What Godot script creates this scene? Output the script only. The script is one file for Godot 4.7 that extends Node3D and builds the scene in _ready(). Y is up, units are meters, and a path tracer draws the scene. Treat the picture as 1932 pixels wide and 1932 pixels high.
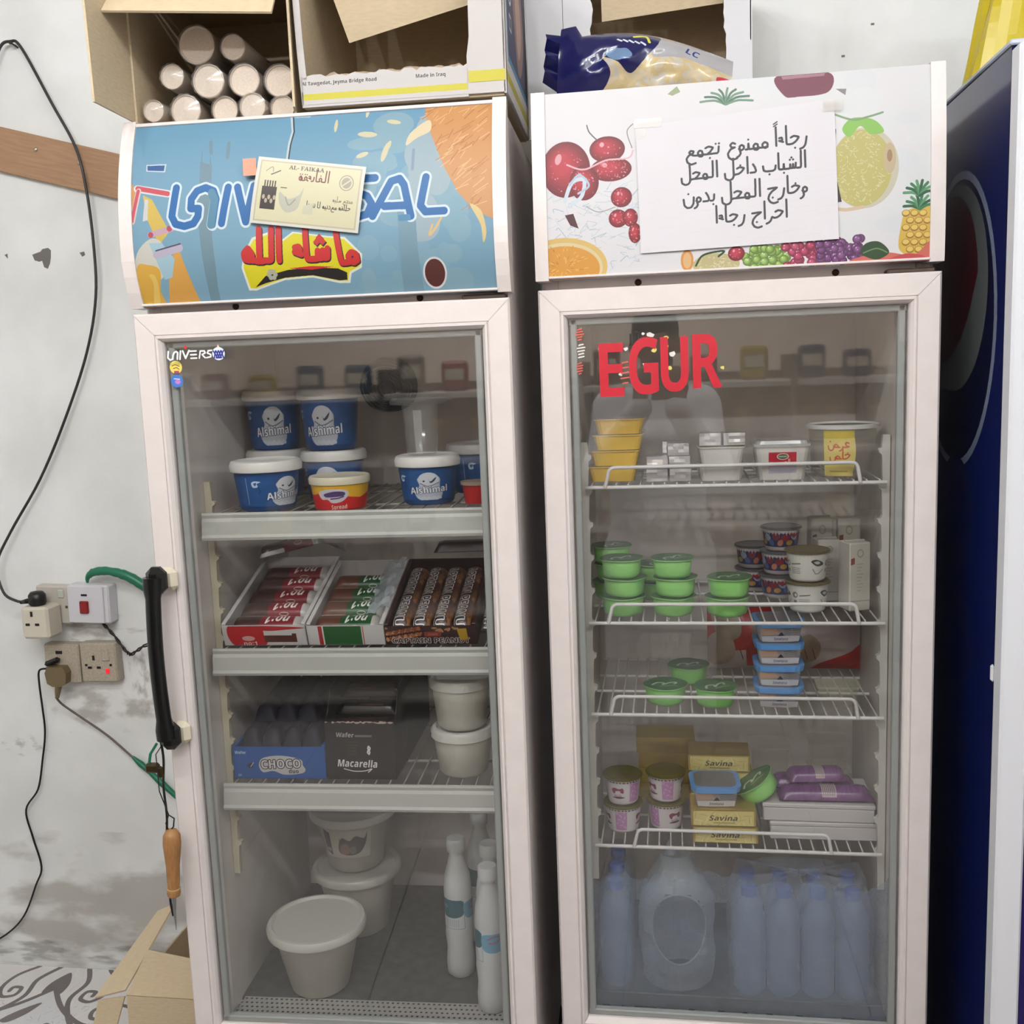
extends Node3D
# A shop corner: two glass-door display fridges, what stands in and on them, the wall beside them, and the room behind the camera.

var mats := {}
var counts := {}
var noise_tex := {}
var FA := Transform3D(Basis(Vector3.UP, 0.0386), Vector3(-0.6991, 0, 0.0898))   # frame of the blue-topped fridge: x from its left door edge, z from its door front
var FB := Transform3D.IDENTITY                                                    # frame of the fruit-topped fridge

func _ready() -> void:
	camera_and_light()
	build_room()
	build_fridges()
	build_on_top()
	build_wall_things()
	build_contents_blue()
	build_contents_fruit()
	build_behind_camera()

func camera_and_light() -> void:
	var cam := Camera3D.new()
	cam.name = "camera"
	cam.fov = 53.03
	cam.near = 0.05
	cam.transform = Transform3D(Basis(Vector3(0.98791, -0.03781, -0.15008), Vector3(0.01583, 0.98933, -0.14485), Vector3(0.15396, 0.14073, 0.978)), Vector3(0.2216, 1.5939, 1.7825))
	add_child(cam)
	var we := WorldEnvironment.new()
	we.name = "world_environment"
	var env := Environment.new()
	env.background_mode = Environment.BG_COLOR
	env.background_color = Color(0.0, 0.0, 0.0)
	env.tonemap_mode = Environment.TONE_MAPPER_LINEAR
	env.tonemap_exposure = 1.0
	env.sdfgi_enabled = true
	env.ssao_enabled = true
	env.ssil_enabled = true
	we.environment = env
	add_child(we)
	# the shop's ceiling tubes: each a lamp with a glowing tube and an area light of its size
	tube_lamp(Vector3(-0.55, 2.86, 1.35), 1.30, "white fluorescent ceiling lamp in front of the blue-topped fridge")
	tube_lamp(Vector3(0.9, 2.86, 1.75), 1.21, "white fluorescent ceiling lamp over the middle of the shop")
	tube_lamp(Vector3(-0.3, 2.86, 2.65), 1.86, "white fluorescent ceiling lamp near the stocked shelves")

func tube_lamp(at: Vector3, energy: float, label: String) -> void:
	var t := thing("ceiling_lamp", label, "lamp", "ceiling lamps", Transform3D(Basis.IDENTITY, at))
	var b := MB.new()
	b.rbox(Vector3(0, 0.035, 0), Vector3(1.25, 0.05, 0.09), 0.006)
	part(t, "housing", b, mat("lamp_housing", Color(0.88, 0.88, 0.87), 0.5))
	b = MB.new()
	b.tube([Vector3(-0.6, -0.008, 0), Vector3(0.6, -0.008, 0)], 0.015, 12)
	part(t, "tube", b, emit("lamp_tube", Color(1.0, 0.98, 0.95), 4.0))
	for k in 4:   # a bare tube shines all round: four small lamps along its underside
		var l := OmniLight3D.new()
		l.name = "tube_light"
		l.position = Vector3(-0.45 + 0.3 * k, -0.045, 0)
		l.light_color = Color(0.972, 0.99, 1.0)
		l.light_energy = energy / 4.0
		l.light_size = 0.02
		l.omni_range = 12.0
		l.omni_attenuation = 2.0
		l.shadow_enabled = true
		t.add_child(l, true)

# ---------------------------------------------------------------- nodes
func numbered(called: String) -> String:
	var n: int = counts.get(called, 0)
	counts[called] = n + 1
	return called if n == 0 else "%s_%03d" % [called, n]

func tagged(o: Node3D, label: String, category: String, group := "", kind := "") -> Node3D:
	if label:
		o.set_meta("label", label)
	if category:
		o.set_meta("category", category)
	if group:
		o.set_meta("group", group)
	if kind:
		o.set_meta("kind", kind)
	return o

func thing(called: String, label: String, category: String, group := "", xf := Transform3D.IDENTITY) -> Node3D:
	var o := Node3D.new()
	o.name = numbered(called)
	add_child(o)
	o.transform = xf
	tagged(o, label, category, group)
	return o

func copy(src: Node3D, xf: Transform3D, label: String) -> Node3D:
	var base: String = src.name
	var rx := RegEx.create_from_string("_\\d{3}$")
	var c: Node3D = src.duplicate()
	c.name = numbered(rx.sub(base, ""))
	add_child(c)
	c.transform = xf
	c.set_meta("label", label)
	return c

func part(parent: Node, called: String, b: MB, m: Material, label := "") -> MeshInstance3D:
	var o := MeshInstance3D.new()
	o.name = called
	o.mesh = b.done()
	o.material_override = m
	parent.add_child(o, true)
	if label:
		o.set_meta("label", label)
	return o

func share(parent: Node, called: String, mesh: Mesh, m: Material, xf: Transform3D) -> MeshInstance3D:
	var o := MeshInstance3D.new()
	o.name = called
	o.mesh = mesh
	o.material_override = m
	o.transform = xf
	parent.add_child(o, true)
	return o

func hold(parent: Node, called: String) -> Node3D:
	var o := Node3D.new()
	o.name = called
	parent.add_child(o, true)
	return o

func at(x: float, y: float, z: float, turn := 0.0) -> Transform3D:
	return Transform3D(Basis(Vector3.UP, turn), Vector3(x, y, z))

# ---------------------------------------------------------------- materials
func mat(key: String, c: Color, rough := 0.5, metal := 0.0, spec := 0.5) -> StandardMaterial3D:
	if mats.has(key):
		return mats[key]
	var m := StandardMaterial3D.new()
	m.resource_name = key
	m.albedo_color = c
	m.roughness = rough
	m.metallic = metal
	m.metallic_specular = spec
	mats[key] = m
	return m

func emit(key: String, c: Color, e: float) -> StandardMaterial3D:
	var m := mat(key, c, 0.4)
	m.emission_enabled = true
	m.emission = c
	m.emission_energy_multiplier = e
	return m

func glass(key: String, c: Color, a: float, rough := 0.03) -> StandardMaterial3D:
	if mats.has(key):
		return mats[key]
	var m := mat(key, Color(c.r, c.g, c.b, a), rough)
	m.transparency = BaseMaterial3D.TRANSPARENCY_ALPHA
	return m

func print_mat(key: String, p: PT, rough := 0.45) -> StandardMaterial3D:
	if mats.has(key):
		return mats[key]
	var m := mat(key, Color.WHITE, rough)
	m.albedo_texture = ImageTexture.create_from_image(p.img)
	m.texture_repeat = false
	return m

func noise(key: String, freq: float, lo: Color, hi: Color, octaves := 4, size := 512, lo_at := 0.0, hi_at := 1.0) -> NoiseTexture2D:
	if noise_tex.has(key):
		return noise_tex[key]
	var f := FastNoiseLite.new()
	f.seed = key.hash() % 1000
	f.frequency = freq
	f.fractal_octaves = octaves
	var t := NoiseTexture2D.new()
	t.width = size
	t.height = size
	t.seamless = true
	t.noise = f
	var g := Gradient.new()
	g.offsets = PackedFloat32Array([lo_at, hi_at])
	g.colors = PackedColorArray([lo, hi])
	t.color_ramp = g
	noise_tex[key] = t
	return t

# a material with grain of two colours laid on by position
func grain(key: String, lo: Color, hi: Color, freq: float, scale: Vector3, rough := 0.7, bump := 0.0) -> StandardMaterial3D:
	if mats.has(key):
		return mats[key]
	var m := mat(key, Color.WHITE, rough)
	m.albedo_texture = noise(key, freq, lo, hi, 5)
	m.uv1_triplanar = true
	m.uv1_scale = scale
	if bump != 0.0:
		m.heightmap_enabled = true
		m.heightmap_texture = noise("bump_grain", 0.03, Color.BLACK, Color.WHITE, 5)
		m.heightmap_scale = bump
	return m

# ---------------------------------------------------------------- mesh builder (front faces clockwise)
class MB:
	var v := PackedVector3Array()
	var n := PackedVector3Array()
	var uv := PackedVector2Array()
	var ox := Transform3D.IDENTITY   # applied to all that is added

	func vert(p: Vector3, nn: Vector3, u: Vector2) -> void:
		v.append(ox * p)
		n.append((ox.basis * nn).normalized())
		uv.append(u)

	func tri(a: Vector3, b: Vector3, c: Vector3, ua := Vector2.ZERO, ub := Vector2.ZERO, uc := Vector2.ZERO) -> void:
		var nn := (c - a).cross(b - a).normalized()
		vert(a, nn, ua)
		vert(b, nn, ub)
		vert(c, nn, uc)

	# a bottom left, b top left, c top right, d bottom right as seen from the front
	func quad(a: Vector3, b: Vector3, c: Vector3, d: Vector3, r := Rect2(0, 0, 1, 1)) -> void:
		var nn := (c - a).cross(b - d).normalized()
		nquad(a, b, c, d, nn, nn, nn, nn, r)

	func nquad(a: Vector3, b: Vector3, c: Vector3, d: Vector3, na: Vector3, nb: Vector3, nc: Vector3, nd: Vector3, r := Rect2(0, 0, 1, 1)) -> void:
		var u0 := r.position.x
		var u1 := r.end.x
		var t0 := r.position.y
		var t1 := r.end.y
		vert(a, na, Vector2(u0, t1))
		vert(b, nb, Vector2(u0, t0))
		vert(c, nc, Vector2(u1, t0))
		vert(a, na, Vector2(u0, t1))
		vert(c, nc, Vector2(u1, t0))
		vert(d, nd, Vector2(u1, t1))

	# box with chamfered edges
	func rbox(c: Vector3, s: Vector3, b := 0.0) -> void:
		var h := s * 0.5
		b = minf(b, minf(h.x, minf(h.y, h.z)) * 0.9)
		for ax in 3:
			for sg in [-1.0, 1.0]:
				var u := (ax + 1) % 3
				var w := (ax + 2) % 3
				var nn := Vector3.ZERO
				nn[ax] = sg
				var q := []
				for k in [[-1, -1], [-1, 1], [1, 1], [1, -1]]:
					var p := Vector3.ZERO
					p[ax] = sg * h[ax]
					p[u] = k[0] * (h[u] - b)
					p[w] = k[1] * (h[w] - b)
					q.append(c + p)
				if sg > 0:
					# keep pictures upright on the z faces
					if ax == 2:
						quad(q[0], q[1], q[2], q[3])
					else:
						quad(q[0], q[1], q[2], q[3])
				else:
					quad(q[3], q[2], q[1], q[0])
		if b <= 0.0:
			return
		for ax in 3:
			var u := (ax + 1) % 3
			var w := (ax + 2) % 3
			for su in [-1.0, 1.0]:
				for sw in [-1.0, 1.0]:
					var p0 := Vector3.ZERO
					var p1 := Vector3.ZERO
					p0[u] = su * h[u]
					p0[w] = sw * (h[w] - b)
					p1[u] = su * (h[u] - b)
					p1[w] = sw * h[w]
					var lo := Vector3.ZERO
					lo[ax] = -(h[ax] - b)
					var q := [c + p0 + lo, c + p0 - lo, c + p1 - lo, c + p1 + lo]
					var nn: Vector3 = (q[2] - q[0]).cross(q[1] - q[3])
					var out := Vector3.ZERO
					out[u] = su
					out[w] = sw
					if nn.dot(out) > 0:
						quad(q[0], q[1], q[2], q[3])
					else:
						quad(q[3], q[2], q[1], q[0])
		for sx in [-1.0, 1.0]:
			for sy in [-1.0, 1.0]:
				for sz in [-1.0, 1.0]:
					var k := Vector3(sx, sy, sz)
					var a := c + Vector3(h.x, h.y - b, h.z - b) * k
					var bb := c + Vector3(h.x - b, h.y, h.z - b) * k
					var cc := c + Vector3(h.x - b, h.y - b, h.z) * k
					if (cc - a).cross(bb - a).dot(k) > 0:
						tri(a, bb, cc)
					else:
						tri(a, cc, bb)

	# profile of (radius, height) turned round y; squash scales z; smooth where the profile bends little
	func lathe(prof: Array, seg := 24, a0 := 0.0, a1 := TAU, squash := 1.0, lobes := 0, lobe := 0.0, urect := Rect2(0, 0, 1, 1)) -> void:
		var k := prof.size()
		var segn := []
		var total := 0.0
		var at := [0.0]
		for i in k - 1:
			var d: Vector2 = prof[i + 1] - prof[i]
			segn.append(Vector2(d.y, -d.x).normalized())
			total += d.length()
			at.append(total)
		for i in k - 1:
			var n0: Vector2 = segn[i]
			var n1: Vector2 = segn[i]
			if i > 0 and segn[i - 1].dot(segn[i]) > 0.7:
				n0 = (segn[i - 1] + segn[i]).normalized()
			if i < k - 2 and segn[i + 1].dot(segn[i]) > 0.7:
				n1 = (segn[i + 1] + segn[i]).normalized()
			var p0: Vector2 = prof[i]
			var p1: Vector2 = prof[i + 1]
			for j in seg:
				var ta := a0 + (a1 - a0) * j / seg
				var tb := a0 + (a1 - a0) * (j + 1) / seg
				var la := 1.0 + lobe * cos(lobes * ta)
				var lb := 1.0 + lobe * cos(lobes * tb)
				var da := Vector3(sin(ta), 0, cos(ta) * squash)
				var db := Vector3(sin(tb), 0, cos(tb) * squash)
				var na := Vector3(sin(ta), 0, cos(ta) / squash)
				var nb := Vector3(sin(tb), 0, cos(tb) / squash)
				var A := da * p0.x * la + Vector3.UP * p0.y
				var B := da * p1.x * la + Vector3.UP * p1.y
				var C := db * p1.x * lb + Vector3.UP * p1.y
				var D := db * p0.x * lb + Vector3.UP * p0.y
				var r := Rect2(urect.position.x + urect.size.x * j / seg, urect.position.y + urect.size.y * (1.0 - at[i + 1] / total), urect.size.x / seg, urect.size.y * (at[i + 1] - at[i]) / total)
				nquad(A, B, C, D, na * n0.x + Vector3.UP * n0.y, na * n1.x + Vector3.UP * n1.y, nb * n1.x + Vector3.UP * n1.y, nb * n0.x + Vector3.UP * n0.y, r)

	# flat top with its picture laid on from above
	func disc(y: float, r: float, seg := 24, squash := 1.0, lobes := 0, lobe := 0.0, up := 1.0) -> void:
		for j in seg:
			var ta := TAU * j / seg
			var tb := TAU * (j + 1) / seg
			var a := Vector3(sin(ta), 0, cos(ta) * squash) * r * (1.0 + lobe * cos(lobes * ta)) + Vector3.UP * y
			var b := Vector3(sin(tb), 0, cos(tb) * squash) * r * (1.0 + lobe * cos(lobes * tb)) + Vector3.UP * y
			var c := Vector3.UP * y
			var ua := Vector2(0.5 + 0.5 * sin(ta), 0.5 + 0.5 * cos(ta))
			var ub := Vector2(0.5 + 0.5 * sin(tb), 0.5 + 0.5 * cos(tb))
			if up > 0:
				tri(c, b, a, Vector2(0.5, 0.5), ub, ua)
			else:
				tri(c, a, b, Vector2(0.5, 0.5), ua, ub)

	func tube(path: Array, r, seg := 8, caps := true) -> void:
		var k := path.size()
		var t: Vector3 = (path[1] - path[0]).normalized()
		var u := t.cross(Vector3.UP if absf(t.y) < 0.9 else Vector3.RIGHT).normalized()
		var ring := []
		for i in k:
			var tt: Vector3 = ((path[mini(i + 1, k - 1)] - path[i]).normalized() + (path[i] - path[maxi(i - 1, 0)]).normalized()).normalized()
			u = (u - tt * u.dot(tt)).normalized()
			var w := tt.cross(u)
			var rr: float = r[i] if r is Array else r
			var row := []
			for j in seg + 1:
				var a := TAU * j / seg
				var d := u * cos(a) + w * sin(a)
				row.append([path[i] + d * rr, d])
			ring.append(row)
		for i in k - 1:
			for j in seg:
				var A: Array = ring[i][j]
				var B: Array = ring[i + 1][j]
				var C: Array = ring[i + 1][j + 1]
				var D: Array = ring[i][j + 1]
				nquad(A[0], B[0], C[0], D[0], A[1], B[1], C[1], D[1])
		if caps:
			for e in [0, k - 1]:
				for j in seg:
					if e == 0:
						tri(path[0], ring[0][j][0], ring[0][j + 1][0])
					else:
						tri(path[e], ring[e][j + 1][0], ring[e][j][0])

	# a flat outline (x, y) given thickness along z
	func extrude(pts: PackedVector2Array, z0: float, z1: float) -> void:
		if Geometry2D.is_polygon_clockwise(pts):
			pts = pts.duplicate()
			pts.reverse()
		var lo := pts[0]
		var hi := pts[0]
		for p in pts:
			lo = lo.min(p)
			hi = hi.max(p)
		var sz := (hi - lo).max(Vector2(1e-6, 1e-6))
		var ix := Geometry2D.triangulate_polygon(pts)
		for i in range(0, ix.size(), 3):
			var q := [pts[ix[i]], pts[ix[i + 1]], pts[ix[i + 2]]]
			if (q[1] - q[0]).cross(q[2] - q[0]) > 0:
				q = [q[0], q[2], q[1]]
			var u := []
			for p in q:
				u.append(Vector2((p.x - lo.x) / sz.x, 1.0 - (p.y - lo.y) / sz.y))
			tri(Vector3(q[0].x, q[0].y, z1), Vector3(q[1].x, q[1].y, z1), Vector3(q[2].x, q[2].y, z1), u[0], u[1], u[2])
			tri(Vector3(q[0].x, q[0].y, z0), Vector3(q[2].x, q[2].y, z0), Vector3(q[1].x, q[1].y, z0), u[0], u[2], u[1])
		for i in pts.size():
			var a := pts[i]
			var b := pts[(i + 1) % pts.size()]
			quad(Vector3(a.x, a.y, z0), Vector3(a.x, a.y, z1), Vector3(b.x, b.y, z1), Vector3(b.x, b.y, z0))

	# a sheet from a grid of points [row][column], row 0 at the top
	func sheet(g: Array, smooth := true) -> void:
		var rows := g.size()
		var cols: int = g[0].size()
		var nn := []
		for i in rows:
			var row := []
			for j in cols:
				var dx: Vector3 = g[i][mini(j + 1, cols - 1)] - g[i][maxi(j - 1, 0)]
				var dy: Vector3 = g[maxi(i - 1, 0)][j] - g[mini(i + 1, rows - 1)][j]
				row.append(dx.cross(dy).normalized())
			nn.append(row)
		for i in rows - 1:
			for j in cols - 1:
				var r := Rect2(float(j) / (cols - 1), float(i) / (rows - 1), 1.0 / (cols - 1), 1.0 / (rows - 1))
				if smooth:
					nquad(g[i + 1][j], g[i][j], g[i][j + 1], g[i + 1][j + 1], nn[i + 1][j], nn[i][j], nn[i][j + 1], nn[i + 1][j + 1], r)
				else:
					quad(g[i + 1][j], g[i][j], g[i][j + 1], g[i + 1][j + 1], r)

	func done() -> ArrayMesh:
		var a := []
		a.resize(Mesh.ARRAY_MAX)
		a[Mesh.ARRAY_VERTEX] = v
		a[Mesh.ARRAY_NORMAL] = n
		a[Mesh.ARRAY_TEX_UV] = uv
		var m := ArrayMesh.new()
		m.add_surface_from_arrays(Mesh.PRIMITIVE_TRIANGLES, a)
		return m

# ---------------------------------------------------------------- painter for prints and lettering
class PT:
	var img: Image
	var w: int
	var h: int
	static var fonts := {}
	static var shapes := {}
	# joined letter shapes: x runs leftwards from the pen, y up from the writing line; [advance, strokes, dots]
	static var AR := {
		"alef": [18, [[[8, 72], [8, 0]]], []],
		"alef_f": [20, [[[0, 0], [8, 1], [11, 8], [11, 72]]], []],
		"lam_i": [26, [[[8, 72], [9, 6], [14, 0], [26, 0]]], []],
		"lam_m": [24, [[[0, 0], [12, 0], [12, 72], [12, 0], [24, 0]]], []],
		"lam_f": [54, [[[0, 0], [9, 0], [10, 72], [10, -6], [18, -20], [32, -23], [46, -14], [48, 8]]], []],
		"meem_i": [32, [[[4, 0], [4, 14], [14, 20], [23, 13], [22, 2], [12, -3], [4, 2], [14, 0], [32, 0]]], []],
		"meem_m": [34, [[[0, 0], [8, 4], [10, 15], [19, 18], [26, 10], [22, -4], [12, -6], [6, 0], [34, 0]]], []],
		"tooth_i": [22, [[[6, 26], [8, 6], [13, 0], [22, 0]]], []],
		"tooth_m": [22, [[[0, 0], [9, 1], [11, 22], [13, 1], [22, 0]]], []],
		"noon": [52, [[[4, 22], [6, -4], [16, -20], [32, -22], [44, -10], [47, 16]]], []],
		"noon_f": [50, [[[0, 0], [6, 2], [8, -8], [16, -20], [32, -22], [44, -10], [47, 16]]], []],
		"waw": [32, [[[26, 6], [18, -1], [8, 4], [7, 14], [15, 20], [23, 15], [23, 2], [20, -12], [26, -22], [34, -26]]], []],
		"reh": [30, [[[6, 22], [9, 4], [12, -8], [20, -18], [32, -22]]], []],
		"reh_f": [30, [[[0, 0], [8, 4], [10, 0], [14, -10], [22, -18], [32, -22]]], []],
		"dal": [34, [[[18, 36], [10, 22], [6, 6], [12, 0], [30, 0]]], []],
		"hah_i": [42, [[[36, 25], [24, 30], [6, 24], [17, 9], [30, 1], [42, 0]]], []],
		"hah_m": [40, [[[0, 0], [40, 0]], [[36, 25], [24, 30], [7, 24], [18, 9], [30, 0]]], []],
		"hah": [48, [[[42, 26], [6, 28], [26, 14], [38, 0], [42, -16], [34, -30], [20, -36], [4, -32]]], []],
		"ain": [46, [[[8, 28], [18, 33], [27, 25], [22, 15], [10, 14]], [[10, 14], [26, 8], [37, -8], [34, -24], [20, -34], [2, -30]]], []],
		"ain_f": [44, [[[0, 0], [12, 2], [26, 14], [20, 21], [9, 18], [12, 10], [28, 3], [37, -9], [34, -24], [20, -34], [2, -30]]], []],
		"ain_i": [40, [[[8, 27], [20, 32], [30, 23], [24, 9], [8, 5], [20, 1], [40, 0]]], []],
		"seen_i": [46, [[[5, 22], [7, 2], [16, 2], [17, 18], [19, 2], [28, 2], [29, 18], [31, 1], [46, 0]]], []],
		"beh": [64, [[[4, 20], [7, 4], [18, -2], [44, -2], [56, 3], [59, 22]]], []],
		"hamza": [22, [[[18, 28], [9, 29], [7, 20], [14, 17], [19, 18], [4, 12]]], []],
		"sad": [84, [[[0, 0], [6, 2], [14, 14], [26, 20], [34, 14], [28, 3], [8, 1], [38, 2], [40, 12], [42, -6], [52, -18], [66, -18], [76, -8], [78, 10]]], []],
		"feh_m": [34, [[[0, 0], [10, 4], [8, 18], [17, 24], [25, 16], [20, 3], [34, 0]]], []],
		"qaf_m": [34, [[[0, 0], [10, 4], [8, 18], [17, 24], [25, 16], [20, 3], [34, 0]]], []],
		"teh_m_f": [32, [[[0, 0], [12, 1], [16, 26], [6, 12], [12, 0], [24, 2], [26, 16], [16, 27]]], []],
		"heh_f": [32, [[[0, 0], [12, 1], [16, 26], [6, 12], [12, 0], [24, 2], [26, 16], [16, 27]]], []],
		"space": [20, [], []],
	}

	func _init(ww: int, hh: int, c: Color) -> void:
		w = ww
		h = hh
		img = Image.create_empty(w, h, false, Image.FORMAT_RGBA8)
		img.fill(c)

	func poly(pts, c: Color) -> void:
		var k: int = pts.size()
		var lo := 1e9
		var hi := -1e9
		for p in pts:
			lo = minf(lo, p.y)
			hi = maxf(hi, p.y)
		for y in range(maxi(0, floori(lo)), mini(h, ceili(hi) + 1)):
			var yy := y + 0.5
			var xs := PackedFloat32Array()
			for i in k:
				var a: Vector2 = pts[i]
				var b: Vector2 = pts[(i + 1) % k]
				if (a.y <= yy) != (b.y <= yy):
					xs.append(a.x + (yy - a.y) / (b.y - a.y) * (b.x - a.x))
			xs.sort()
			for i in range(0, xs.size() - 1, 2):
				var x0 := maxi(0, ceili(xs[i] - 0.5))
				var x1 := mini(w, ceili(xs[i + 1] - 0.5))
				if x1 > x0:
					img.fill_rect(Rect2i(x0, y, x1 - x0, 1), c)

	func flat(a: Array, c: Color) -> void:
		var p := PackedVector2Array()
		for i in range(0, a.size(), 2):
			p.append(Vector2(a[i], a[i + 1]))
		poly(p, c)

	func rect(x: float, y: float, ww: float, hh: float, c: Color) -> void:
		img.fill_rect(Rect2i(int(x), int(y), int(ww), int(hh)), c)

	func ell(cx: float, cy: float, rx: float, ry: float, c: Color, rot := 0.0) -> void:
		var p := PackedVector2Array()
		var k := clampi(int(maxf(rx, ry)), 10, 48)
		for i in k:
			var a := TAU * i / k
			p.append(Vector2(cx, cy) + Vector2(cos(a) * rx, sin(a) * ry).rotated(rot))
		poly(p, c)

	func line(pts, ww: float, c: Color) -> void:
		for i in pts.size():
			var a: Vector2 = pts[i]
			if ww > 2.5:
				ell(a.x, a.y, ww / 2, ww / 2, c)
			if i + 1 < pts.size():
				var b: Vector2 = pts[i + 1]
				var d := (b - a).normalized().orthogonal() * maxf(ww, 1.2) / 2
				poly([a + d, b + d, b - d, a - d], c)

	func fl(a: Array, ww: float, c: Color) -> void:
		var p := []
		for i in range(0, a.size(), 2):
			p.append(Vector2(a[i], a[i + 1]))
		line(p, ww, c)

	# smooth curve through points
	func curve(a: Array, ww: float, c: Color, closed_fill := false) -> void:
		var p := []
		for i in range(0, a.size(), 2):
			p.append(Vector2(a[i], a[i + 1]))
		var o := []
		var k := p.size()
		for i in (k if closed_fill else k - 1):
			var p0: Vector2 = p[(i - 1 + k) % k] if closed_fill else p[maxi(i - 1, 0)]
			var p1: Vector2 = p[i]
			var p2: Vector2 = p[(i + 1) % k]
			var p3: Vector2 = p[(i + 2) % k] if closed_fill else p[mini(i + 2, k - 1)]
			for s in 8:
				o.append(p1.cubic_interpolate(p2, p0, p3, s / 8.0))
		if closed_fill:
			poly(o, c)
		else:
			o.append(p[k - 1])
			line(o, ww, c)

	# Latin lettering: cap height px, centre of the line at (x, y)
	func text(s: String, x: float, y: float, px: float, c: Color, face := "sans", rot := 0.0, sx := 1.0, shear := 0.0, grow := 0.0) -> void:
		var key := face + s
		if not shapes.has(key):
			if not fonts.has(face):
				var f := SystemFont.new()
				f.font_names = PackedStringArray(["Droid Serif" if face.begins_with("serif") else "Droid Sans"])
				f.font_weight = 700 if face.ends_with("bold") else 400
				fonts[face] = f
			var tm := TextMesh.new()
			tm.font = fonts[face]
			tm.text = s
			tm.font_size = 64
			tm.pixel_size = 1.0 / 46.0
			tm.depth = 0.0
			shapes[key] = tm.get_mesh_arrays() if tm.has_method("get_mesh_arrays") else tm.surface_get_arrays(0)
		var a: Array = shapes[key]
		var vs: PackedVector3Array = a[Mesh.ARRAY_VERTEX]
		var ix = a[Mesh.ARRAY_INDEX]
		var q := PackedVector2Array()
		var lo := Vector2(1e9, 1e9)
		var hi := -lo
		for p in vs:
			lo = lo.min(Vector2(p.x, p.y))
			hi = hi.max(Vector2(p.x, p.y))
		var mid := (lo + hi) / 2
		for p in vs:
			var d := Vector2(p.x, p.y) - mid
			q.append(Vector2(x, y) + (Vector2((d.x + shear * d.y) * sx, -d.y) * px).rotated(rot))
		var offs := [Vector2.ZERO]
		if grow > 0.0:
			for i in 12:
				offs.append(Vector2(grow, 0).rotated(TAU * i / 12))
		for o in offs:
			if ix != null and ix.size():
				for i in range(0, ix.size(), 3):
					poly([q[ix[i]] + o, q[ix[i + 1]] + o, q[ix[i + 2]] + o], c)
			else:
				for i in range(0, q.size(), 3):
					poly([q[i] + o, q[i + 1] + o, q[i + 2] + o], c)

	# joined lettering written from the right end (x, y); each entry "shape" or "shape:dots", dots like t2 (two on top) or b1 (one below)
	func script(words: String, x: float, y: float, s: float, pen: float, c: Color, rot := 0.0) -> float:
		var px := 0.0
		for g in words.split(" ", false):
			var bits := g.split(":")
			var d: Array = AR[bits[0]]
			for st in d[1]:
				var p := []
				for k in st:
					p.append(Vector2(x, y) + Vector2(-(px + k[0]) * s, -k[1] * s).rotated(rot))
				var sm := []
				for i in p.size() - 1:
					for e in 4:
						sm.append(p[i].cubic_interpolate(p[i + 1], p[maxi(i - 1, 0)].lerp(p[i], 0.5), p[mini(i + 2, p.size() - 1)].lerp(p[i + 1], 0.5), e / 4.0))
				sm.append(p[p.size() - 1])
				line(sm, pen, c)
			if bits.size() > 1:
				var nd := int(bits[1].substr(1, 1))
				var mx: float = px + d[0] * 0.5
				if bits.size() > 2:
					mx += float(bits[2])
				var yy := 38.0
				if bits[1].begins_with("b"):
					yy = -16.0
				elif bits[1].begins_with("m"):
					yy = -12.0 if bits[0] == "hah" else 6.0
				elif bits[1].begins_with("h"):
					yy = 84.0
				for k in nd:
					var o := Vector2((k - (nd - 1) / 2.0) * 13.0, 0)
					if nd == 3:
						o = [Vector2(-7, 0), Vector2(7, 0), Vector2(0, 9)][k]
					if bits[1].begins_with("h"):
						fl([x - (mx + 7) * s, y - (yy - 8 + k * 9) * s, x - (mx - 7) * s, y - (yy + k * 9) * s], pen * 0.6, c)
						continue
					var q := Vector2(x, y) + Vector2(-(mx + o.x) * s, -(yy + o.y) * s).rotated(rot)
					poly([q + Vector2(0, -pen * 0.62), q + Vector2(pen * 0.62, 0), q + Vector2(0, pen * 0.62), q + Vector2(-pen * 0.62, 0)], c)
			px += d[0]
		return px * s

	# work in the coordinates of another quad: corners given top left, top right, bottom right, bottom left
	var q0 := []
	func frame(tl: Vector2, tr: Vector2, br: Vector2, bl: Vector2) -> void:
		q0 = [tl, tr, br, bl]

	func to(p: Vector2) -> Vector2:
		var u := 0.5
		var t := 0.5
		for i in 8:
			var a: Vector2 = q0[0].lerp(q0[1], u)
			var b: Vector2 = q0[3].lerp(q0[2], u)
			var f := a.lerp(b, t) - p
			var du: Vector2 = (q0[1] - q0[0]).lerp(q0[2] - q0[3], t)
			var dt := b - a
			var det := du.x * dt.y - du.y * dt.x
			u -= (f.x * dt.y - f.y * dt.x) / det
			t -= (du.x * f.y - du.y * f.x) / det
		return Vector2(u * w, t * h)

	func m(a: Array) -> Array:
		var o := []
		for i in range(0, a.size(), 2):
			var p := to(Vector2(a[i], a[i + 1]))
			o.append(p.x)
			o.append(p.y)
		return o

# ---------------------------------------------------------------- the room
func struct_box(called: String, c: Vector3, s: Vector3, m: Material, label := "") -> MeshInstance3D:
	var b := MB.new()
	b.rbox(c, s, 0.0)
	var o := part(self, called, b, m)
	tagged(o, label, "", "", "structure")
	return o

func wall_paint() -> StandardMaterial3D:
	var m := mat("wall_paint", Color.WHITE, 0.75)
	m.albedo_texture = noise("wall_tone", 0.006, Color(0.85, 0.85, 0.842), Color(0.9, 0.9, 0.895), 5, 1024, 0.2, 0.75)
	m.uv1_triplanar = true
	m.uv1_scale = Vector3(0.45, 0.45, 0.45)
	return m

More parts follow.
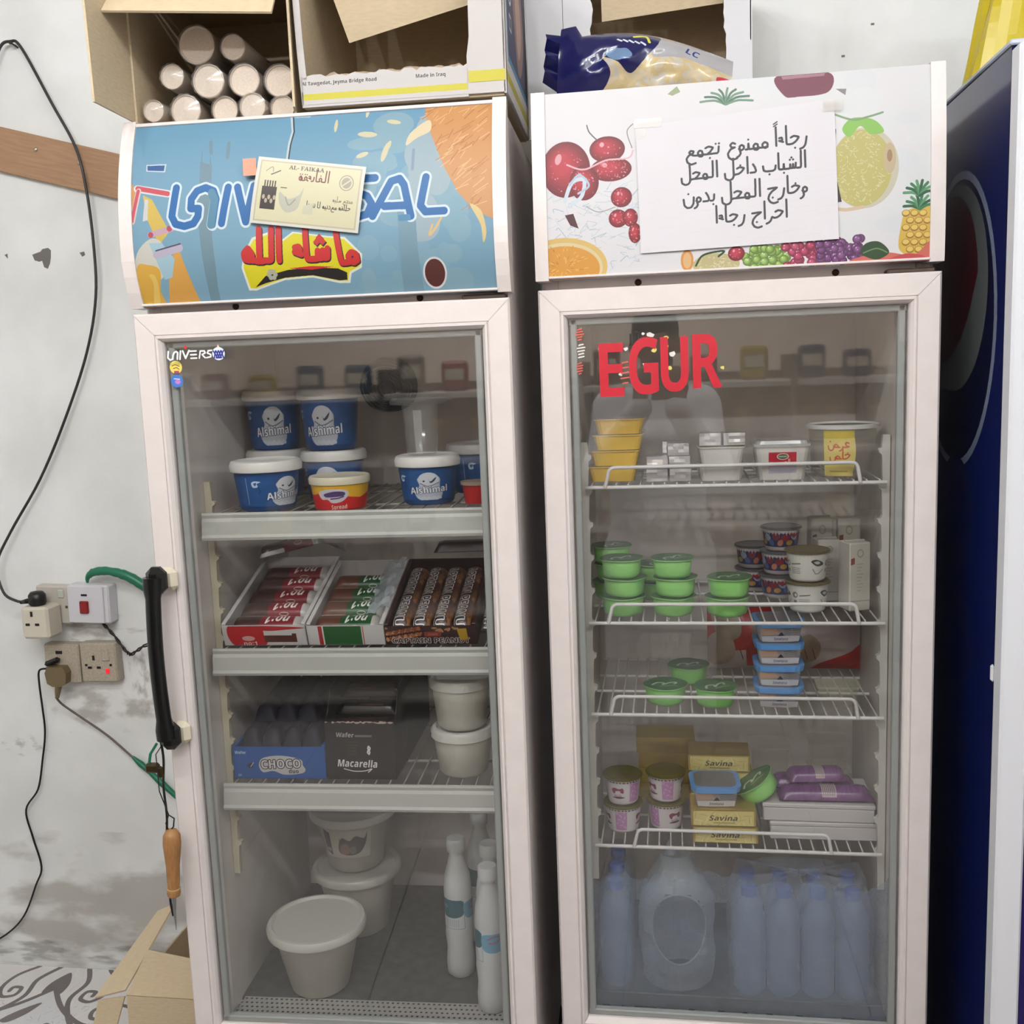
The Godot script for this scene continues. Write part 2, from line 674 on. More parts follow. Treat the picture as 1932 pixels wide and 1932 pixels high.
func build_room() -> void:
	var wp := wall_paint()
	struct_box("wall_back", Vector3(-0.15, 1.45, -0.67), Vector3(4.3, 3.1, 0.1), wp, "off-white painted wall behind the fridges")
	struct_box("wall_left", Vector3(-2.35, 1.45, 1.39), Vector3(0.1, 3.1, 4.22), wp, "off-white side wall of the shop")
	struct_box("wall_right", Vector3(2.05, 1.45, 1.39), Vector3(0.1, 3.1, 4.22), wp, "off-white side wall past the blue fridge")
	struct_box("wall_front", Vector3(-0.15, 1.45, 3.45), Vector3(4.3, 3.1, 0.1), mat("wall_beige", Color(0.82, 0.745, 0.685), 0.8), "beige painted wall behind the stocked shelves")
	struct_box("ceiling", Vector3(-0.15, 2.98, 1.39), Vector3(4.5, 0.1, 4.32), mat("ceiling_paint", Color(0.88, 0.87, 0.85), 0.8), "white painted ceiling")
	# floor: printed square tiles with an open joint
	var floor_root := Node3D.new()
	floor_root.name = "floor"
	add_child(floor_root)
	tagged(floor_root, "white floor tiles printed with grey scrolls", "", "", "structure")
	var b := MB.new()
	b.rbox(Vector3(-0.15, -0.058, 1.39), Vector3(4.5, 0.1, 4.32), 0.0)
	part(floor_root, "floor_bed", b, mat("grout", Color(0.50, 0.48, 0.46), 0.9))
	var tile := MB.new()
	tile.quad(Vector3(-0.2985, 0, 0.2985), Vector3(-0.2985, 0, -0.2985), Vector3(0.2985, 0, -0.2985), Vector3(0.2985, 0, 0.2985))
	for s in 4:
		tile.ox = Transform3D(Basis(Vector3.UP, s * PI / 2), Vector3.ZERO)
		tile.quad(Vector3(-0.2985, -0.009, 0.2985), Vector3(-0.2985, 0, 0.2985), Vector3(0.2985, 0, 0.2985), Vector3(0.2985, -0.009, 0.2985))
	var tm := tile.done()
	var tmat := print_mat("tile_print", paint_tile(true), 0.22)
	var tplain := print_mat("tile_plain", paint_tile(false), 0.22)
	for i in 7:
		for j in 7:
			share(floor_root, "tile", tm, tmat if j == 0 else tplain, Transform3D(Basis(Vector3.UP, ((i * 3 + j * 2) % 4) * PI / 2), Vector3(-2.02 + i * 0.6, 0.0, -0.32 + j * 0.6)))

func paint_tile(scrolls: bool) -> PT:
	var p := PT.new(768, 768, Color(0.84, 0.825, 0.815) if scrolls else Color(0.60, 0.58, 0.565))
	var rng := RandomNumberGenerator.new()
	rng.seed = 5
	for k in 260:   # marbling
		var x := rng.randf() * 768
		var y := rng.randf() * 768
		var c := Color(0.78, 0.77, 0.77).lerp(Color(0.88, 0.87, 0.86), rng.randf()) if scrolls else Color(0.56, 0.54, 0.53).lerp(Color(0.65, 0.63, 0.61), rng.randf())
		p.curve([x, y, x + rng.randf_range(-40, 40), y + rng.randf_range(-30, 30), x + rng.randf_range(-80, 80), y + rng.randf_range(-60, 60)], rng.randf_range(1, 4), c)
	var g := Color(0.43, 0.40, 0.40)
	if not scrolls:
		return p
	# corner scrolls and a diamond ground
	p.flat([384, 120, 648, 384, 384, 648, 120, 384], Color(0.8, 0.8, 0.805))
	for k in 130:
		var x := rng.randf_range(200, 560)
		var y := rng.randf_range(200, 560)
		p.line([Vector2(x, y), Vector2(x + rng.randf_range(-22, 22), y + rng.randf_range(-22, 22))], 2.0, Color(0.66, 0.66, 0.69))
	for q in 4:
		var r := func(a: Array) -> Array:
			var o := []
			for i in range(0, a.size(), 2):
				var v := Vector2(a[i] - 384, a[i + 1] - 384).rotated(q * PI / 2) + Vector2(384, 384)
				o.append(v.x)
				o.append(v.y)
			return o
		p.curve(r.call([0, 250, 60, 200, 130, 190, 180, 220, 170, 262, 130, 262, 128, 232, 150, 230]), 15, g)
		p.curve(r.call([250, 0, 200, 60, 190, 130, 220, 180, 262, 170, 262, 130, 232, 128, 230, 150]), 15, g)
		p.curve(r.call([0, 330, 80, 290, 170, 300, 250, 260, 320, 200, 384, 120]), 17, g)
		p.curve(r.call([330, 0, 290, 80, 300, 170, 260, 250, 200, 320, 120, 384]), 17, g)
		p.curve(r.call([20, 60, 60, 110, 120, 100, 110, 40, 60, 20]), 0, g, true)
		p.curve(r.call([40, 62, 66, 92, 100, 90, 92, 52, 62, 40]), 0, Color(0.84, 0.825, 0.815), true)
		p.curve(r.call([300, 300, 330, 250, 384, 200, 370, 260, 330, 310]), 0, g, true)
		p.curve(r.call([30, 384, 90, 350, 150, 350, 120, 384]), 0, g, true)
		p.curve(r.call([384, 30, 350, 90, 350, 150, 384, 120]), 0, g, true)
	return p

# ---------------------------------------------------------------- display fridges
func build_fridges() -> void:
	var white := grain("fridge_white", Color(0.825, 0.785, 0.772), Color(0.845, 0.806, 0.794), 0.02, Vector3(2, 2, 2), 0.32)
	var liner := grain("fridge_liner", Color(0.79, 0.76, 0.73), Color(0.85, 0.82, 0.79), 0.012, Vector3(1.5, 1.5, 1.5), 0.5)
	var a := thing("display_fridge", "white glass-door display fridge with a blue ice-cream banner on top", "fridge", "", FA)
	fridge_body(a, white, liner, -0.013, 0.64, 0.56)
	door(a, white, -0.013)
	var h := fridge_header(a, white, "a", print_mat("banner_blue", paint_banner_blue(), 0.5), -0.013)
	mats["banner_blue"].albedo_color = Color(0.80, 0.80, 0.805)
	fittings_blue(a, white)
	var b := thing("display_fridge", "white glass-door display fridge with a fruit banner and red letters on the glass", "fridge", "", FB)
	fridge_body(b, white, liner, 0.0, 0.58, 0.46)
	door(b, white, 0.0)
	h = fridge_header(b, white, "b", print_mat("banner_fruit", paint_banner_fruit(), 0.5), 0.0)
	mats["banner_fruit"].albedo_color = Color(0.85, 0.85, 0.86)
	fittings_fruit(b, white)
	build_blue_fridge()

func fridge_body(t: Node3D, white: Material, liner: Material, dy: float, deep: float, inner: float) -> void:
	var top := 2.035 + dy
	for s in [0, 1]:
		var b := MB.new()
		b.rbox(Vector3(0.02 if s == 0 else 0.64, (0.06 + top) / 2, -0.05 - (deep - 0.05) / 2), Vector3(0.036, top - 0.06, deep - 0.05), 0.006)
		part(t, "side_panel", b, white)
		b = MB.new()
		b.rbox(Vector3(0.047 if s == 0 else 0.613, 1.035 + dy, -0.055 - (inner - 0.055) / 2), Vector3(0.018, 1.37, inner - 0.055), 0.004)
		part(t, "inner_side", b, liner)
	var b := MB.new()
	b.rbox(Vector3(0.33, (0.06 + top) / 2, -deep + 0.01), Vector3(0.6, top - 0.06, 0.02), 0.0)
	part(t, "back_panel", b, white)
	b = MB.new()
	b.rbox(Vector3(0.33, 1.035 + dy, -inner - 0.01), Vector3(0.56, 1.37, 0.02), 0.0)
	part(t, "inner_back", b, liner)
	b = MB.new()
	b.rbox(Vector3(0.33, top - 0.015, -0.05 - (deep - 0.05) / 2), Vector3(0.604, 0.03, deep - 0.055), 0.003)
	part(t, "top_panel", b, white)
	b = MB.new()
	b.rbox(Vector3(0.33, 1.715 + dy, -0.05 - (inner - 0.05) / 2), Vector3(0.56, 0.02, inner - 0.05), 0.003)
	part(t, "inner_top", b, liner)
	b = MB.new()
	b.rbox(Vector3(0.33, 0.345, -0.10 - (inner - 0.10) / 2), Vector3(0.56, 0.03, inner - 0.10), 0.002)
	part(t, "inner_floor", b, grain("inner_floor_mat", Color(0.20, 0.22, 0.215), Color(0.30, 0.315, 0.305), 0.02, Vector3(3, 3, 3), 0.55))
	b = MB.new()
	b.rbox(Vector3(0.33, 0.18, -0.06), Vector3(0.6, 0.24, 0.02), 0.003)
	part(t, "plinth", b, mat("plinth_grey", Color(0.55, 0.54, 0.52), 0.5))
	# strip under the banner with its screws
	b = MB.new()
	b.rbox(Vector3(0.33, 1.728 + dy, -0.062), Vector3(0.60, 0.034, 0.03), 0.002)
	part(t, "top_strip", b, white)
	for x in [0.17, 0.50]:
		b = MB.new()
		b.ox = Transform3D(Basis(Vector3.RIGHT, PI / 2), Vector3(x, 1.729 + dy, -0.047))
		b.lathe([Vector2(0, 0.004), Vector2(0.003, 0.003), Vector2(0.006, 0.0)], 12)
		b.lathe([Vector2(0.006, -0.002), Vector2(0.006, 0.001), Vector2(0.003, 0.005), Vector2(0.0, 0.006)], 12)
		part(t, "screw", b, mat("rusty_screw", Color(0.2, 0.1, 0.07), 0.6))
	b = MB.new()
	b.rbox(Vector3(0.615, 1.724 + dy, -0.03), Vector3(0.075, 0.008, 0.03), 0.002)
	part(t, "hinge", b, mat("hinge_metal", Color(0.3, 0.25, 0.22), 0.5, 0.4))

# door: four mitred frame bars, each with its bead, gasket, and two panes
func door(t: Node3D, white: Material, dy: float) -> void:
	var d := hold(t, "door")
	var x0 := 0.0
	var x1 := 0.66
	var y0 := 0.315
	var y1 := 1.72 + dy
	var prof := [[0.0, -0.045], [0.0, -0.004], [0.0035, 0.0], [0.0365, 0.0], [0.0375, -0.002], [0.0385, -0.002], [0.0395, 0.0015], [0.043, 0.0015], [0.0475, -0.006], [0.049, -0.012], [0.049, -0.045], [0.0, -0.045]]
	for side in 4:
		var b := MB.new()
		for i in prof.size() - 1:
			var q := []
			for e in [[prof[i], 0], [prof[i], 1], [prof[i + 1], 1], [prof[i + 1], 0]]:
				var k: float = e[0][0]
				var z: float = e[0][1]
				var g := 0.0003
				match side:
					0: q.append(Vector3(x0 + k, (y0 + k + g) if e[1] == 0 else (y1 - k - g), z))
					1: q.append(Vector3((x0 + k + g) if e[1] == 0 else (x1 - k - g), y1 - k, z))
					2: q.append(Vector3(x1 - k, (y1 - k - g) if e[1] == 0 else (y0 + k + g), z))
					3: q.append(Vector3((x1 - k - g) if e[1] == 0 else (x0 + k + g), y0 + k, z))
			b.quad(q[0], q[1], q[2], q[3])
		part(d, "frame_bar", b, white)
	var gl := glass("door_glass", Color(0.60, 0.585, 0.57), 0.008, 0.02)
	for z in [-0.014, -0.034]:
		var b := MB.new()
		b.rbox(Vector3(0.33, (y0 + y1) / 2, z), Vector3(x1 - 0.09, y1 - y0 - 0.09, 0.004), 0.0)
		part(d, "glass_pane", b, gl)
	var b := MB.new()   # spacer and gasket seen through the edge of the glass
	for s in [[0.05, 0.008], [0.61, -0.008]]:
		b.rbox(Vector3(s[0] + s[1], (y0 + y1) / 2, -0.024), Vector3(0.012, y1 - y0 - 0.1, 0.014), 0.002)
	b.rbox(Vector3(0.33, y1 - 0.055, -0.024), Vector3(0.56, 0.012, 0.014), 0.002)
	b.rbox(Vector3(0.33, y0 + 0.055, -0.024), Vector3(0.56, 0.012, 0.014), 0.002)
	part(d, "spacer", b, mat("spacer_grey", Color(0.55, 0.56, 0.55), 0.45))

# curved banner box over the door: printed panel between two end caps
func fridge_header(t: Node3D, white: Material, which: String, pm: Material, dy: float) -> Node3D:
	var h := hold(t, "banner_box")
	var y0 := 1.7375 + dy if which == "b" else 1.732 + dy
	var y1 := 2.045 + dy
	var prof := []
	for i in 13:
		var s := i / 12.0
		var z := 0.0
		if which == "a":
			z = 0.012 - 0.052 * pow(s - 0.30, 2) / 0.49 - 0.012 * pow(maxf(0.0, 0.3 - s) / 0.3, 2)
		else:
			z = -0.004 - 0.018 * pow(s - 0.2, 2) / 0.64
		prof.append(Vector2(z, lerpf(y0, y1, s)))
	var b := MB.new()
	var g := []
	for i in 13:
		var row := []
		for j in 25:
			row.append(Vector3(0.02 + 0.62 * j / 24.0, prof[12 - i].y, prof[12 - i].x))
		g.append(row)
	b.sheet(g)
	part(h, "banner_panel", b, pm)
	for s in [0, 1]:
		b = MB.new()
		var pts := PackedVector2Array()
		for p in prof:
			pts.append(Vector2(p.x + 0.003, p.y + (0.003 if p.y > 1.9 else -0.002)))
		pts.append(Vector2(-0.05, y1 + 0.003))
		pts.append(Vector2(-0.05, y0 - 0.002))
		b.ox = Transform3D(Basis(Vector3(0, 0, 1), Vector3.UP, Vector3(-1, 0, 0)), Vector3(0, 0, 0))
		if s == 0:
			b.extrude(pts, -0.02, 0.003)
		else:
			b.extrude(pts, -0.663, -0.64)
		part(h, "end_cap", b, white)
	b = MB.new()
	b.rbox(Vector3(0.33, y1 - 0.004, -0.045), Vector3(0.622, 0.006, 0.02), 0.001)
	b.rbox(Vector3(0.33, y0 + 0.003, -0.03), Vector3(0.622, 0.004, 0.06), 0.001)
	b.rbox(Vector3(0.33, (y0 + y1) / 2, -0.052), Vector3(0.62, y1 - y0, 0.008), 0.001)
	part(h, "box_back", b, white)
	return h

# a strip with hooks for the shelves; hooks point towards +x (or -x)
func ladder(t: Node3D, x: float, z: float, y0: float, y1: float, step: float, dir: float, m: Material) -> void:
	var pts := PackedVector2Array()
	pts.append(Vector2(0, y0))
	var y := y0 + 0.02
	var right := [Vector2(0.012, y0)]
	while y + step < y1:
		right.append(Vector2(0.012, y))
		right.append(Vector2(0.013, y + step * 0.55))
		right.append(Vector2(0.014, y + step * 0.72))
		right.append(Vector2(0.019, y + step * 0.8))
		right.append(Vector2(0.019, y + step * 0.88))
		right.append(Vector2(0.014, y + step * 0.92))
		y += step
	right.append(Vector2(0.012, y1))
	for p in right:
		pts.append(p)
	pts.append(Vector2(0, y1))
	var b := MB.new()
	b.ox = Transform3D(Basis(Vector3(dir, 0, 0), Vector3.UP, Vector3(0, 0, 1)), Vector3(x, 0, z))
	if dir < 0:
		b.ox = Transform3D(Basis(Vector3.UP, PI), Vector3(x, 0, z))
	b.extrude(pts, -0.006, 0.006)
	part(t, "shelf_ladder", b, m)

func wire_shelf(t: Node3D, y: float, zf: float, zb: float, x0: float, x1: float, wires: int, m: Material, guard: Array, rail: bool) -> void:
	var s := hold(t, "shelf")
	var b := MB.new()
	for i in wires:
		var x := lerpf(x0 + 0.012, x1 - 0.012, i / (wires - 1.0))
		b.tube([Vector3(x, y - 0.002, zf), Vector3(x, y - 0.002, zb)], 0.0016, 6)
	part(s, "wire_grid", b, m)
	for z in [zf, zf - 0.14, zb + 0.12, zb]:
		b = MB.new()
		b.tube([Vector3(x0, y - 0.0065, z), Vector3(x1, y - 0.0065, z)], 0.003 if z != zf else 0.0036, 8)
		part(s, "cross_bar", b, m)
	if guard.size():
		b = MB.new()
		var ga: float = guard[0]
		var gb: float = guard[1]
		var p := [Vector3(ga - 0.006, y - 0.006, zf + 0.003)]
		for k in 6:
			var a := k / 5.0 * PI / 2
			p.append(Vector3(ga + 0.012 - 0.012 * cos(a), y + 0.018 + 0.012 * sin(a), zf + 0.003))
		for k in 6:
			var a := k / 5.0 * PI / 2
			p.append(Vector3(gb - 0.012 + 0.012 * sin(a), y + 0.018 + 0.012 * cos(a), zf + 0.003))
		p.append(Vector3(gb + 0.004, y - 0.006, zf + 0.003))
		b.tube(p, 0.0034, 8)
		part(s, "guard_rail", b, m)
	if rail:
		b = MB.new()
		var pr := PackedVector2Array([Vector2(-0.004, 0.004), Vector2(0.0, 0.004), Vector2(0.0015, 0.0), Vector2(0.0, -0.006), Vector2(0.003, -0.012), Vector2(0.006, -0.036), Vector2(0.009, -0.041), Vector2(0.007, -0.046), Vector2(-0.004, -0.042)])
		b.ox = Transform3D(Basis(Vector3(0, 0, 1), Vector3.UP, Vector3(-1, 0, 0)), Vector3(x0 - 0.004, y, zf + 0.006))
		b.extrude(pr, -(x1 - x0) - 0.008, 0.0)
		part(s, "price_rail", b, mat("price_rail", Color(0.66, 0.66, 0.63), 0.4))

func fittings_blue(t: Node3D, white: Material) -> void:
	var wire := mat("wire_grey", Color(0.60, 0.58, 0.55), 0.45)
	for y in [1.343, 1.086, 0.821]:
		wire_shelf(t, y, -0.072, -0.54, 0.072, 0.592, 19, wire, [], true)
	var lad := mat("ladder_cream", Color(0.72, 0.69, 0.60), 0.5)
	ladder(t, 0.057, -0.115, 0.62, 1.40, 0.052, 1.0, lad)
	ladder(t, 0.603, -0.115, 0.62, 1.40, 0.052, -1.0, lad)
	# perforated tray at the front of the inner floor
	var b := MB.new()
	var nx := 52
	var nz := 4
	var c := 0.0103
	for i in nx:
		for j in nz:
			var o := Vector3(0.06 + (i + 0.5 + (0.25 if j % 2 else -0.25)) * c, 0.361, -0.05 - (j + 0.5) * c * 1.25)
			for k in 8:
				var a0 := TAU * k / 8
				var a1 := TAU * (k + 1) / 8
				var r := 0.0027
				var s0 := c * 0.5 / maxf(absf(cos(a0)), absf(sin(a0)))
				var s1 := c * 0.5 / maxf(absf(cos(a1)), absf(sin(a1)))
				var e := Vector3(1, 1, 1.25)
				b.quad(o + Vector3(cos(a0) * r, 0, sin(a0) * r), o + Vector3(cos(a0) * s0, 0, sin(a0) * s0) * e, o + Vector3(cos(a1) * s1, 0, sin(a1) * s1) * e, o + Vector3(cos(a1) * r, 0, sin(a1) * r))
	part(t, "perforated_tray", b, mat("tray_grey", Color(0.6, 0.59, 0.57), 0.5))
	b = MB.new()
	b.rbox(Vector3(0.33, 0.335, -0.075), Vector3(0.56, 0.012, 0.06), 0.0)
	part(t, "dark_cavity", b, mat("cavity_dark", Color(0.05, 0.05, 0.05), 0.8))  # near-black slab: its colour stands for the shade below the holes
	# handle: black bar between two white mounts
	var h := hold(t, "handle")
	b = MB.new()
	var hp := []
	var hr := []
	for i in 17:
		var s := i / 16.0
		hp.append(Vector3(0.016 - 0.004 * sin(s * PI), lerpf(1.25, 0.955, s), 0.042 + 0.004 * sin(s * PI)))
		hr.append(0.0135 if i > 1 and i < 15 else 0.0175)
	b.tube(hp, hr, 14)
	part(h, "grip", b, mat("handle_black", Color(0.02, 0.018, 0.02), 0.28))
	for y in [1.243, 0.958]:
		b = MB.new()
		b.rbox(Vector3(0.020, y, 0.035), Vector3(0.036, 0.05, 0.03), 0.011)
		part(h, "grip_end", b, mat("handle_black", Color.BLACK, 0.28))
		b = MB.new()
		b.rbox(Vector3(0.032, y - 0.002, 0.011), Vector3(0.032, 0.042, 0.022), 0.009)
		part(h, "mount", b, mat("mount_cream", Color(0.78, 0.74, 0.66), 0.4))
	# fan grille on the inner back wall
	var f := hold(t, "fan")
	b = MB.new()
	b.ox = Transform3D(Basis(Vector3.RIGHT, PI / 2 + 0.25), Vector3(0.318, 1.556, -0.53))
	b.lathe([Vector2(0.052, -0.02), Vector2(0.056, 0.0), Vector2(0.052, 0.006), Vector2(0.048, 0.0)], 28)
	for r in [0.040, 0.032, 0.024, 0.016]:
		b.lathe([Vector2(r - 0.0022, 0.001), Vector2(r, -0.001), Vector2(r + 0.0022, 0.001), Vector2(r, 0.003), Vector2(r - 0.0022, 0.001)], 24)
	b.lathe([Vector2(0.011, -0.002), Vector2(0.011, 0.003), Vector2(0.0, 0.004)], 16)
	for k in 4:
		var a := k * PI / 2 + 0.4
		b.tube([Vector3(cos(a) * 0.01, 0, sin(a) * 0.01), Vector3(cos(a) * 0.05, 0, sin(a) * 0.05)], 0.002, 5)
	part(f, "grille", b, mat("fan_dark", Color(0.025, 0.022, 0.02), 0.35))
	b = MB.new()
	b.ox = Transform3D(Basis(Vector3.RIGHT, PI / 2 + 0.25), Vector3(0.318, 1.556, -0.54))
	b.disc(-0.006, 0.05, 24)
	b.lathe([Vector2(0.064, -0.03), Vector2(0.066, -0.01), Vector2(0.054, -0.004)], 24)
	part(f, "fan_housing", b, mat("fan_housing", Color(0.02, 0.018, 0.016), 0.6))
	# stickers in the top corner of the glass
	var d: Node = t.get_node("door")
	var p := PT.new(512, 160, Color(0, 0, 0, 0))
	var wc := Color(0.93, 0.93, 0.93)
	p.fl([30, 50, 22, 100, 40, 118, 62, 110, 66, 84, 78, 60, 96, 52, 108, 62, 100, 112], 14, wc)
	p.fl([132, 50, 122, 114], 14, wc)
	p.fl([150, 50, 170, 108, 204, 48], 14, wc)
	p.flat([160, 20, 178, 8, 190, 26, 174, 40], Color(0.85, 0.15, 0.15))
	for y in [54, 82, 110]:
		p.fl([214, y, 262, y], 12, wc)
	p.fl([284, 112, 296, 56, 330, 56, 336, 72, 310, 84, 332, 110], 12, wc)
	p.fl([392, 54, 362, 56, 354, 74, 382, 86, 380, 104, 344, 110], 12, wc)
	p.ell(446, 82, 52, 52, Color(0.85, 0.87, 0.93))
	for k in 4:
		p.fl([404 + k * 22, 60, 436 + k * 16, 116], 11, Color(0.12, 0.16, 0.5))
		p.fl([488 - k * 22, 60, 456 - k * 16, 116], 11, Color(0.12, 0.16, 0.5))
	p.flat([436, 30, 446, 6, 458, 30], Color(0.9, 0.75, 0.72))
	glass_decal(d, "logo_sticker", p, Vector3(0.105, 1.635, -0.0105), Vector2(0.112, 0.035))
	p = PT.new(128, 256, Color(0, 0, 0, 0))
	p.ell(64, 64, 58, 60, Color(0.86, 0.78, 0.35))
	p.fl([30, 50, 60, 40, 96, 56], 8, Color(0.4, 0.35, 0.2))
	p.fl([40, 76, 70, 66, 92, 84], 8, Color(0.55, 0.3, 0.25))
	p.rect(44, 98, 46, 26, Color(0.6, 0.25, 0.4))
	p.ell(64, 192, 58, 60, Color(0.25, 0.45, 0.75))
	p.ell(72, 200, 26, 20, Color(0.75, 0.45, 0.75))
	p.fl([40, 170, 90, 176], 8, Color(0.8, 0.85, 0.9))
	glass_decal(d, "round_stickers", p, Vector3(0.067, 1.602, -0.0105), Vector2(0.025, 0.048))

func glass_decal(d: Node, called: String, p: PT, c: Vector3, s: Vector2) -> void:
	var b := MB.new()
	b.quad(c + Vector3(-s.x / 2, -s.y / 2, 0), c + Vector3(-s.x / 2, s.y / 2, 0), c + Vector3(s.x / 2, s.y / 2, 0), c + Vector3(s.x / 2, -s.y / 2, 0))
	var m := print_mat(called + str(c.y), p, 0.4)
	m.transparency = BaseMaterial3D.TRANSPARENCY_ALPHA_SCISSOR
	m.alpha_scissor_threshold = 0.5
	part(d, called, b, m)

func fittings_fruit(t: Node3D, white: Material) -> void:
	var wire := mat("wire_white", Color(0.80, 0.785, 0.77), 0.35)
	var ys := [1.3746, 1.1208, 0.9445, 0.6826]
	for i in 4:
		wire_shelf(t, ys[i], -0.079, -0.44, 0.066, 0.594, 24, wire, [0.108, 0.545] if i < 3 else [0.146, 0.50], false)
	var lad := mat("ladder_white", Color(0.74, 0.73, 0.70), 0.5)
	ladder(t, 0.058, -0.10, 0.60, 1.45, 0.0625, 1.0, lad)
	ladder(t, 0.602, -0.10, 0.60, 1.45, 0.0625, -1.0, lad)
	# red letters stuck on the glass
	var d: Node = t.get_node("door")
	var f := SystemFont.new()
	f.font_names = PackedStringArray(["Droid Sans"])
	f.font_weight = 700
	var x := [0.1225, 0.1775, 0.230, 0.285]
	var cy := [1.5805, 1.5855, 1.5865, 1.590]
	var red := mat("red_vinyl", Color(0.74, 0.07, 0.16), 0.45)
	for i in 4:
		var tm := TextMesh.new()
		tm.font = f
		tm.text = "EGUR"[i]
		tm.font_size = 64
		tm.pixel_size = 1.0 / 46.0
		tm.depth = 0.004
		var a := tm.get_mesh_arrays()
		var vs: PackedVector3Array = a[Mesh.ARRAY_VERTEX]
		var lo := Vector3(9, 9, 9)
		var hi := -lo
		for q in vs:
			lo = lo.min(q)
			hi = hi.max(q)
		var s := Vector3([0.042, 0.050, 0.047, 0.049][i] / (hi.x - lo.x), [0.0915, 0.097, 0.093, 0.091][i] / (hi.y - lo.y), 0.1)
		for k in vs.size():
			vs[k] = (vs[k] - (lo + hi) / 2) * s
		a[Mesh.ARRAY_VERTEX] = vs
		var am := ArrayMesh.new()
		am.add_surface_from_arrays(Mesh.PRIMITIVE_TRIANGLES, a)
		share(d, "letter", am, red, Transform3D(Basis(Vector3.BACK, 0.012), Vector3(x[i], cy[i], -0.0115)))
	# scraps of old stickers left on the glass
	var rng := RandomNumberGenerator.new()
	rng.seed = 11
	var cols := [Color(0.85, 0.82, 0.8), Color(0.82, 0.78, 0.4), Color(0.8, 0.35, 0.3)]
	var spots := [[0.190, 1.638, 0.013, 0], [0.178, 1.640, 0.006, 0], [0.188, 1.628, 0.007, 0], [0.105, 1.616, 0.012, 1], [0.118, 1.614, 0.009, 0], [0.148, 1.616, 0.009, 0], [0.196, 1.612, 0.01, 1], [0.216, 1.632, 0.009, 1], [0.215, 1.618, 0.012, 1], [0.226, 1.604, 0.013, 0], [0.160, 1.604, 0.007, 0], [0.197, 1.585, 0.009, 0], [0.180, 1.588, 0.008, 0], [0.221, 1.580, 0.010, 1], [0.310, 1.578, 0.009, 1], [0.138, 1.572, 0.007, 0], [0.112, 1.585, 0.008, 0]]
	for q in spots:
		var b := MB.new()
		var pts := PackedVector2Array()
		for k in 7:
			var a := TAU * k / 7
			pts.append(Vector2(q[0], q[1]) + Vector2(cos(a) * rng.randf_range(0.3, 0.6), sin(a) * rng.randf_range(0.2, 0.5)) * q[2])
		b.extrude(pts, -0.012, -0.0117)
		part(d, "sticker_scrap", b, mat("scrap%d" % q[3], cols[q[3]], 0.6))
	for q in [[0.071, 1.613, 0.010, 0.013, 0], [0.069, 1.641, 0.009, 0.011, 2], [0.068, 1.583, 0.007, 0.011, 2], [0.146, 1.573, 0.010, 0.022, 2]]:
		for k in 5:   # half-peeled round stickers, in strips
			var b := MB.new()
			var yy := lerpf(-0.8, 0.8, k / 4.0)
			var hw: float = sqrt(1.0 - yy * yy) * q[2] * rng.randf_range(0.6, 1.0)
			b.extrude(PackedVector2Array([Vector2(q[0] - hw, q[1] + yy * q[3]), Vector2(q[0] + hw, q[1] + yy * q[3] + 0.002), Vector2(q[0] + hw * 0.8, q[1] + yy * q[3] + 0.0042), Vector2(q[0] - hw * 0.9, q[1] + yy * q[3] + 0.0025)]), -0.012, -0.0117)
			part(d, "sticker_scrap", b, mat("scrap%d" % q[4], cols[q[4]], 0.6))
	var b := MB.new()
	var dk := mat("scrap_dark", Color(0.09, 0.09, 0.08), 0.6)
	for q in [[0.156, 1.630, 0.003, 0.022], [0.163, 1.632, 0.004, 0.020], [0.170, 1.635, 0.003, 0.014], [0.160, 1.622, 0.012, 0.003], [0.166, 1.643, 0.013, 0.003]]:
		b.rbox(Vector3(q[0], q[1], -0.0118), Vector3(q[2], q[3], 0.0004), 0.0)
	part(d, "dark_sticker_scrap", b, dk)
	# mist on the inside of the cold lower glass: a film of fine droplets with a ragged upper edge
	b = MB.new()
	var g := []
	for i in 2:
		var row := []
		for j in 2:
			row.append(Vector3(0.052 + 0.556 * j, 0.66 - 0.293 * i, -0.0365))
		g.append(row)
	b.sheet(g)
	part(d, "condensation", b, mist_mat("mist_blue", Color(0.48, 0.55, 0.65), 3, 0.36))

func mist_mat(key: String, c: Color, sd: int, amount: float) -> StandardMaterial3D:
	var f := FastNoiseLite.new()
	f.seed = sd
	f.frequency = 0.006
	f.fractal_octaves = 5
	var im := Image.create_empty(512, 256, false, Image.FORMAT_RGBA8)
	var rng := RandomNumberGenerator.new()
	rng.seed = sd
	for y in 256:
		for x in 512:
			var e := f.get_noise_2d(x, y * 1.2)
			var top := 22.0 + 36.0 * f.get_noise_2d(x * 2.0, 900.0)
			var a := (amount + 0.25 * e) * (0.55 + 0.45 * rng.randf())
			if y < top:
				a = 0.0
			im.set_pixel(x, y, Color(c.r, c.g, c.b, clampf(a, 0.0, 1.0)))
	var m := mat(key, Color.WHITE, 0.8)
	m.albedo_texture = ImageTexture.create_from_image(im)
	m.transparency = BaseMaterial3D.TRANSPARENCY_ALPHA
	m.texture_repeat = false
	return m

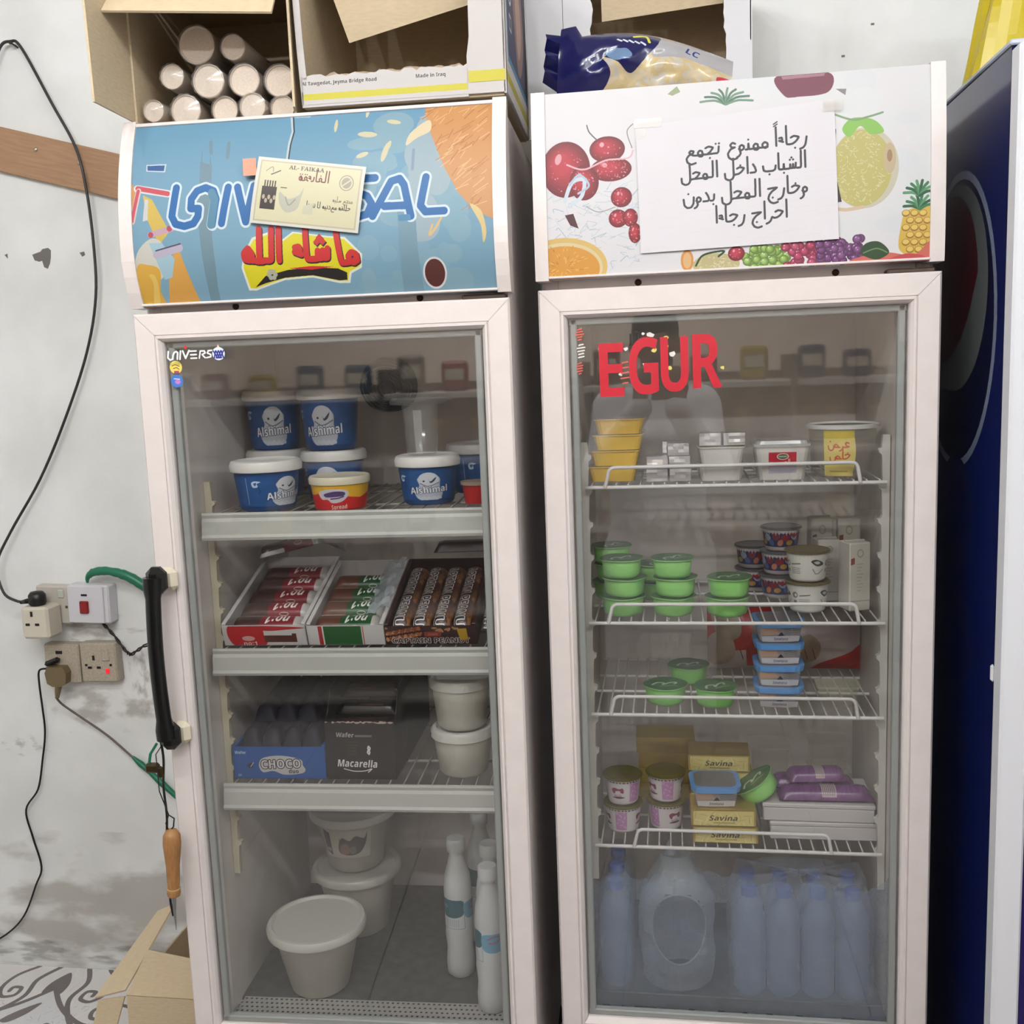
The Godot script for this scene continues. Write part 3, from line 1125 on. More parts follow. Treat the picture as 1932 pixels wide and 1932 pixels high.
# ---------------------------------------------------------------- printed banners
func paint_banner_blue() -> PT:
	var p := PT.new(1536, 760, Color(0.5, 0.74, 0.85))
	p.frame(Vector2(100, 152), Vector2(1790, 42), Vector2(1795, 916), Vector2(140, 968))
	var s := 0.9
	for i in 96:   # printed sky: three bands of blue
		var t := i / 95.0
		p.rect(0, i * 8, 1536, 8, Color(0.43, 0.63, 0.745).lerp(Color(0.52, 0.675, 0.75), t))
	var rng := RandomNumberGenerator.new()
	rng.seed = 3
	for k in 60:
		var x := rng.randf_range(980, 1430)
		var y := rng.randf_range(30, 740)
		p.ell(x, y, rng.randf_range(30, 90), rng.randf_range(20, 60), Color(0.525, 0.685, 0.755).lerp(Color(0.56, 0.69, 0.745), rng.randf()))
	for k in 14:
		p.ell(1290 + rng.randf_range(-70, 40), 250 + rng.randf_range(-190, 260), 60, 70, Color(0.64, 0.72, 0.755))
	# waffle cone at the right
	var cone := Color(0.85, 0.60, 0.36)
	p.flat(p.m([1480, 75, 1500, 58, 1800, 30, 1800, 600, 1755, 580, 1690, 535, 1640, 480, 1580, 370, 1530, 250, 1495, 160]), cone)
	for k in 150:
		var x := rng.randf_range(1500, 1780)
		var y := rng.randf_range(60, 560)
		if (x - 1490) / 300.0 > (y - 60) / 620.0 - 0.05:
			var q: Vector2 = p.to(Vector2(x, y))
			p.line([q, q + Vector2(-rng.randf_range(18, 55), rng.randf_range(14, 40))], rng.randf_range(2, 5), Color(0.93, 0.73, 0.52) if k % 2 else Color(0.76, 0.50, 0.28))
	p.curve(p.m([1500, 140, 1420, 200, 1400, 260, 1450, 225, 1510, 190]), 0, Color(0.92, 0.85, 0.7), true)
	p.curve(p.m([1690, 530, 1740, 560, 1760, 650, 1745, 700, 1735, 620]), 0, Color(0.91, 0.8, 0.55), true)
	p.curve(p.m([1560, 590, 1530, 640, 1505, 665, 1520, 620]), 10 * s, Color(0.9, 0.76, 0.5))
	for q in [[1220, 207, 46, 13, 0.1], [1305, 290, 13, 46, 0.35], [1340, 148, 34, 10, 0.2], [1200, 303, 30, 11, -0.3], [1070, 165, 8, 30, 0.1], [1215, 100, 8, 26, 0.2], [1320, 260, 10, 24, 0.4]]:
		var c: Vector2 = p.to(Vector2(q[0], q[1]))
		p.ell(c.x, c.y, q[2] * s, q[3] * s, Color(0.87, 0.83, 0.68), q[4])
	# left: cone and ice cream
	p.flat(p.m([95, 410, 150, 470, 120, 560, 92, 570]), Color(0.85, 0.62, 0.36))
	p.flat(p.m([170, 480, 215, 500, 300, 640, 250, 700, 190, 580]), Color(0.87, 0.74, 0.33))
	p.curve(p.m([130, 790, 150, 720, 215, 670, 270, 700, 285, 790, 240, 850, 160, 840]), 0, Color(0.84, 0.83, 0.78), true)
	p.curve(p.m([135, 800, 190, 785, 245, 810, 235, 900, 250, 975, 150, 975]), 0, Color(0.89, 0.69, 0.27), true)
	p.curve(p.m([190, 830, 205, 870, 190, 960, 215, 970, 228, 880, 215, 830]), 0, Color(0.93, 0.78, 0.4), true)
	p.flat(p.m([335, 690, 422, 970, 262, 970, 290, 800]), Color(0.88, 0.65, 0.30))
	p.flat(p.m([200, 690, 262, 690, 320, 760, 300, 840, 262, 850, 230, 760]), Color(0.66, 0.79, 0.84))
	p.flat(p.m([180, 500, 196, 500, 196, 590, 172, 596]), Color(0.85, 0.84, 0.82))
	# torn red frame and strips
	p.fl(p.m([140, 452, 292, 474]), 34 * s, Color(0.9, 0.88, 0.88))
	p.fl(p.m([142, 450, 290, 474]), 22 * s, Color(0.82, 0.30, 0.35))
	p.fl(p.m([148, 462, 122, 598]), 26 * s, Color(0.88, 0.80, 0.80))
	p.fl(p.m([146, 462, 120, 596]), 16 * s, Color(0.82, 0.29, 0.36))
	p.fl(p.m([206, 655, 312, 627]), 26 * s, Color(0.80, 0.66, 0.72))
	for q in [[210, 655], [300, 628]]:
		var c: Vector2 = p.to(Vector2(q[0], q[1]))
		p.ell(c.x, c.y, 12, 12, Color(0.75, 0.28, 0.36))
	p.fl(p.m([234, 742, 346, 712]), 34 * s, Color(0.76, 0.72, 0.79))
	p.fl(p.m([232, 724, 350, 694]), 6, Color(0.30, 0.28, 0.38))
	p.flat(p.m([176, 344, 274, 340, 270, 378, 178, 374]), Color(0.85, 0.88, 0.9))
	p.flat(p.m([182, 349, 266, 346, 264, 372, 184, 370]), Color(0.13, 0.35, 0.6))
	# grey tape
	var tape := Color(0.46, 0.58, 0.63)
	p.flat(p.m([440, 260, 452, 380, 495, 360, 480, 290, 512, 960, 470, 965, 438, 600]), tape)
	p.flat(p.m([436, 330, 495, 345, 500, 620, 512, 800, 506, 965, 466, 965, 452, 640]), tape)
	p.flat(p.m([1362, 545, 1444, 548, 1452, 760, 1466, 925, 1372, 935]), Color(0.49, 0.62, 0.69))
	p.fl(p.m([478, 240, 486, 290]), 16, tape)
	p.fl(p.m([566, 245, 566, 310]), 16, tape)
	p.fl(p.m([1436, 280, 1432, 370]), 12, Color(0.55, 0.62, 0.70))
	# lettering
	var strokes := [
		[330, 448, 312, 575, 330, 608, 372, 618, 415, 606, 436, 575, 440, 540, 402, 540, 404, 498, 430, 462, 470, 448, 508, 462, 522, 498, 504, 612],
		[578, 446, 548, 606], [622, 446, 662, 600, 700, 440],
		[1262, 408, 1196, 412, 1172, 440, 1186, 476, 1226, 490, 1246, 524, 1226, 570, 1176, 584],
		[1250, 580, 1336, 424, 1374, 412, 1394, 440, 1424, 580], [1304, 536, 1412, 532], [1494, 406, 1468, 534, 1490, 562, 1574, 558]]
	for pass_ in [[54.0, Color(0.88, 0.93, 0.96)], [34.0, Color(0.05, 0.41, 0.68)]]:
		for st in strokes:
			p.fl(p.m(st), pass_[0] * s, pass_[1])
	p.fl(p.m([500, 470, 514, 500, 498, 612]), 34, Color(0.33, 0.55, 0.66))
	p.flat(p.m([1366, 575, 1420, 572, 1424, 600, 1368, 602]), Color(0.28, 0.54, 0.70))
	# tear in the print
	p.fl(p.m([854, 108, 868, 190, 856, 250, 850, 335]), 12, Color(0.80, 0.85, 0.87))
	p.fl(p.m([862, 112, 874, 192, 862, 255, 856, 335]), 6, Color(0.12, 0.16, 0.19))
	p.fl(p.m([870, 118, 940, 116]), 14, Color(0.66, 0.78, 0.84))
	# yellow sticker with red script and a black swash
	var yel := Color(0.90, 0.85, 0.10)
	p.flat(p.m([632, 800, 650, 735, 690, 670, 770, 645, 830, 680, 880, 645, 1040, 665, 1120, 670, 1196, 745, 1190, 805, 1140, 830, 1130, 872, 1080, 872, 960, 846, 830, 856, 690, 900, 655, 900]), Color(0.93, 0.93, 0.86))
	p.flat(p.m([642, 800, 658, 740, 696, 680, 770, 655, 830, 690, 884, 652, 1040, 672, 1116, 680, 1186, 748, 1180, 800, 1132, 822, 1120, 862, 1080, 862, 960, 838, 830, 848, 692, 890, 664, 890]), yel)
	var rd := Color(0.82, 0.16, 0.16)
	for w in [["meem_i alef_f", 1182, 778, -0.12], ["seen_i:t3 alef_f hamza", 1052, 768, 0.0], ["alef lam_i lam_m heh_f", 830, 776, 0.05]]:
		var c: Vector2 = p.to(Vector2(w[1], w[2]))
		p.script(w[0], c.x, c.y, 1.75, 27, Color(0.16, 0.05, 0.05), w[3])
		p.script(w[0], c.x - 3, c.y - 5, 1.75, 25, rd, w[3])
	p.flat(p.m([688, 886, 740, 838, 850, 812, 960, 802, 1080, 808, 1120, 826, 1118, 858, 1080, 860, 960, 836, 830, 846, 740, 868]), Color(0.10, 0.06, 0.06))
	p.flat(p.m([850, 806, 960, 796, 1060, 800, 960, 812]), rd)
	var c2: Vector2 = p.to(Vector2(772, 832))
	for k in 6:
		p.ell(c2.x + cos(k * TAU / 6) * 14, c2.y + sin(k * TAU / 6) * 14, 10, 10, Color(0.72, 0.72, 0.64))
	# small plain sticker
	c2 = p.to(Vector2(1520, 832))
	p.ell(c2.x, c2.y, 50, 62, Color(0.90, 0.89, 0.88))
	p.ell(c2.x, c2.y, 42, 54, Color(0.36, 0.16, 0.14))
	return p

func fruit_ball(p: PT, x: float, y: float, rx: float, ry: float, c: Color, drops := 0) -> void:
	for k in 7:   # the printed photograph's own roundness
		var t := k / 6.0
		p.ell(x - rx * 0.16 * t, y - ry * 0.18 * t, rx * (1.0 - 0.62 * t), ry * (1.0 - 0.62 * t), c.darkened(0.38 * (1.0 - t)).lightened(0.10 * t))
	p.ell(x - rx * 0.3, y - ry * 0.38, rx * 0.13, ry * 0.2, c.lightened(0.6), 0.3)
	var rng := RandomNumberGenerator.new()
	rng.seed = int(x * 7 + y)
	for k in drops:
		var a := rng.randf() * TAU
		var q := sqrt(rng.randf()) * 0.85
		p.ell(x + cos(a) * rx * q, y + sin(a) * ry * q, rng.randf_range(1.5, 4), rng.randf_range(1.5, 4), c.lightened(rng.randf_range(0.2, 0.6)))

func paint_banner_fruit() -> PT:
	var p := PT.new(1536, 760, Color(0.90, 0.885, 0.885))
	p.frame(Vector2(76, 355), Vector2(1598, 264), Vector2(1588, 992), Vector2(92, 1056))
	var rng := RandomNumberGenerator.new()
	rng.seed = 8
	var s := 1.02
	var P := func(x: float, y: float) -> Vector2: return p.to(Vector2(x, y))
	for k in 40:
		var c: Vector2 = P.call(rng.randf_range(900, 1590), rng.randf_range(300, 900))
		p.ell(c.x, c.y, rng.randf_range(30, 90), rng.randf_range(20, 60), Color(0.895, 0.895, 0.885).lerp(Color(0.875, 0.88, 0.88), rng.randf()))
	# water splashes
	for k in 120:
		var x := rng.randf_range(80, 470)
		var y := rng.randf_range(690, 1000)
		var c: Vector2 = P.call(x, y)
		p.curve([c.x, c.y, c.x + rng.randf_range(-30, 30), c.y + rng.randf_range(-16, 16), c.x + rng.randf_range(-50, 50), c.y + rng.randf_range(-34, 34)], rng.randf_range(1.5, 4), Color(0.68, 0.73, 0.77).lerp(Color(0.84, 0.87, 0.9), rng.randf()))
	# red fruit
	var red := Color(0.72, 0.09, 0.16)
	for q in [[165, 640, 100, 112, 26], [335, 565, 72, 52, 14], [350, 640, 84, 48, 60], [240, 690, 60, 70, 30], [392, 745, 43, 40, 20], [378, 825, 38, 36, 16], [428, 822, 30, 36, 12], [446, 880, 26, 40, 12]]:
		var c: Vector2 = P.call(q[0], q[1])
		fruit_ball(p, c.x, c.y, q[2] * s, q[3] * s, red, q[4])
	p.curve(p.m([170, 622, 240, 640, 330, 606, 420, 598, 440, 570]), 7, Color(0.90, 0.72, 0.74))
	p.curve(p.m([160, 760, 190, 690, 240, 680, 230, 740, 190, 770]), 16, Color(0.82, 0.87, 0.90))
	p.curve(p.m([180, 700, 220, 660, 260, 700, 216, 730]), 9, Color(0.70, 0.78, 0.84))
	p.curve(p.m([292, 528, 262, 500, 252, 474]), 5, Color(0.35, 0.36, 0.34))
	p.curve(p.m([366, 782, 300, 800, 250, 780]), 4, Color(0.62, 0.62, 0.6))
	p.curve(p.m([436, 560, 416, 500, 440, 470]), 4, Color(0.55, 0.52, 0.5))
	p.flat(p.m([160, 812, 195, 806, 216, 862, 182, 850]), Color(0.30, 0.06, 0.10))
	# orange slice
	var c: Vector2 = P.call(150, 1010)
	p.ell(c.x, c.y, 188, 122, Color(0.87, 0.73, 0.42))
	p.ell(c.x, c.y + 4, 168, 106, Color(0.89, 0.81, 0.62))
	p.ell(c.x, c.y + 8, 156, 96, Color(0.86, 0.60, 0.22))
	for k in 110:
		var a := rng.randf() * TAU
		var q := rng.randf_range(20, 140)
		var u := Vector2(cos(a), sin(a) * 0.62)
		p.line([c + u * q, c + u * (q + 14)], 3, Color(0.93, 0.74, 0.38) if k % 3 else Color(0.78, 0.48, 0.14))
	c = P.call(655, 985)
	p.ell(c.x, c.y, 26, 44, Color(0.86, 0.58, 0.28))
	p.ell(c.x, c.y, 17, 32, Color(0.90, 0.72, 0.50))
	# plum at the upper edge, pineapple tops
	p.curve(p.m([1012, 300, 1214, 288, 1212, 360, 1090, 378, 1040, 372]), 0, Color(0.48, 0.23, 0.30), true)
	p.flat(p.m([1030, 300, 1200, 290, 1196, 300, 1036, 312]), Color(0.66, 0.48, 0.52))
	for k in 9:
		var a := -2.7 + k * 0.3
		c = P.call(812, 402)
		p.curve([c.x, c.y, c.x + cos(a) * 50, c.y + sin(a) * 44, c.x + cos(a) * 112, c.y + sin(a) * 66 + 12 * absf(cos(a))], 9, Color(0.33, 0.47, 0.38) if k % 2 else Color(0.45, 0.58, 0.48))
	p.flat(p.m([580, 360, 618, 330, 632, 352, 600, 366]), Color(0.62, 0.66, 0.50))
	p.flat(p.m([1240, 350, 1280, 350, 1276, 374]), Color(0.55, 0.52, 0.50))
	# netted melon
	c = P.call(1345, 645)
	p.ell(c.x, c.y, 132, 158, Color(0.80, 0.775, 0.68))
	p.ell(c.x - 12, c.y, 118, 150, Color(0.76, 0.72, 0.43))
	for k in 240:
		var a := rng.randf() * TAU
		var q := sqrt(rng.randf())
		var u := c + Vector2(cos(a) * 110 * q - 12, sin(a) * 142 * q)
		p.line([u, u + Vector2(rng.randf_range(-14, 14), rng.randf_range(-10, 10))], 2.5, Color(0.86, 0.83, 0.63))
	p.curve(p.m([1262, 500, 1300, 460, 1380, 466, 1420, 510, 1370, 520, 1330, 490, 1290, 530]), 0, Color(0.55, 0.76, 0.34), true)
	p.curve(p.m([1220, 440, 1300, 466, 1360, 456, 1416, 440]), 8, Color(0.50, 0.62, 0.46))
	c = P.call(1440, 610)
	p.ell(c.x, c.y, 24, 60, Color(0.78, 0.70, 0.55))
	p.ell(c.x, c.y - 10, 10, 24, Color(0.64, 0.50, 0.36))
	p.flat(p.m([1214, 490, 1238, 500, 1234, 660, 1258, 770, 1214, 776]), Color(0.21, 0.15, 0.15))
	p.curve(p.m([1216, 790, 1270, 800, 1340, 790]), 14, Color(0.84, 0.74, 0.62))
	# pineapple
	p.curve(p.m([1500, 810, 1556, 790, 1600, 800, 1600, 960, 1540, 975, 1476, 950, 1482, 860]), 0, Color(0.86, 0.71, 0.29), true)
	for i in 6:
		for j in 4:
			c = P.call(1500 + j * 32 + (16 if i % 2 else 0), 815 + i * 27)
			if c.x < 1536 - 6:
				p.ell(c.x, c.y, 16, 14, Color(0.62, 0.45, 0.14))
				p.ell(c.x, c.y - 2, 13, 10, Color(0.91, 0.78, 0.40))
	for k in 16:
		var a := -2.75 + (k % 8) * 0.33
		c = P.call(1552, 800 - (k / 8) * 50)
		p.curve([c.x, c.y, c.x + cos(a) * 30, c.y + sin(a) * 34, c.x + cos(a) * 66, c.y + sin(a) * 60 + 10 * absf(cos(a))], 11, [Color(0.12, 0.36, 0.22), Color(0.22, 0.48, 0.30), Color(0.36, 0.60, 0.42)][k % 3])
	# grapes
	for cl in [[965, 975, Color(0.58, 0.75, 0.28), 11], [1120, 968, Color(0.76, 0.17, 0.34), 15], [1250, 950, Color(0.47, 0.20, 0.47), 14]]:
		for k in 46:
			c = P.call(cl[0] + rng.randf_range(-85, 85), cl[1] + rng.randf_range(-44, 44))
			fruit_ball(p, c.x, c.y, 19, 18, (cl[2] as Color).lerp(Color.WHITE, rng.randf() * 0.15), 1)
	c = P.call(770, 1000)
	p.ell(c.x, c.y, 96, 44, Color(0.77, 0.72, 0.52))
	for k in 80:
		var u := c + Vector2(rng.randf_range(-80, 80), rng.randf_range(-34, 34))
		p.line([u, u + Vector2(rng.randf_range(-14, 14), rng.randf_range(-8, 8))], 2.5, Color(0.87, 0.84, 0.70))
	p.curve(p.m([690, 1005, 720, 965, 800, 950, 780, 970]), 8, Color(0.16, 0.26, 0.14))
	fruit_ball(p, P.call(850, 960).x, P.call(850, 960).y, 34, 30, Color(0.76, 0.15, 0.24), 8)
	p.curve(p.m([1300, 985, 1420, 960, 1530, 970, 1590, 920, 1596, 1000, 1300, 1010]), 0, Color(0.83, 0.42, 0.36), true)
	p.curve(p.m([1430, 995, 1500, 965, 1570, 975, 1590, 1000]), 0, Color(0.78, 0.28, 0.30), true)
	p.curve(p.m([1330, 960, 1350, 926, 1400, 920, 1438, 958, 1400, 985, 1360, 980]), 0, Color(0.15, 0.28, 0.14), true)
	p.curve(p.m([1340, 962, 1390, 945, 1430, 960]), 5, Color(0.42, 0.55, 0.36))
	return p

# ---------------------------------------------------------------- the blue drinks fridge at the side
func build_blue_fridge() -> void:
	var t := thing("drinks_fridge", "tall dark blue drinks fridge with a round emblem on its side", "fridge", "", at(0.722, 0, 0.150, 0.0))
	var blue := mat("fridge_blue", Color(0.02, 0.07, 0.26), 0.22)
	var b := MB.new()
	b.rbox(Vector3(0.4, 1.045, -0.36), Vector3(0.796, 1.97, 0.64), 0.004)
	part(t, "cabinet", b, blue)
	b = MB.new()
	b.rbox(Vector3(0.4, 0.03, -0.36), Vector3(0.74, 0.06, 0.6), 0.004)
	part(t, "plinth", b, mat("plinth_dark", Color(0.03, 0.03, 0.035), 0.6))
	b = MB.new()
	b.quad(Vector3(0.0012, 0.07, -0.675), Vector3(0.0012, 2.028, -0.675), Vector3(0.0012, 2.028, -0.042), Vector3(0.0012, 0.07, -0.042))
	part(t, "side_print", b, print_mat("side_print", paint_side_print(), 0.10))
	b = MB.new()
	b.rbox(Vector3(0.4, 2.034, -0.36), Vector3(0.804, 0.008, 0.644), 0.002)
	part(t, "top_edge", b, mat("top_edge_white", Color(0.72, 0.74, 0.8), 0.4))
	var d := hold(t, "door")
	for q in [[0.021, 1.045, 0.042, 1.96], [0.779, 1.045, 0.042, 1.96], [0.4, 2.004, 0.716, 0.042], [0.4, 0.086, 0.716, 0.042]]:
		b = MB.new()
		b.rbox(Vector3(q[0], q[1], -0.02), Vector3(q[2], q[3], 0.04), 0.004)
		part(d, "frame_bar", b, mat("frame_white", Color(0.83, 0.83, 0.85), 0.35))
	b = MB.new()
	b.rbox(Vector3(0.4, 1.045, -0.014), Vector3(0.716, 1.876, 0.006), 0.0)
	part(d, "door_print", b, mat("door_purple", Color(0.10, 0.03, 0.33), 0.2))
	b = MB.new()
	b.rbox(Vector3(0.004, 1.08, -0.048), Vector3(0.012, 0.032, 0.014), 0.005)
	part(d, "hinge_clip", b, mat("frame_white", Color.WHITE))

func paint_side_print() -> PT:
	# left of the picture is the wall end of the panel, right the door end; 633 mm by 1895 mm
	var p := PT.new(684, 2048, Color(0.02, 0.075, 0.29))
	var Y := func(y: float) -> float: return (2.028 - y) / 1.958 * 2048
	var X := func(z: float) -> float: return (z + 0.675) / 0.633 * 684
	# z is measured from the front of the fridge (0.150 in the room)
	var cx: float = X.call(-0.305)
	var cy: float = Y.call(1.640)
	var ink := Color(0.02, 0.05, 0.17)
	# ring emblem: dark red upper part, grey band, dark lower part
	p.ell(cx, cy, 247, 268, Color(0.44, 0.47, 0.55))
	p.ell(cx, cy, 230, 253, ink)
	p.ell(cx - 14, cy - 60, 206, 186, Color(0.34, 0.36, 0.36))
	p.ell(cx - 44, cy - 66, 176, 164, Color(0.26, 0.06, 0.10))
	p.curve([cx - 250, cy + 96, cx - 60, cy + 70, cx + 60, cy + 6, cx + 160, cy - 110, cx + 180, cy - 20, cx + 80, cy + 70, cx - 60, cy + 120, cx - 250, cy + 140], 0, Color(0.34, 0.36, 0.36), true)
	# letters running down the panel
	var g := Color(0.06, 0.10, 0.27)
	for k in 5:
		var y := 760.0 + k * 250
		p.ell(cx + 20, y, 120, 110, g)
		p.ell(cx + 20, y, 76, 66, Color(0.02, 0.075, 0.29))
		p.flat([cx - 60, y + 110, cx + 130, y + 150, cx + 130, y + 190, cx - 60, y + 150], g)
	return p

# ---------------------------------------------------------------- on top of the fridges
# a board with thickness: corners bottom left, top left, top right, bottom right seen from its front
func slab(b: MB, p0: Vector3, p1: Vector3, p2: Vector3, p3: Vector3, th := 0.004) -> void:
	var n := (p2 - p0).cross(p1 - p3).normalized() * th
	b.quad(p0, p1, p2, p3)
	b.quad(p3 - n, p2 - n, p1 - n, p0 - n)
	var e := [p0, p1, p2, p3]
	for i in 4:
		var a: Vector3 = e[i]
		var c: Vector3 = e[(i + 1) % 4]
		b.quad(a - n, c - n, c, a)

# a board with a torn upper edge
func torn(b: MB, x0: float, x1: float, y0: float, y1: float, z: float, th: float, amp: float, sd: int) -> void:
	var rng := RandomNumberGenerator.new()
	rng.seed = sd
	var pts := PackedVector2Array([Vector2(x0, y0), Vector2(x1, y0)])
	var k := 40
	for i in k + 1:
		pts.append(Vector2(lerpf(x1, x0, i / float(k)), y1 + rng.randf_range(-amp, amp)))
	b.extrude(pts, z - th, z)

func card() -> StandardMaterial3D:
	return grain("cardboard", Color(0.73, 0.655, 0.54), Color(0.79, 0.715, 0.60), 0.03, Vector3(3, 12, 3), 0.85)

func build_on_top() -> void:
	var kraft := card()
	# brown box of wrapped cup sleeves
	var t := thing("cardboard_box", "open brown cardboard box holding wrapped rolls, on the blue-topped fridge", "box", "", FA * at(0, 2.0225, 0))
	var b := MB.new()
	var x0 := 0.008
	var x1 := 0.299
	slab(b, Vector3(x0, 0, -0.40), Vector3(x0, 0.275, -0.40), Vector3(x0, 0.275, -0.060), Vector3(x0, 0, -0.060))
	part(t, "side_board", b, kraft)
	b = MB.new()
	slab(b, Vector3(x1, 0, -0.060), Vector3(x1, 0.275, -0.060), Vector3(x1, 0.275, -0.40), Vector3(x1, 0, -0.40))
	part(t, "side_board", b, kraft)
	b = MB.new()
	slab(b, Vector3(x0, 0, -0.40), Vector3(x0, 0.275, -0.40), Vector3(x1, 0.275, -0.40), Vector3(x1, 0, -0.40))
	part(t, "back_board", b, kraft)
	b = MB.new()
	slab(b, Vector3(x0, 0.004, -0.060), Vector3(x0, 0.004, -0.40), Vector3(x1, 0.004, -0.40), Vector3(x1, 0.004, -0.060))
	part(t, "bottom_board", b, kraft)
	b = MB.new()
	slab(b, Vector3(x0, 0.275, -0.40), Vector3(x0, 0.275, -0.060), Vector3(x1, 0.275, -0.060), Vector3(x1, 0.275, -0.40))
	part(t, "top_board", b, kraft)
	b = MB.new()
	slab(b, Vector3(0.006, 0.016, -0.056), Vector3(0.006, 0.272, -0.056), Vector3(0.004, 0.272, 0.085), Vector3(0.006, 0.018, 0.082))
	part(t, "side_flap", b, kraft)
	b = MB.new()
	slab(b, Vector3(0.308, 0.016, -0.024), Vector3(0.308, 0.272, -0.024), Vector3(0.300, 0.272, -0.056), Vector3(0.300, 0.016, -0.056))
	part(t, "side_flap", b, kraft)
	b = MB.new()
	slab(b, Vector3(0.010, 0.172, 0.035), Vector3(0.012, 0.272, -0.056), Vector3(0.298, 0.272, -0.056), Vector3(0.296, 0.150, 0.032))
	part(t, "top_flap", b, kraft)
	# the rolls
	var pale := grain("roll_paper", Color(0.74, 0.68, 0.62), Color(0.80, 0.745, 0.69), 0.02, Vector3(20, 20, 20), 0.7)
	var wrap := glass("clear_wrap", Color(0.9, 0.9, 0.9), 0.06, 0.12)
	var rolls := [
		[0.124, 2.164, 0.0355, "upper large roll with a clean round end"], [0.191, 2.154, 0.024, "small roll beside the topmost large roll"], [0.072, 2.117, 0.024, "small roll near the open side flap"],
		[0.142, 2.102, 0.0315, "pinkish middle-row roll below the topmost roll"], [0.2055, 2.100, 0.0300, "second roll of the middle row"], [0.2655, 2.097, 0.0300, "rightmost roll of the middle row"],
		[0.040, 2.058, 0.0210, "small crinkled roll in the bottom corner"], [0.094, 2.0580, 0.0300, "bottom-row roll with its wrap gathered in folds"], [0.165, 2.054, 0.026, "bottom-row roll partly hidden by the banner"], [0.219, 2.054, 0.026, "bottom-row roll with a dark notch in its end"], [0.2675, 2.052, 0.0240, "lowest roll beside the white carton"]]
	for i in rolls.size():
		var q: Array = rolls[i]
		var r: float = q[2]
		var o := thing("cup_roll", "plastic-wrapped paper cup roll, " + q[3], "roll", "wrapped rolls in the brown box", FA * Transform3D(Basis(Vector3.RIGHT, PI / 2), Vector3(q[0], q[1], -0.075 + 0.008 * sin(i * 2.3))))
		var m := MB.new()
		m.lathe([Vector2(0, -0.24), Vector2(r * 0.8, -0.24), Vector2(r * 0.88, -0.002), Vector2(r * 0.9, 0.0), Vector2(r * 0.86, 0.002), Vector2(r * 0.8, -0.002), Vector2(0, -0.003)], 28)
		part(o, "cup_stack", m, pale)
		m = MB.new()
		var pr := [Vector2(r * 0.82, -0.235), Vector2(r * 0.955, -0.01), Vector2(r * 0.94, 0.004)]
		if i in [6, 7, 9, 2, 3]:
			pr.append_array([Vector2(r * 0.6, 0.007), Vector2(r * 0.2, 0.010), Vector2(0, 0.013)])
			m.lathe(pr, 26, 0, TAU, 1.0, 13, 0.04)
		else:
			pr.append(Vector2(r * 0.80, 0.004))
			m.lathe(pr, 26, 0, TAU, 1.0, 9, 0.015)
		part(o, "plastic_wrap", m, wrap)
	# white carton with a torn window
	carton_middle()
	carton_back()
	snack_bag()
	yellow_bag()
	notices()

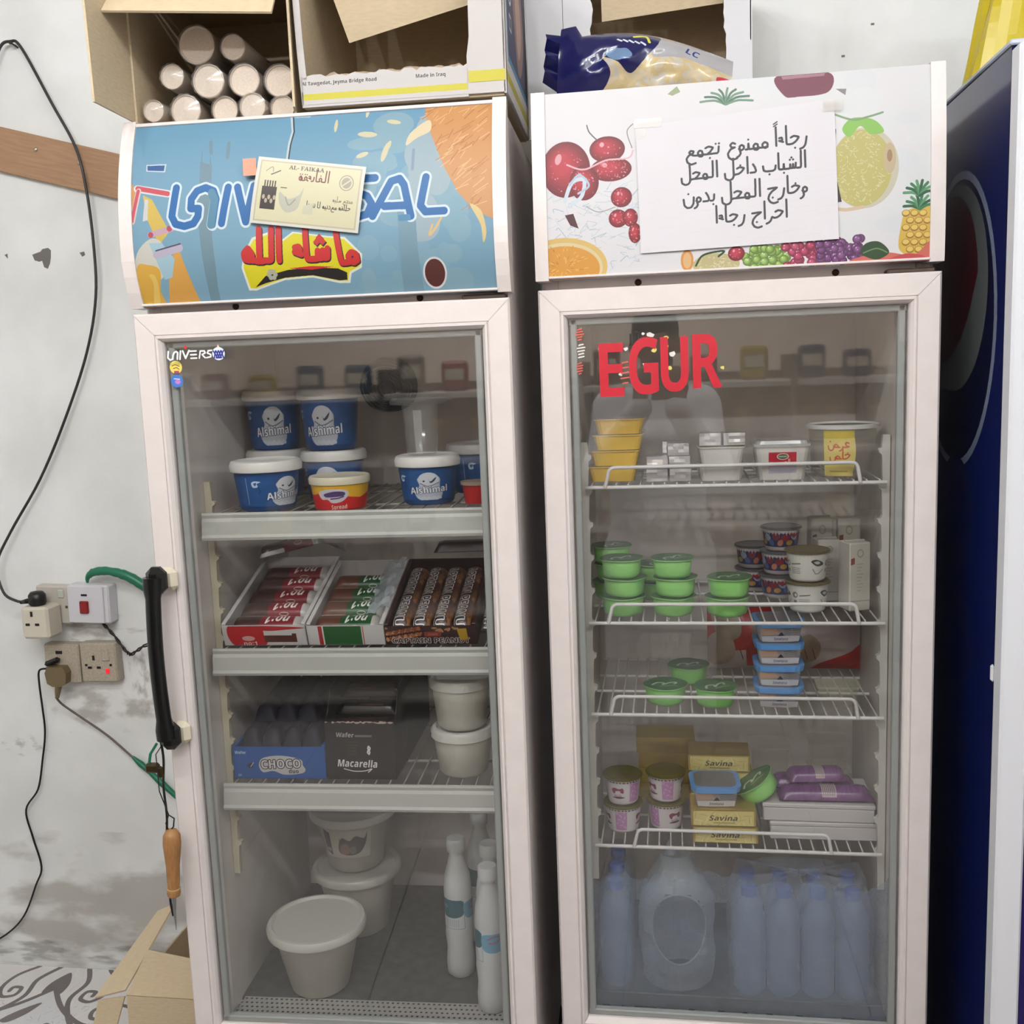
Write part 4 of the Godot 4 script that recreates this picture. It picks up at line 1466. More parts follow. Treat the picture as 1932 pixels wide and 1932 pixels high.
func carton_middle() -> void:
	var kraft := card()
	var t := thing("carton", "white carton with a yellow stripe and a torn open front, on the blue-topped fridge", "carton", "", FA * at(0, 2.034, 0))
	var white := mat("carton_white", Color(0.70, 0.675, 0.665), 0.55)
	var zf := -0.042
	var b := MB.new()
	torn(b, 0.315, 0.600, 0.006, 0.056, zf, 0.004, 0.003, 4)
	b.extrude(PackedVector2Array([Vector2(0.600, 0.010), Vector2(0.662, 0.010), Vector2(0.664, 0.31), Vector2(0.606, 0.31), Vector2(0.604, 0.10), Vector2(0.599, 0.07)]), zf - 0.004, zf)
	b.extrude(PackedVector2Array([Vector2(0.315, 0.006), Vector2(0.326, 0.03), Vector2(0.322, 0.12), Vector2(0.317, 0.31), Vector2(0.306, 0.31), Vector2(0.311, 0.1)]), zf - 0.004, zf)
	part(t, "front_board", b, white)
	b = MB.new()
	torn(b, 0.316, 0.600, 0.052, 0.0585, zf - 0.003, 0.002, 0.003, 9)
	part(t, "torn_edge", b, mat("torn_card", Color(0.60, 0.52, 0.44), 0.9))
	var p := PT.new(1024, 160, Color(0.70, 0.675, 0.665))
	p.rect(0, 92, 1024, 40, Color(0.70, 0.66, 0.16))
	p.text("Al Tawgedat, Jeyma Bridge Road", 230, 30, 22, Color(0.18, 0.16, 0.16), "sansbold")
	p.text("Made in Iraq", 800, 30, 22, Color(0.18, 0.16, 0.16), "sansbold")
	for k in 60:
		p.rect(fmod(k * 137.0, 1024), fmod(k * 61.0, 80), 3, 2, Color(0.70, 0.66, 0.62))
	b = MB.new()
	b.quad(Vector3(0.318, 0.010, zf + 0.0006), Vector3(0.318, 0.051, zf + 0.0006), Vector3(0.599, 0.051, zf + 0.0006), Vector3(0.599, 0.010, zf + 0.0006))
	part(t, "front_print", b, print_mat("carton_front", p, 0.55))
	b = MB.new()
	b.quad(Vector3(0.601, 0.028, zf + 0.0006), Vector3(0.601, 0.046, zf + 0.0006), Vector3(0.6625, 0.046, zf + 0.0006), Vector3(0.6625, 0.028, zf + 0.0006))
	part(t, "yellow_stripe", b, mat("carton_yellow", Color(0.70, 0.66, 0.16), 0.55))
	b = MB.new()
	slab(b, Vector3(0.664, 0.008, zf), Vector3(0.664, 0.31, zf), Vector3(0.664, 0.31, -0.42), Vector3(0.664, 0.008, -0.42))
	part(t, "side_board", b, white)
	p = PT.new(768, 640, Color(0.80, 0.78, 0.77))
	p.rect(0, 560, 768, 36, Color(0.70, 0.66, 0.16))
	p.flat([24, 0, 768, 0, 768, 516, 60, 516], Color(0.24, 0.50, 0.66))
	p.flat([52, 0, 768, 0, 768, 490, 84, 490], Color(0.10, 0.11, 0.30))
	p.curve([300, 100, 420, 40, 560, 90, 640, 260, 560, 420, 420, 470, 330, 360, 270, 220], 0, Color(0.55, 0.40, 0.36), true)
	p.curve([360, 180, 430, 120, 520, 170, 560, 280, 500, 380, 420, 400, 380, 300], 0, Color(0.72, 0.58, 0.52), true)
	p.ell(170, 240, 52, 52, Color(0.80, 0.82, 0.88))
	p.ell(170, 240, 40, 40, Color(0.10, 0.11, 0.30))
	p.text("12", 170, 130, 52, Color(0.80, 0.82, 0.88), "sansbold")
	p.fl([150, 222, 190, 222, 150, 258, 190, 258], 9, Color(0.80, 0.82, 0.88))
	p.fl([140, 330, 200, 330, 200, 380, 140, 380, 140, 330], 8, Color(0.80, 0.82, 0.88))
	b = MB.new()
	b.quad(Vector3(0.6648, 0.010, zf - 0.004), Vector3(0.6648, 0.308, zf - 0.004), Vector3(0.6648, 0.308, -0.418), Vector3(0.6648, 0.010, -0.418))
	part(t, "side_print", b, print_mat("carton_side", p, 0.5))
	b = MB.new()
	slab(b, Vector3(0.316, 0.008, -0.42), Vector3(0.316, 0.31, -0.42), Vector3(0.316, 0.31, zf - 0.006), Vector3(0.316, 0.008, zf - 0.006))
	part(t, "side_board", b, kraft)
	b = MB.new()
	slab(b, Vector3(0.316, 0.008, -0.415), Vector3(0.316, 0.31, -0.415), Vector3(0.659, 0.31, -0.415), Vector3(0.659, 0.008, -0.415))
	slab(b, Vector3(0.316, 0.31, zf - 0.006), Vector3(0.316, 0.31, -0.42), Vector3(0.659, 0.31, -0.42), Vector3(0.659, 0.31, zf - 0.006))
	part(t, "back_board", b, kraft)
	b = MB.new()
	slab(b, Vector3(0.316, 0.010, zf - 0.006), Vector3(0.316, 0.010, -0.42), Vector3(0.659, 0.010, -0.42), Vector3(0.659, 0.010, zf - 0.006))
	part(t, "bottom_board", b, kraft)
	b = MB.new()
	slab(b, Vector3(0.385, 0.125, -0.11), Vector3(0.335, 0.305, -0.055), Vector3(0.64, 0.305, -0.055), Vector3(0.655, 0.185, -0.11))
	part(t, "inner_flap", b, kraft)
	# scrap of clear film in the box
	var s := thing("plastic_film", "crumpled clear plastic film inside the torn white carton", "film", "", FA * at(0.50, 2.048, -0.12))
	b = MB.new()
	var g := []
	for i in 7:
		var row := []
		for j in 9:
			var e := sin(j * 1.9 + i) * 0.008 + cos(i * 2.3 - j) * 0.006
			row.append(Vector3((j - 4) * 0.018, 0.035 * sin(PI * i / 6.0) * sin(PI * j / 8.0) + 0.004 + maxf(0, e), (i - 3) * 0.02))
		g.append(row)
	b.sheet(g, false)
	part(s, "film_sheet", b, glass("film_clear", Color(0.8, 0.78, 0.78), 0.22, 0.15))

func carton_back() -> void:
	var kraft := card()
	var t := thing("carton", "plain white carton with a torn window, standing behind the blue snack bag", "carton", "", FB * at(0, 2.0355, 0))
	var white := mat("carton_plain", Color(0.79, 0.785, 0.80), 0.55)
	var zf := -0.34
	var b := MB.new()
	var rng := RandomNumberGenerator.new()
	rng.seed = 6
	var pts := PackedVector2Array([Vector2(0.026, 0.0), Vector2(0.095, 0.0), Vector2(0.095, 0.03)])
	for i in 22:
		pts.append(Vector2(0.081 + rng.randf_range(-0.004, 0.004), 0.06 + i * 0.012))
	pts.append(Vector2(0.026, 0.32))
	b.extrude(pts, zf - 0.004, zf)
	pts = PackedVector2Array([Vector2(0.386, 0.0), Vector2(0.386, 0.32)])
	for i in 24:
		pts.append(Vector2(0.337 + rng.randf_range(-0.003, 0.003), 0.315 - i * 0.0128))
	pts.append(Vector2(0.337, 0.0))
	b.extrude(pts, zf - 0.004, zf)
	b.rbox(Vector3(0.215, 0.02, zf - 0.002), Vector3(0.25, 0.04, 0.004), 0.0)
	part(t, "front_board", b, white)
	b = MB.new()
	slab(b, Vector3(-0.045, 0.0, zf + 0.02), Vector3(-0.045, 0.32, zf + 0.02), Vector3(0.025, 0.32, zf), Vector3(0.025, 0.0, zf))
	part(t, "front_flap", b, white)
	b = MB.new()
	slab(b, Vector3(0.388, 0.0, zf), Vector3(0.388, 0.32, zf), Vector3(0.388, 0.32, -0.56), Vector3(0.388, 0.0, -0.56))
	part(t, "side_board", b, white)
	b = MB.new()
	slab(b, Vector3(0.02, 0.0, -0.56), Vector3(0.02, 0.32, -0.56), Vector3(0.02, 0.32, zf - 0.006), Vector3(0.02, 0.0, zf - 0.006))
	part(t, "side_board", b, kraft)
	b = MB.new()
	slab(b, Vector3(0.02, 0.0, -0.56), Vector3(0.02, 0.32, -0.56), Vector3(0.384, 0.32, -0.56), Vector3(0.384, 0.0, -0.56))
	slab(b, Vector3(0.02, 0.32, zf - 0.006), Vector3(0.02, 0.32, -0.56), Vector3(0.384, 0.32, -0.56), Vector3(0.384, 0.32, zf - 0.006))
	part(t, "back_board", b, kraft)
	b = MB.new()
	slab(b, Vector3(0.10, 0.225, -0.37), Vector3(0.10, 0.315, -0.352), Vector3(0.335, 0.315, -0.352), Vector3(0.335, 0.240, -0.37))
	part(t, "inner_flap", b, kraft)

# pillow-shaped bag, half printed blue and half clear over its pale contents
func snack_bag() -> void:
	var t := thing("snack_bag", "crumpled blue and clear snack bag lying on the fruit-topped fridge", "bag", "", FB * Transform3D(Basis(Vector3.BACK, -0.10), Vector3(0.19, 2.053, -0.17)))
	var p := PT.new(768, 384, Color(0.74, 0.66, 0.50))
	var rng := RandomNumberGenerator.new()
	rng.seed = 21
	for k in 160:
		var x := rng.randf_range(200, 768)
		var y := rng.randf_range(0, 384)
		p.ell(x, y, rng.randf_range(10, 40), rng.randf_range(6, 20), Color(0.78, 0.70, 0.54).lerp(Color(0.70, 0.68, 0.66), rng.randf()), rng.randf() * 3)
	p.flat([330, 0, 768, 0, 768, 150, 560, 120, 420, 150], Color(0.62, 0.61, 0.62))
	p.curve([0, 0, 400, 0, 440, 60, 400, 140, 330, 250, 270, 200, 200, 160, 240, 260, 160, 384, 0, 384], 0, Color(0.10, 0.10, 0.30), true)
	p.curve([210, 130, 300, 120, 330, 170, 260, 190], 0, Color(0.40, 0.50, 0.62), true)
	p.curve([330, 40, 380, 30, 400, 70], 12, Color(0.80, 0.78, 0.2))
	for k in 5:
		p.fl([260 + k * 26, 60 + k * 4, 278 + k * 26, 74 + k * 4], 10, Color(0.8, 0.82, 0.86))
	p.text("LC", 590, 70, 40, Color(0.2, 0.22, 0.45), "sansbold", 0.25)
	p.curve([700, 200, 768, 190, 768, 300, 730, 320], 0, Color(0.70, 0.13, 0.18), true)
	var nz := FastNoiseLite.new()
	nz.seed = 4
	nz.frequency = 0.16
	var b := MB.new()
	for side in [1.0, -1.0]:
		var g := []
		for i in 15:
			var row := []
			for j in 25:
				var u := j / 24.0
				var v := i / 14.0
				var th := 0.045 * pow(sin(PI * clampf(u, 0.03, 0.97)), 0.5) * pow(sin(PI * v), 0.55)
				var hgt := 0.135 * (0.72 + 0.28 * sin(PI * (u * 0.9 + 0.05))) * (1.0 - 0.28 * u)
				var cr := nz.get_noise_2d(j * 1.3, i * 1.3 + side * 40.0) * 0.022
				row.append(Vector3(lerpf(-0.165, 0.145, u), hgt * (1.0 - v) + (0.02 if j < 3 else 0.0) * (1.0 - v), (th + cr * sin(PI * v) * sin(PI * u)) * side))
			if side < 0:
				row.reverse()
			g.append(row)
		b.sheet(g)
	part(t, "bag_film", b, print_mat("snack_film", p, 0.16))
	b = MB.new()
	var fan := []
	for i in 7:
		fan.append([Vector3(-0.195 + 0.006 * (i % 2), 0.118 - i * 0.014, 0.012 * (1 if i % 2 else -1)), Vector3(-0.155, 0.11 - i * 0.017, 0.004)])
	b.sheet(fan, false)
	part(t, "bag_end", b, mat("bag_navy", Color(0.10, 0.10, 0.30), 0.2))

func yellow_bag() -> void:
	var t := thing("plastic_bag", "bright yellow plastic bag standing on the dark blue fridge", "bag", "", at(0.83, 2.06, -0.20))
	var b := MB.new()
	var g := []
	for i in 13:
		var row := []
		for j in 33:
			var a := TAU * j / 32.0
			var v := i / 12.0
			var r := lerpf(0.055, 0.085, v) * (1.0 + 0.12 * sin(a * 7 + v * 3) * (1.0 - 0.5 * v)) * (1.0 if i > 0 else 0.7)
			row.append(Vector3(sin(a) * r * 1.1 + 0.03 * (1.0 - v), lerpf(0.30, 0.0, v), cos(a) * r * 0.8))
		g.append(row)
	b.sheet(g, false)
	var m := mat("bag_yellow", Color(0.76, 0.68, 0.12), 0.3)
	m.backlight_enabled = true
	m.backlight = Color(0.5, 0.45, 0.05)
	part(t, "bag_film", b, m)
	b = MB.new()
	b.disc(0.002, 0.08, 20)
	part(t, "bag_bottom", b, m)
	t.position.y = 2.039

# paper sheets stuck on the banners: bent to lie on them
func sheet_on(t: Node3D, c: Array, m: Material, bow: float, fold := 0.0) -> void:
	var b := MB.new()
	var g := []
	for i in 9:
		var row := []
		for j in 13:
			var u := j / 12.0
			var v := i / 8.0
			var p: Vector3 = c[0].lerp(c[1], u).lerp(c[3].lerp(c[2], u), v)
			p.z += bow * (1.0 - 4.0 * (v - 0.5) * (v - 0.5)) + fold * sin(u * 9.0 + v * 5.0)
			row.append(p)
		g.append(row)
	b.sheet(g)
	part(t, "paper", b, m)

func notices() -> void:
	var t := thing("paper_notice", "small cream printed card stuck on the blue banner", "card", "", FA)
	var p := PT.new(760, 440, Color(0.86, 0.85, 0.80))
	p.rect(22, 18, 716, 404, Color(0.76, 0.72, 0.62))
	p.rect(32, 28, 696, 384, Color(0.85, 0.82, 0.68))
	p.text("AL- FAIKAA", 350, 52, 26, Color(0.28, 0.22, 0.18), "serifbold", 0.0, 1.15)
	p.script("alef lam_i feh_m:t1 alef_f tooth_i hamza qaf_m:t2 teh_m_f:t2", 520, 130, 1.05, 8, Color(0.42, 0.14, 0.08))
	p.curve([70, 90, 110, 60, 120, 90], 4, Color(0.5, 0.45, 0.4))
	p.fl([110, 110, 170, 80], 7, Color(0.3, 0.25, 0.2))
	p.ell(640, 120, 50, 52, Color(0.62, 0.58, 0.50))
	p.ell(640, 120, 44, 46, Color(0.85, 0.82, 0.70))
	p.ell(640, 120, 34, 36, Color(0.66, 0.63, 0.56))
	p.fl([615, 140, 665, 100], 8, Color(0.85, 0.82, 0.70))
	p.rect(58, 190, 104, 150, Color(0.20, 0.16, 0.15))
	for k in 5:
		p.rect(70 + k * 18, 150, 9, 70, Color(0.25, 0.20, 0.18))
		p.ell(76 + k * 19, 260 + (k % 2) * 24, 10, 16, Color(0.72, 0.66, 0.58))
	p.curve([185, 220, 195, 300, 250, 350, 320, 320, 340, 240, 350, 180, 320, 230, 250, 260], 0, Color(0.74, 0.73, 0.67), true)
	p.curve([230, 250, 260, 300, 300, 260], 8, Color(0.62, 0.61, 0.56))
	p.fl([190, 190, 230, 190], 6, Color(0.35, 0.3, 0.28))
	p.script("meem_i tooth_m hah_m ain_f space seen_i lam_m tooth_m:b2 teh_m_f", 700, 250, 0.5, 4, Color(0.45, 0.42, 0.36))
	p.script("hah_i lam_m alef_f qaf_m:t2 heh_f space meem_i ain_f dal tooth_i:t1 tooth_m:b2 heh_f space lam_i alef_f space tooth_i:t2 seen_i dal alef", 690, 300, 0.55, 5, Color(0.2, 0.18, 0.16))
	p.flat([360, 300, 430, 270, 430, 350, 360, 350], Color(0.80, 0.78, 0.68))
	mats_dim("card_print", p, 0.4)
	sheet_on(t, [Vector3(0.251, 1.955, 0.0095), Vector3(0.433, 1.927, 0.0125), Vector3(0.414, 1.821, 0.0175), Vector3(0.229, 1.848, 0.0175)], print_mat("card_print", p, 0.4), 0.003)
	var c := MB.new()
	c.quad(Vector3(0.222, 1.925, 0.0105), Vector3(0.222, 1.953, 0.0085), Vector3(0.245, 1.953, 0.0085), Vector3(0.245, 1.925, 0.0105))
	part(t, "under_card", c, mat("card_under", Color(0.80, 0.55, 0.45), 0.5))
	t = thing("paper_notice", "white paper notice with four lines of black writing on the fruit banner", "notice", "", FB)
	p = PT.new(1280, 880, Color(0.79, 0.77, 0.785))
	var rng := RandomNumberGenerator.new()
	rng.seed = 2
	for k in 70:   # faint wrinkles, their shade drawn as darker lines
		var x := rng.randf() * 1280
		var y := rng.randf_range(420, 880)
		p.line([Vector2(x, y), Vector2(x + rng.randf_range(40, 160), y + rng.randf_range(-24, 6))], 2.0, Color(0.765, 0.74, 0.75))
	var ink := Color(0.22, 0.22, 0.23)
	p.script("reh hah_i:b1 alef_f hamza alef:h2 space meem_i meem_m tooth_m:t1 waw ain space tooth_i:t2 hah_m:b1 meem_m ain_f", 1108, 250, 1.66, 14, ink)
	p.script("alef lam_i seen_i:t3 tooth_m:b1 alef_f beh:b1 space dal alef hah_i:t1 lam_f space alef lam_i meem_m hah_m lam_f", 1096, 405, 1.47, 14, ink)
	p.script("waw hah_i:t1 alef_f reh hah:m1 space alef lam_i meem_m hah_m lam_f space tooth_i:b1 dal waw noon:t1", 1100, 562, 1.55, 14, ink)
	p.script("alef hah_i reh_f alef hah:m1 space reh hah_i:b1 alef_f hamza alef", 968, 712, 1.55, 14, ink)
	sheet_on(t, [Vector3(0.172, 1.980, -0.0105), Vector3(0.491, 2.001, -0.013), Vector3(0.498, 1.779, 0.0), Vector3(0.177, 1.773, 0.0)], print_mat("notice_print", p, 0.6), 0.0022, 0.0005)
	for q in [[0.192, 1.984, 0.045, 0.014], [0.488, 1.99, 0.03, 0.016], [0.18, 1.965, 0.018, 0.022]]:
		c = MB.new()
		c.rbox(Vector3(q[0], q[1], -0.0085), Vector3(q[2], q[3], 0.0006), 0.0)
		part(t, "tape", c, glass("clear_tape", Color(0.85, 0.82, 0.78), 0.15, 0.2))

func mats_dim(key: String, p: PT, rough: float) -> void:
	print_mat(key, p, rough).albedo_color = Color(0.86, 0.86, 0.86)

# ---------------------------------------------------------------- on the wall and at its foot
func wall_pt(x: float, y: float, d := 0.0) -> Vector3:
	return Vector3(x, y, -0.62 + d)

func cable(called: String, label: String, pts: Array, r, m: Material, cat := "cable") -> Node3D:
	var cv := []
	var k := pts.size()
	for i in k - 1:
		for s in 6:
			cv.append((pts[i] as Vector3).cubic_interpolate(pts[i + 1], pts[maxi(i - 1, 0)], pts[mini(i + 2, k - 1)], s / 6.0))
	cv.append(pts[k - 1])
	var b := MB.new()
	b.tube(cv, r, 8)
	var t := part(self, numbered(called), b, m)
	tagged(t, label, cat)
	return t

func stain(called: String, c: Vector3, s: Vector2, col: Color, sd: int, amount: float) -> void:
	var f := FastNoiseLite.new()
	f.seed = sd
	f.frequency = 0.018
	f.fractal_octaves = 5
	var im := Image.create_empty(192, 192, false, Image.FORMAT_RGBA8)
	for y in 192:
		for x in 192:
			var d := Vector2(x - 96, y - 96).length() / 96.0
			var e := f.get_noise_2d(x, y) * 0.9 + amount - d * d * 0.8
			var g := 0.75 + 0.5 * absf(f.get_noise_2d(x * 6.0, y * 6.0 + 500.0))
			im.set_pixel(x, y, Color(col.r, col.g, col.b, clampf(e * 0.8 * g, 0.0, 0.32)))
	var m := mat(called + str(sd), Color.WHITE, 0.85)
	m.albedo_texture = ImageTexture.create_from_image(im)
	m.transparency = BaseMaterial3D.TRANSPARENCY_ALPHA
	m.texture_repeat = false
	var b := MB.new()
	b.quad(c + Vector3(-s.x / 2, -s.y / 2, 0), c + Vector3(-s.x / 2, s.y / 2, 0), c + Vector3(s.x / 2, s.y / 2, 0), c + Vector3(s.x / 2, -s.y / 2, 0))
	part(get_node("wall_back"), called, b, m)

func build_wall_things() -> void:
	# dirt on the wall round the sockets, at its foot, and chipped paint
	stain("dirt_stain", wall_pt(-1.29, 0.96, 0.001), Vector2(0.36, 0.14), Color(0.56, 0.51, 0.44), 1, 0.30)
	stain("dirt_stain", wall_pt(-1.25, 0.76, 0.0012), Vector2(0.42, 0.24), Color(0.60, 0.55, 0.47), 2, 0.22)
	stain("dirt_stain", wall_pt(-1.14, 0.83, 0.0014), Vector2(0.12, 0.22), Color(0.46, 0.41, 0.38), 3, 0.22)
	stain("damp_stain", wall_pt(-1.30, 0.17, 0.001), Vector2(1.0, 0.46), Color(0.60, 0.545, 0.47), 4, 0.5)
	stain("damp_stain", wall_pt(-1.15, 0.03, 0.0014), Vector2(0.6, 0.12), Color(0.34, 0.31, 0.27), 5, 0.35)
	stain("damp_stain", wall_pt(-1.55, 0.05, 0.0014), Vector2(0.5, 0.12), Color(0.36, 0.33, 0.29), 6, 0.28)
	stain("dirt_stain", wall_pt(-1.50, 0.64, 0.001), Vector2(0.2, 0.1), Color(0.55, 0.53, 0.49), 7, 0.10)
	var chip := mat("bare_plaster", Color(0.44, 0.42, 0.41), 0.9)
	for q in [[[-1.335, 1.912, -1.312, 1.918, -1.306, 1.924, -1.291, 1.926, -1.284, 1.920, -1.286, 1.902, -1.290, 1.888, -1.297, 1.876, -1.306, 1.880, -1.310, 1.896, -1.318, 1.894, -1.330, 1.898]], [[-1.208, 1.910, -1.196, 1.912, -1.194, 1.904, -1.202, 1.900]], [[-1.41, 1.915, -1.402, 1.918, -1.402, 1.906]]]:
		var b := MB.new()
		var pts := PackedVector2Array()
		for i in range(0, q[0].size(), 2):
			pts.append(Vector2(q[0][i], q[0][i + 1]))
		b.extrude(pts, -0.62, -0.6192)
		part(get_node("wall_back"), "paint_chip", b, chip)
	for q in [[0.66, 2.285], [0.60, 2.225]]:
		var b := MB.new()
		b.rbox(wall_pt(q[0], q[1], 0.0006), Vector3(0.007, 0.004, 0.001), 0.0)
		part(get_node("wall_back"), "paint_chip", b, chip)
	# wooden batten
	var t := thing("wooden_batten", "brown wooden board screwed slanting across the wall", "board", "", Transform3D(Basis(Vector3.BACK, -0.272), wall_pt(-1.36, 2.158, 0.008)))
	var b := MB.new()
	b.rbox(Vector3(-0.10, 0, 0), Vector3(1.02, 0.104, 0.015), 0.0015)
	part(t, "board", b, grain("batten_wood", Color(0.59, 0.45, 0.34), Color(0.66, 0.52, 0.40), 0.03, Vector3(0.6, 8, 3), 0.6))
	for q in [[0.069, 0.018], [0.186, 0.011]]:
		b = MB.new()
		b.ox = Transform3D(Basis(Vector3.RIGHT, PI / 2), Vector3(q[0], q[1], 0.0075))
		b.lathe([Vector2(0.006, 0), Vector2(0.0055, 0.002), Vector2(0.003, 0.0035), Vector2(0, 0.004)], 14)
		part(t, "screw", b, mat("screw_steel", Color(0.72, 0.66, 0.58), 0.35, 0.8))
	# the long flex hung over a nail
	b = MB.new()
	b.tube([wall_pt(-1.318, 2.398, 0.0), wall_pt(-1.318, 2.402, 0.028)], 0.0022, 8)
	b.tube([wall_pt(-1.318, 2.402, 0.027), wall_pt(-1.318, 2.4024, 0.029)], 0.005, 8)
	tagged(part(self, "nail", b, mat("nail_steel", Color(0.25, 0.22, 0.2), 0.5, 0.6)), "small nail in the wall holding up the grey flex", "nail")
	var flex := mat("flex_grey", Color(0.17, 0.155, 0.16), 0.5)
	cable("power_cable", "dark grey power cable hung over a nail and looping down to the adapter", [wall_pt(-1.46, 2.02, 0.026), wall_pt(-1.40, 2.25, 0.026), wall_pt(-1.355, 2.385, 0.024), wall_pt(-1.322, 2.407, 0.02), wall_pt(-1.295, 2.388, 0.02), wall_pt(-1.225, 2.255, 0.03), wall_pt(-1.172, 2.150, 0.035), wall_pt(-1.155, 2.055, 0.035), wall_pt(-1.152, 1.93, 0.03), wall_pt(-1.160, 1.80, 0.028), wall_pt(-1.20, 1.665, 0.025), wall_pt(-1.275, 1.505, 0.025), wall_pt(-1.36, 1.355, 0.025), wall_pt(-1.455, 1.22, 0.03), wall_pt(-1.495, 1.14, 0.04), wall_pt(-1.475, 1.07, 0.055), wall_pt(-1.43, 1.050, 0.07), wall_pt(-1.395, 1.052, 0.085)], 0.0036, flex)
	sockets()
	# black lead from the small charger
	cable("charger_cable", "thin black charger lead hanging down the wall in a loose curve", [wall_pt(-1.375, 0.868, 0.055), wall_pt(-1.398, 0.862, 0.055), wall_pt(-1.412, 0.82, 0.04), wall_pt(-1.424, 0.75, 0.02), wall_pt(-1.427, 0.68, 0.016), wall_pt(-1.444, 0.604, 0.014), wall_pt(-1.466, 0.522, 0.014), wall_pt(-1.508, 0.462, 0.014), wall_pt(-1.497, 0.385, 0.014), wall_pt(-1.481, 0.300, 0.014), wall_pt(-1.503, 0.247, 0.014), wall_pt(-1.549, 0.155, 0.014), wall_pt(-1.612, 0.095, 0.014), wall_pt(-1.70, 0.05, 0.014)], 0.0026, mat("lead_black", Color(0.012, 0.012, 0.014), 0.4))
	# beige lead with a run of green tape
	var lead := cable("beige_lead", "dirty beige lead with green tape, running from the beige plug down behind the fridge", [wall_pt(-1.362, 0.79, 0.05), wall_pt(-1.355, 0.765, 0.035), wall_pt(-1.315, 0.725, 0.02), wall_pt(-1.25, 0.675, 0.014), wall_pt(-1.185, 0.615, 0.012), wall_pt(-1.165, 0.60, 0.012), wall_pt(-1.03, 0.47, 0.012)], 0.0030, mat("lead_beige", Color(0.38, 0.34, 0.30), 0.6))
	var tape := MB.new()
	tape.tube([wall_pt(-1.186, 0.617, 0.012), wall_pt(-1.165, 0.598, 0.012), wall_pt(-1.14, 0.575, 0.012), wall_pt(-1.115, 0.551, 0.012), wall_pt(-1.09, 0.527, 0.012), wall_pt(-1.06, 0.498, 0.012)], [0.004, 0.0085, 0.0065, 0.009, 0.0075, 0.006], 10)
	part(lead, "green_tape", tape, mat("tape_green", Color(0.06, 0.42, 0.30), 0.4), "green tape")
	cable("green_cable", "green taped cable arching from the switch box towards the fridge handle", [wall_pt(-1.255, 1.088, 0.03), wall_pt(-1.25, 1.104, 0.032), wall_pt(-1.225, 1.118, 0.04), wall_pt(-1.18, 1.120, 0.045), wall_pt(-1.13, 1.105, 0.045), wall_pt(-1.08, 1.07, 0.04), wall_pt(-1.03, 1.03, 0.03)], [0.003, 0.0035, 0.004, 0.005, 0.0055, 0.006, 0.007, 0.008, 0.009, 0.008, 0.010, 0.011, 0.010, 0.011, 0.012, 0.011, 0.012, 0.011, 0.010, 0.011, 0.012, 0.011, 0.013, 0.012, 0.012, 0.013, 0.012, 0.013, 0.012, 0.012, 0.012, 0.012, 0.012, 0.012, 0.012, 0.012, 0.012], mat("tape_green", Color(0.06, 0.42, 0.30), 0.4))
	# twisted dark wires between the sockets and the fridge
	var pair := thing("twisted_wire", "twisted pair of thin dark wires between the sockets and the fridge", "wire")
	for k in 2:
		var pts := []
		var way := [wall_pt(-1.235, 0.985, 0.02), wall_pt(-1.20, 0.95, 0.025), wall_pt(-1.165, 0.905, 0.03), wall_pt(-1.15, 0.90, 0.035), wall_pt(-1.11, 0.925, 0.04), wall_pt(-1.03, 0.95, 0.03)]
		for i in way.size() - 1:
			for s in 5:
				var a := (i * 5 + s) * 1.3 + k * PI
				pts.append((way[i] as Vector3).lerp(way[i + 1], s / 5.0) + Vector3(0, sin(a), cos(a)) * 0.0035)
		var w := MB.new()
		w.tube(pts, 0.0022, 6)
		part(pair, "wire", w, mat("wire_brown" + str(k), [Color(0.10, 0.07, 0.07), Color(0.16, 0.13, 0.12)][k], 0.6))
	awl_and_wire()
	floor_box()

func pin_holes(b: MB, c: Vector3, s: float) -> void:
	b.rbox(c + Vector3(0, 0.018, 0) * s, Vector3(0.006, 0.013, 0.002) * s, 0.0)
	b.rbox(c + Vector3(-0.013, -0.009, 0) * s, Vector3(0.011, 0.006, 0.002) * s, 0.0)
	b.rbox(c + Vector3(0.013, -0.009, 0) * s, Vector3(0.011, 0.006, 0.002) * s, 0.0)

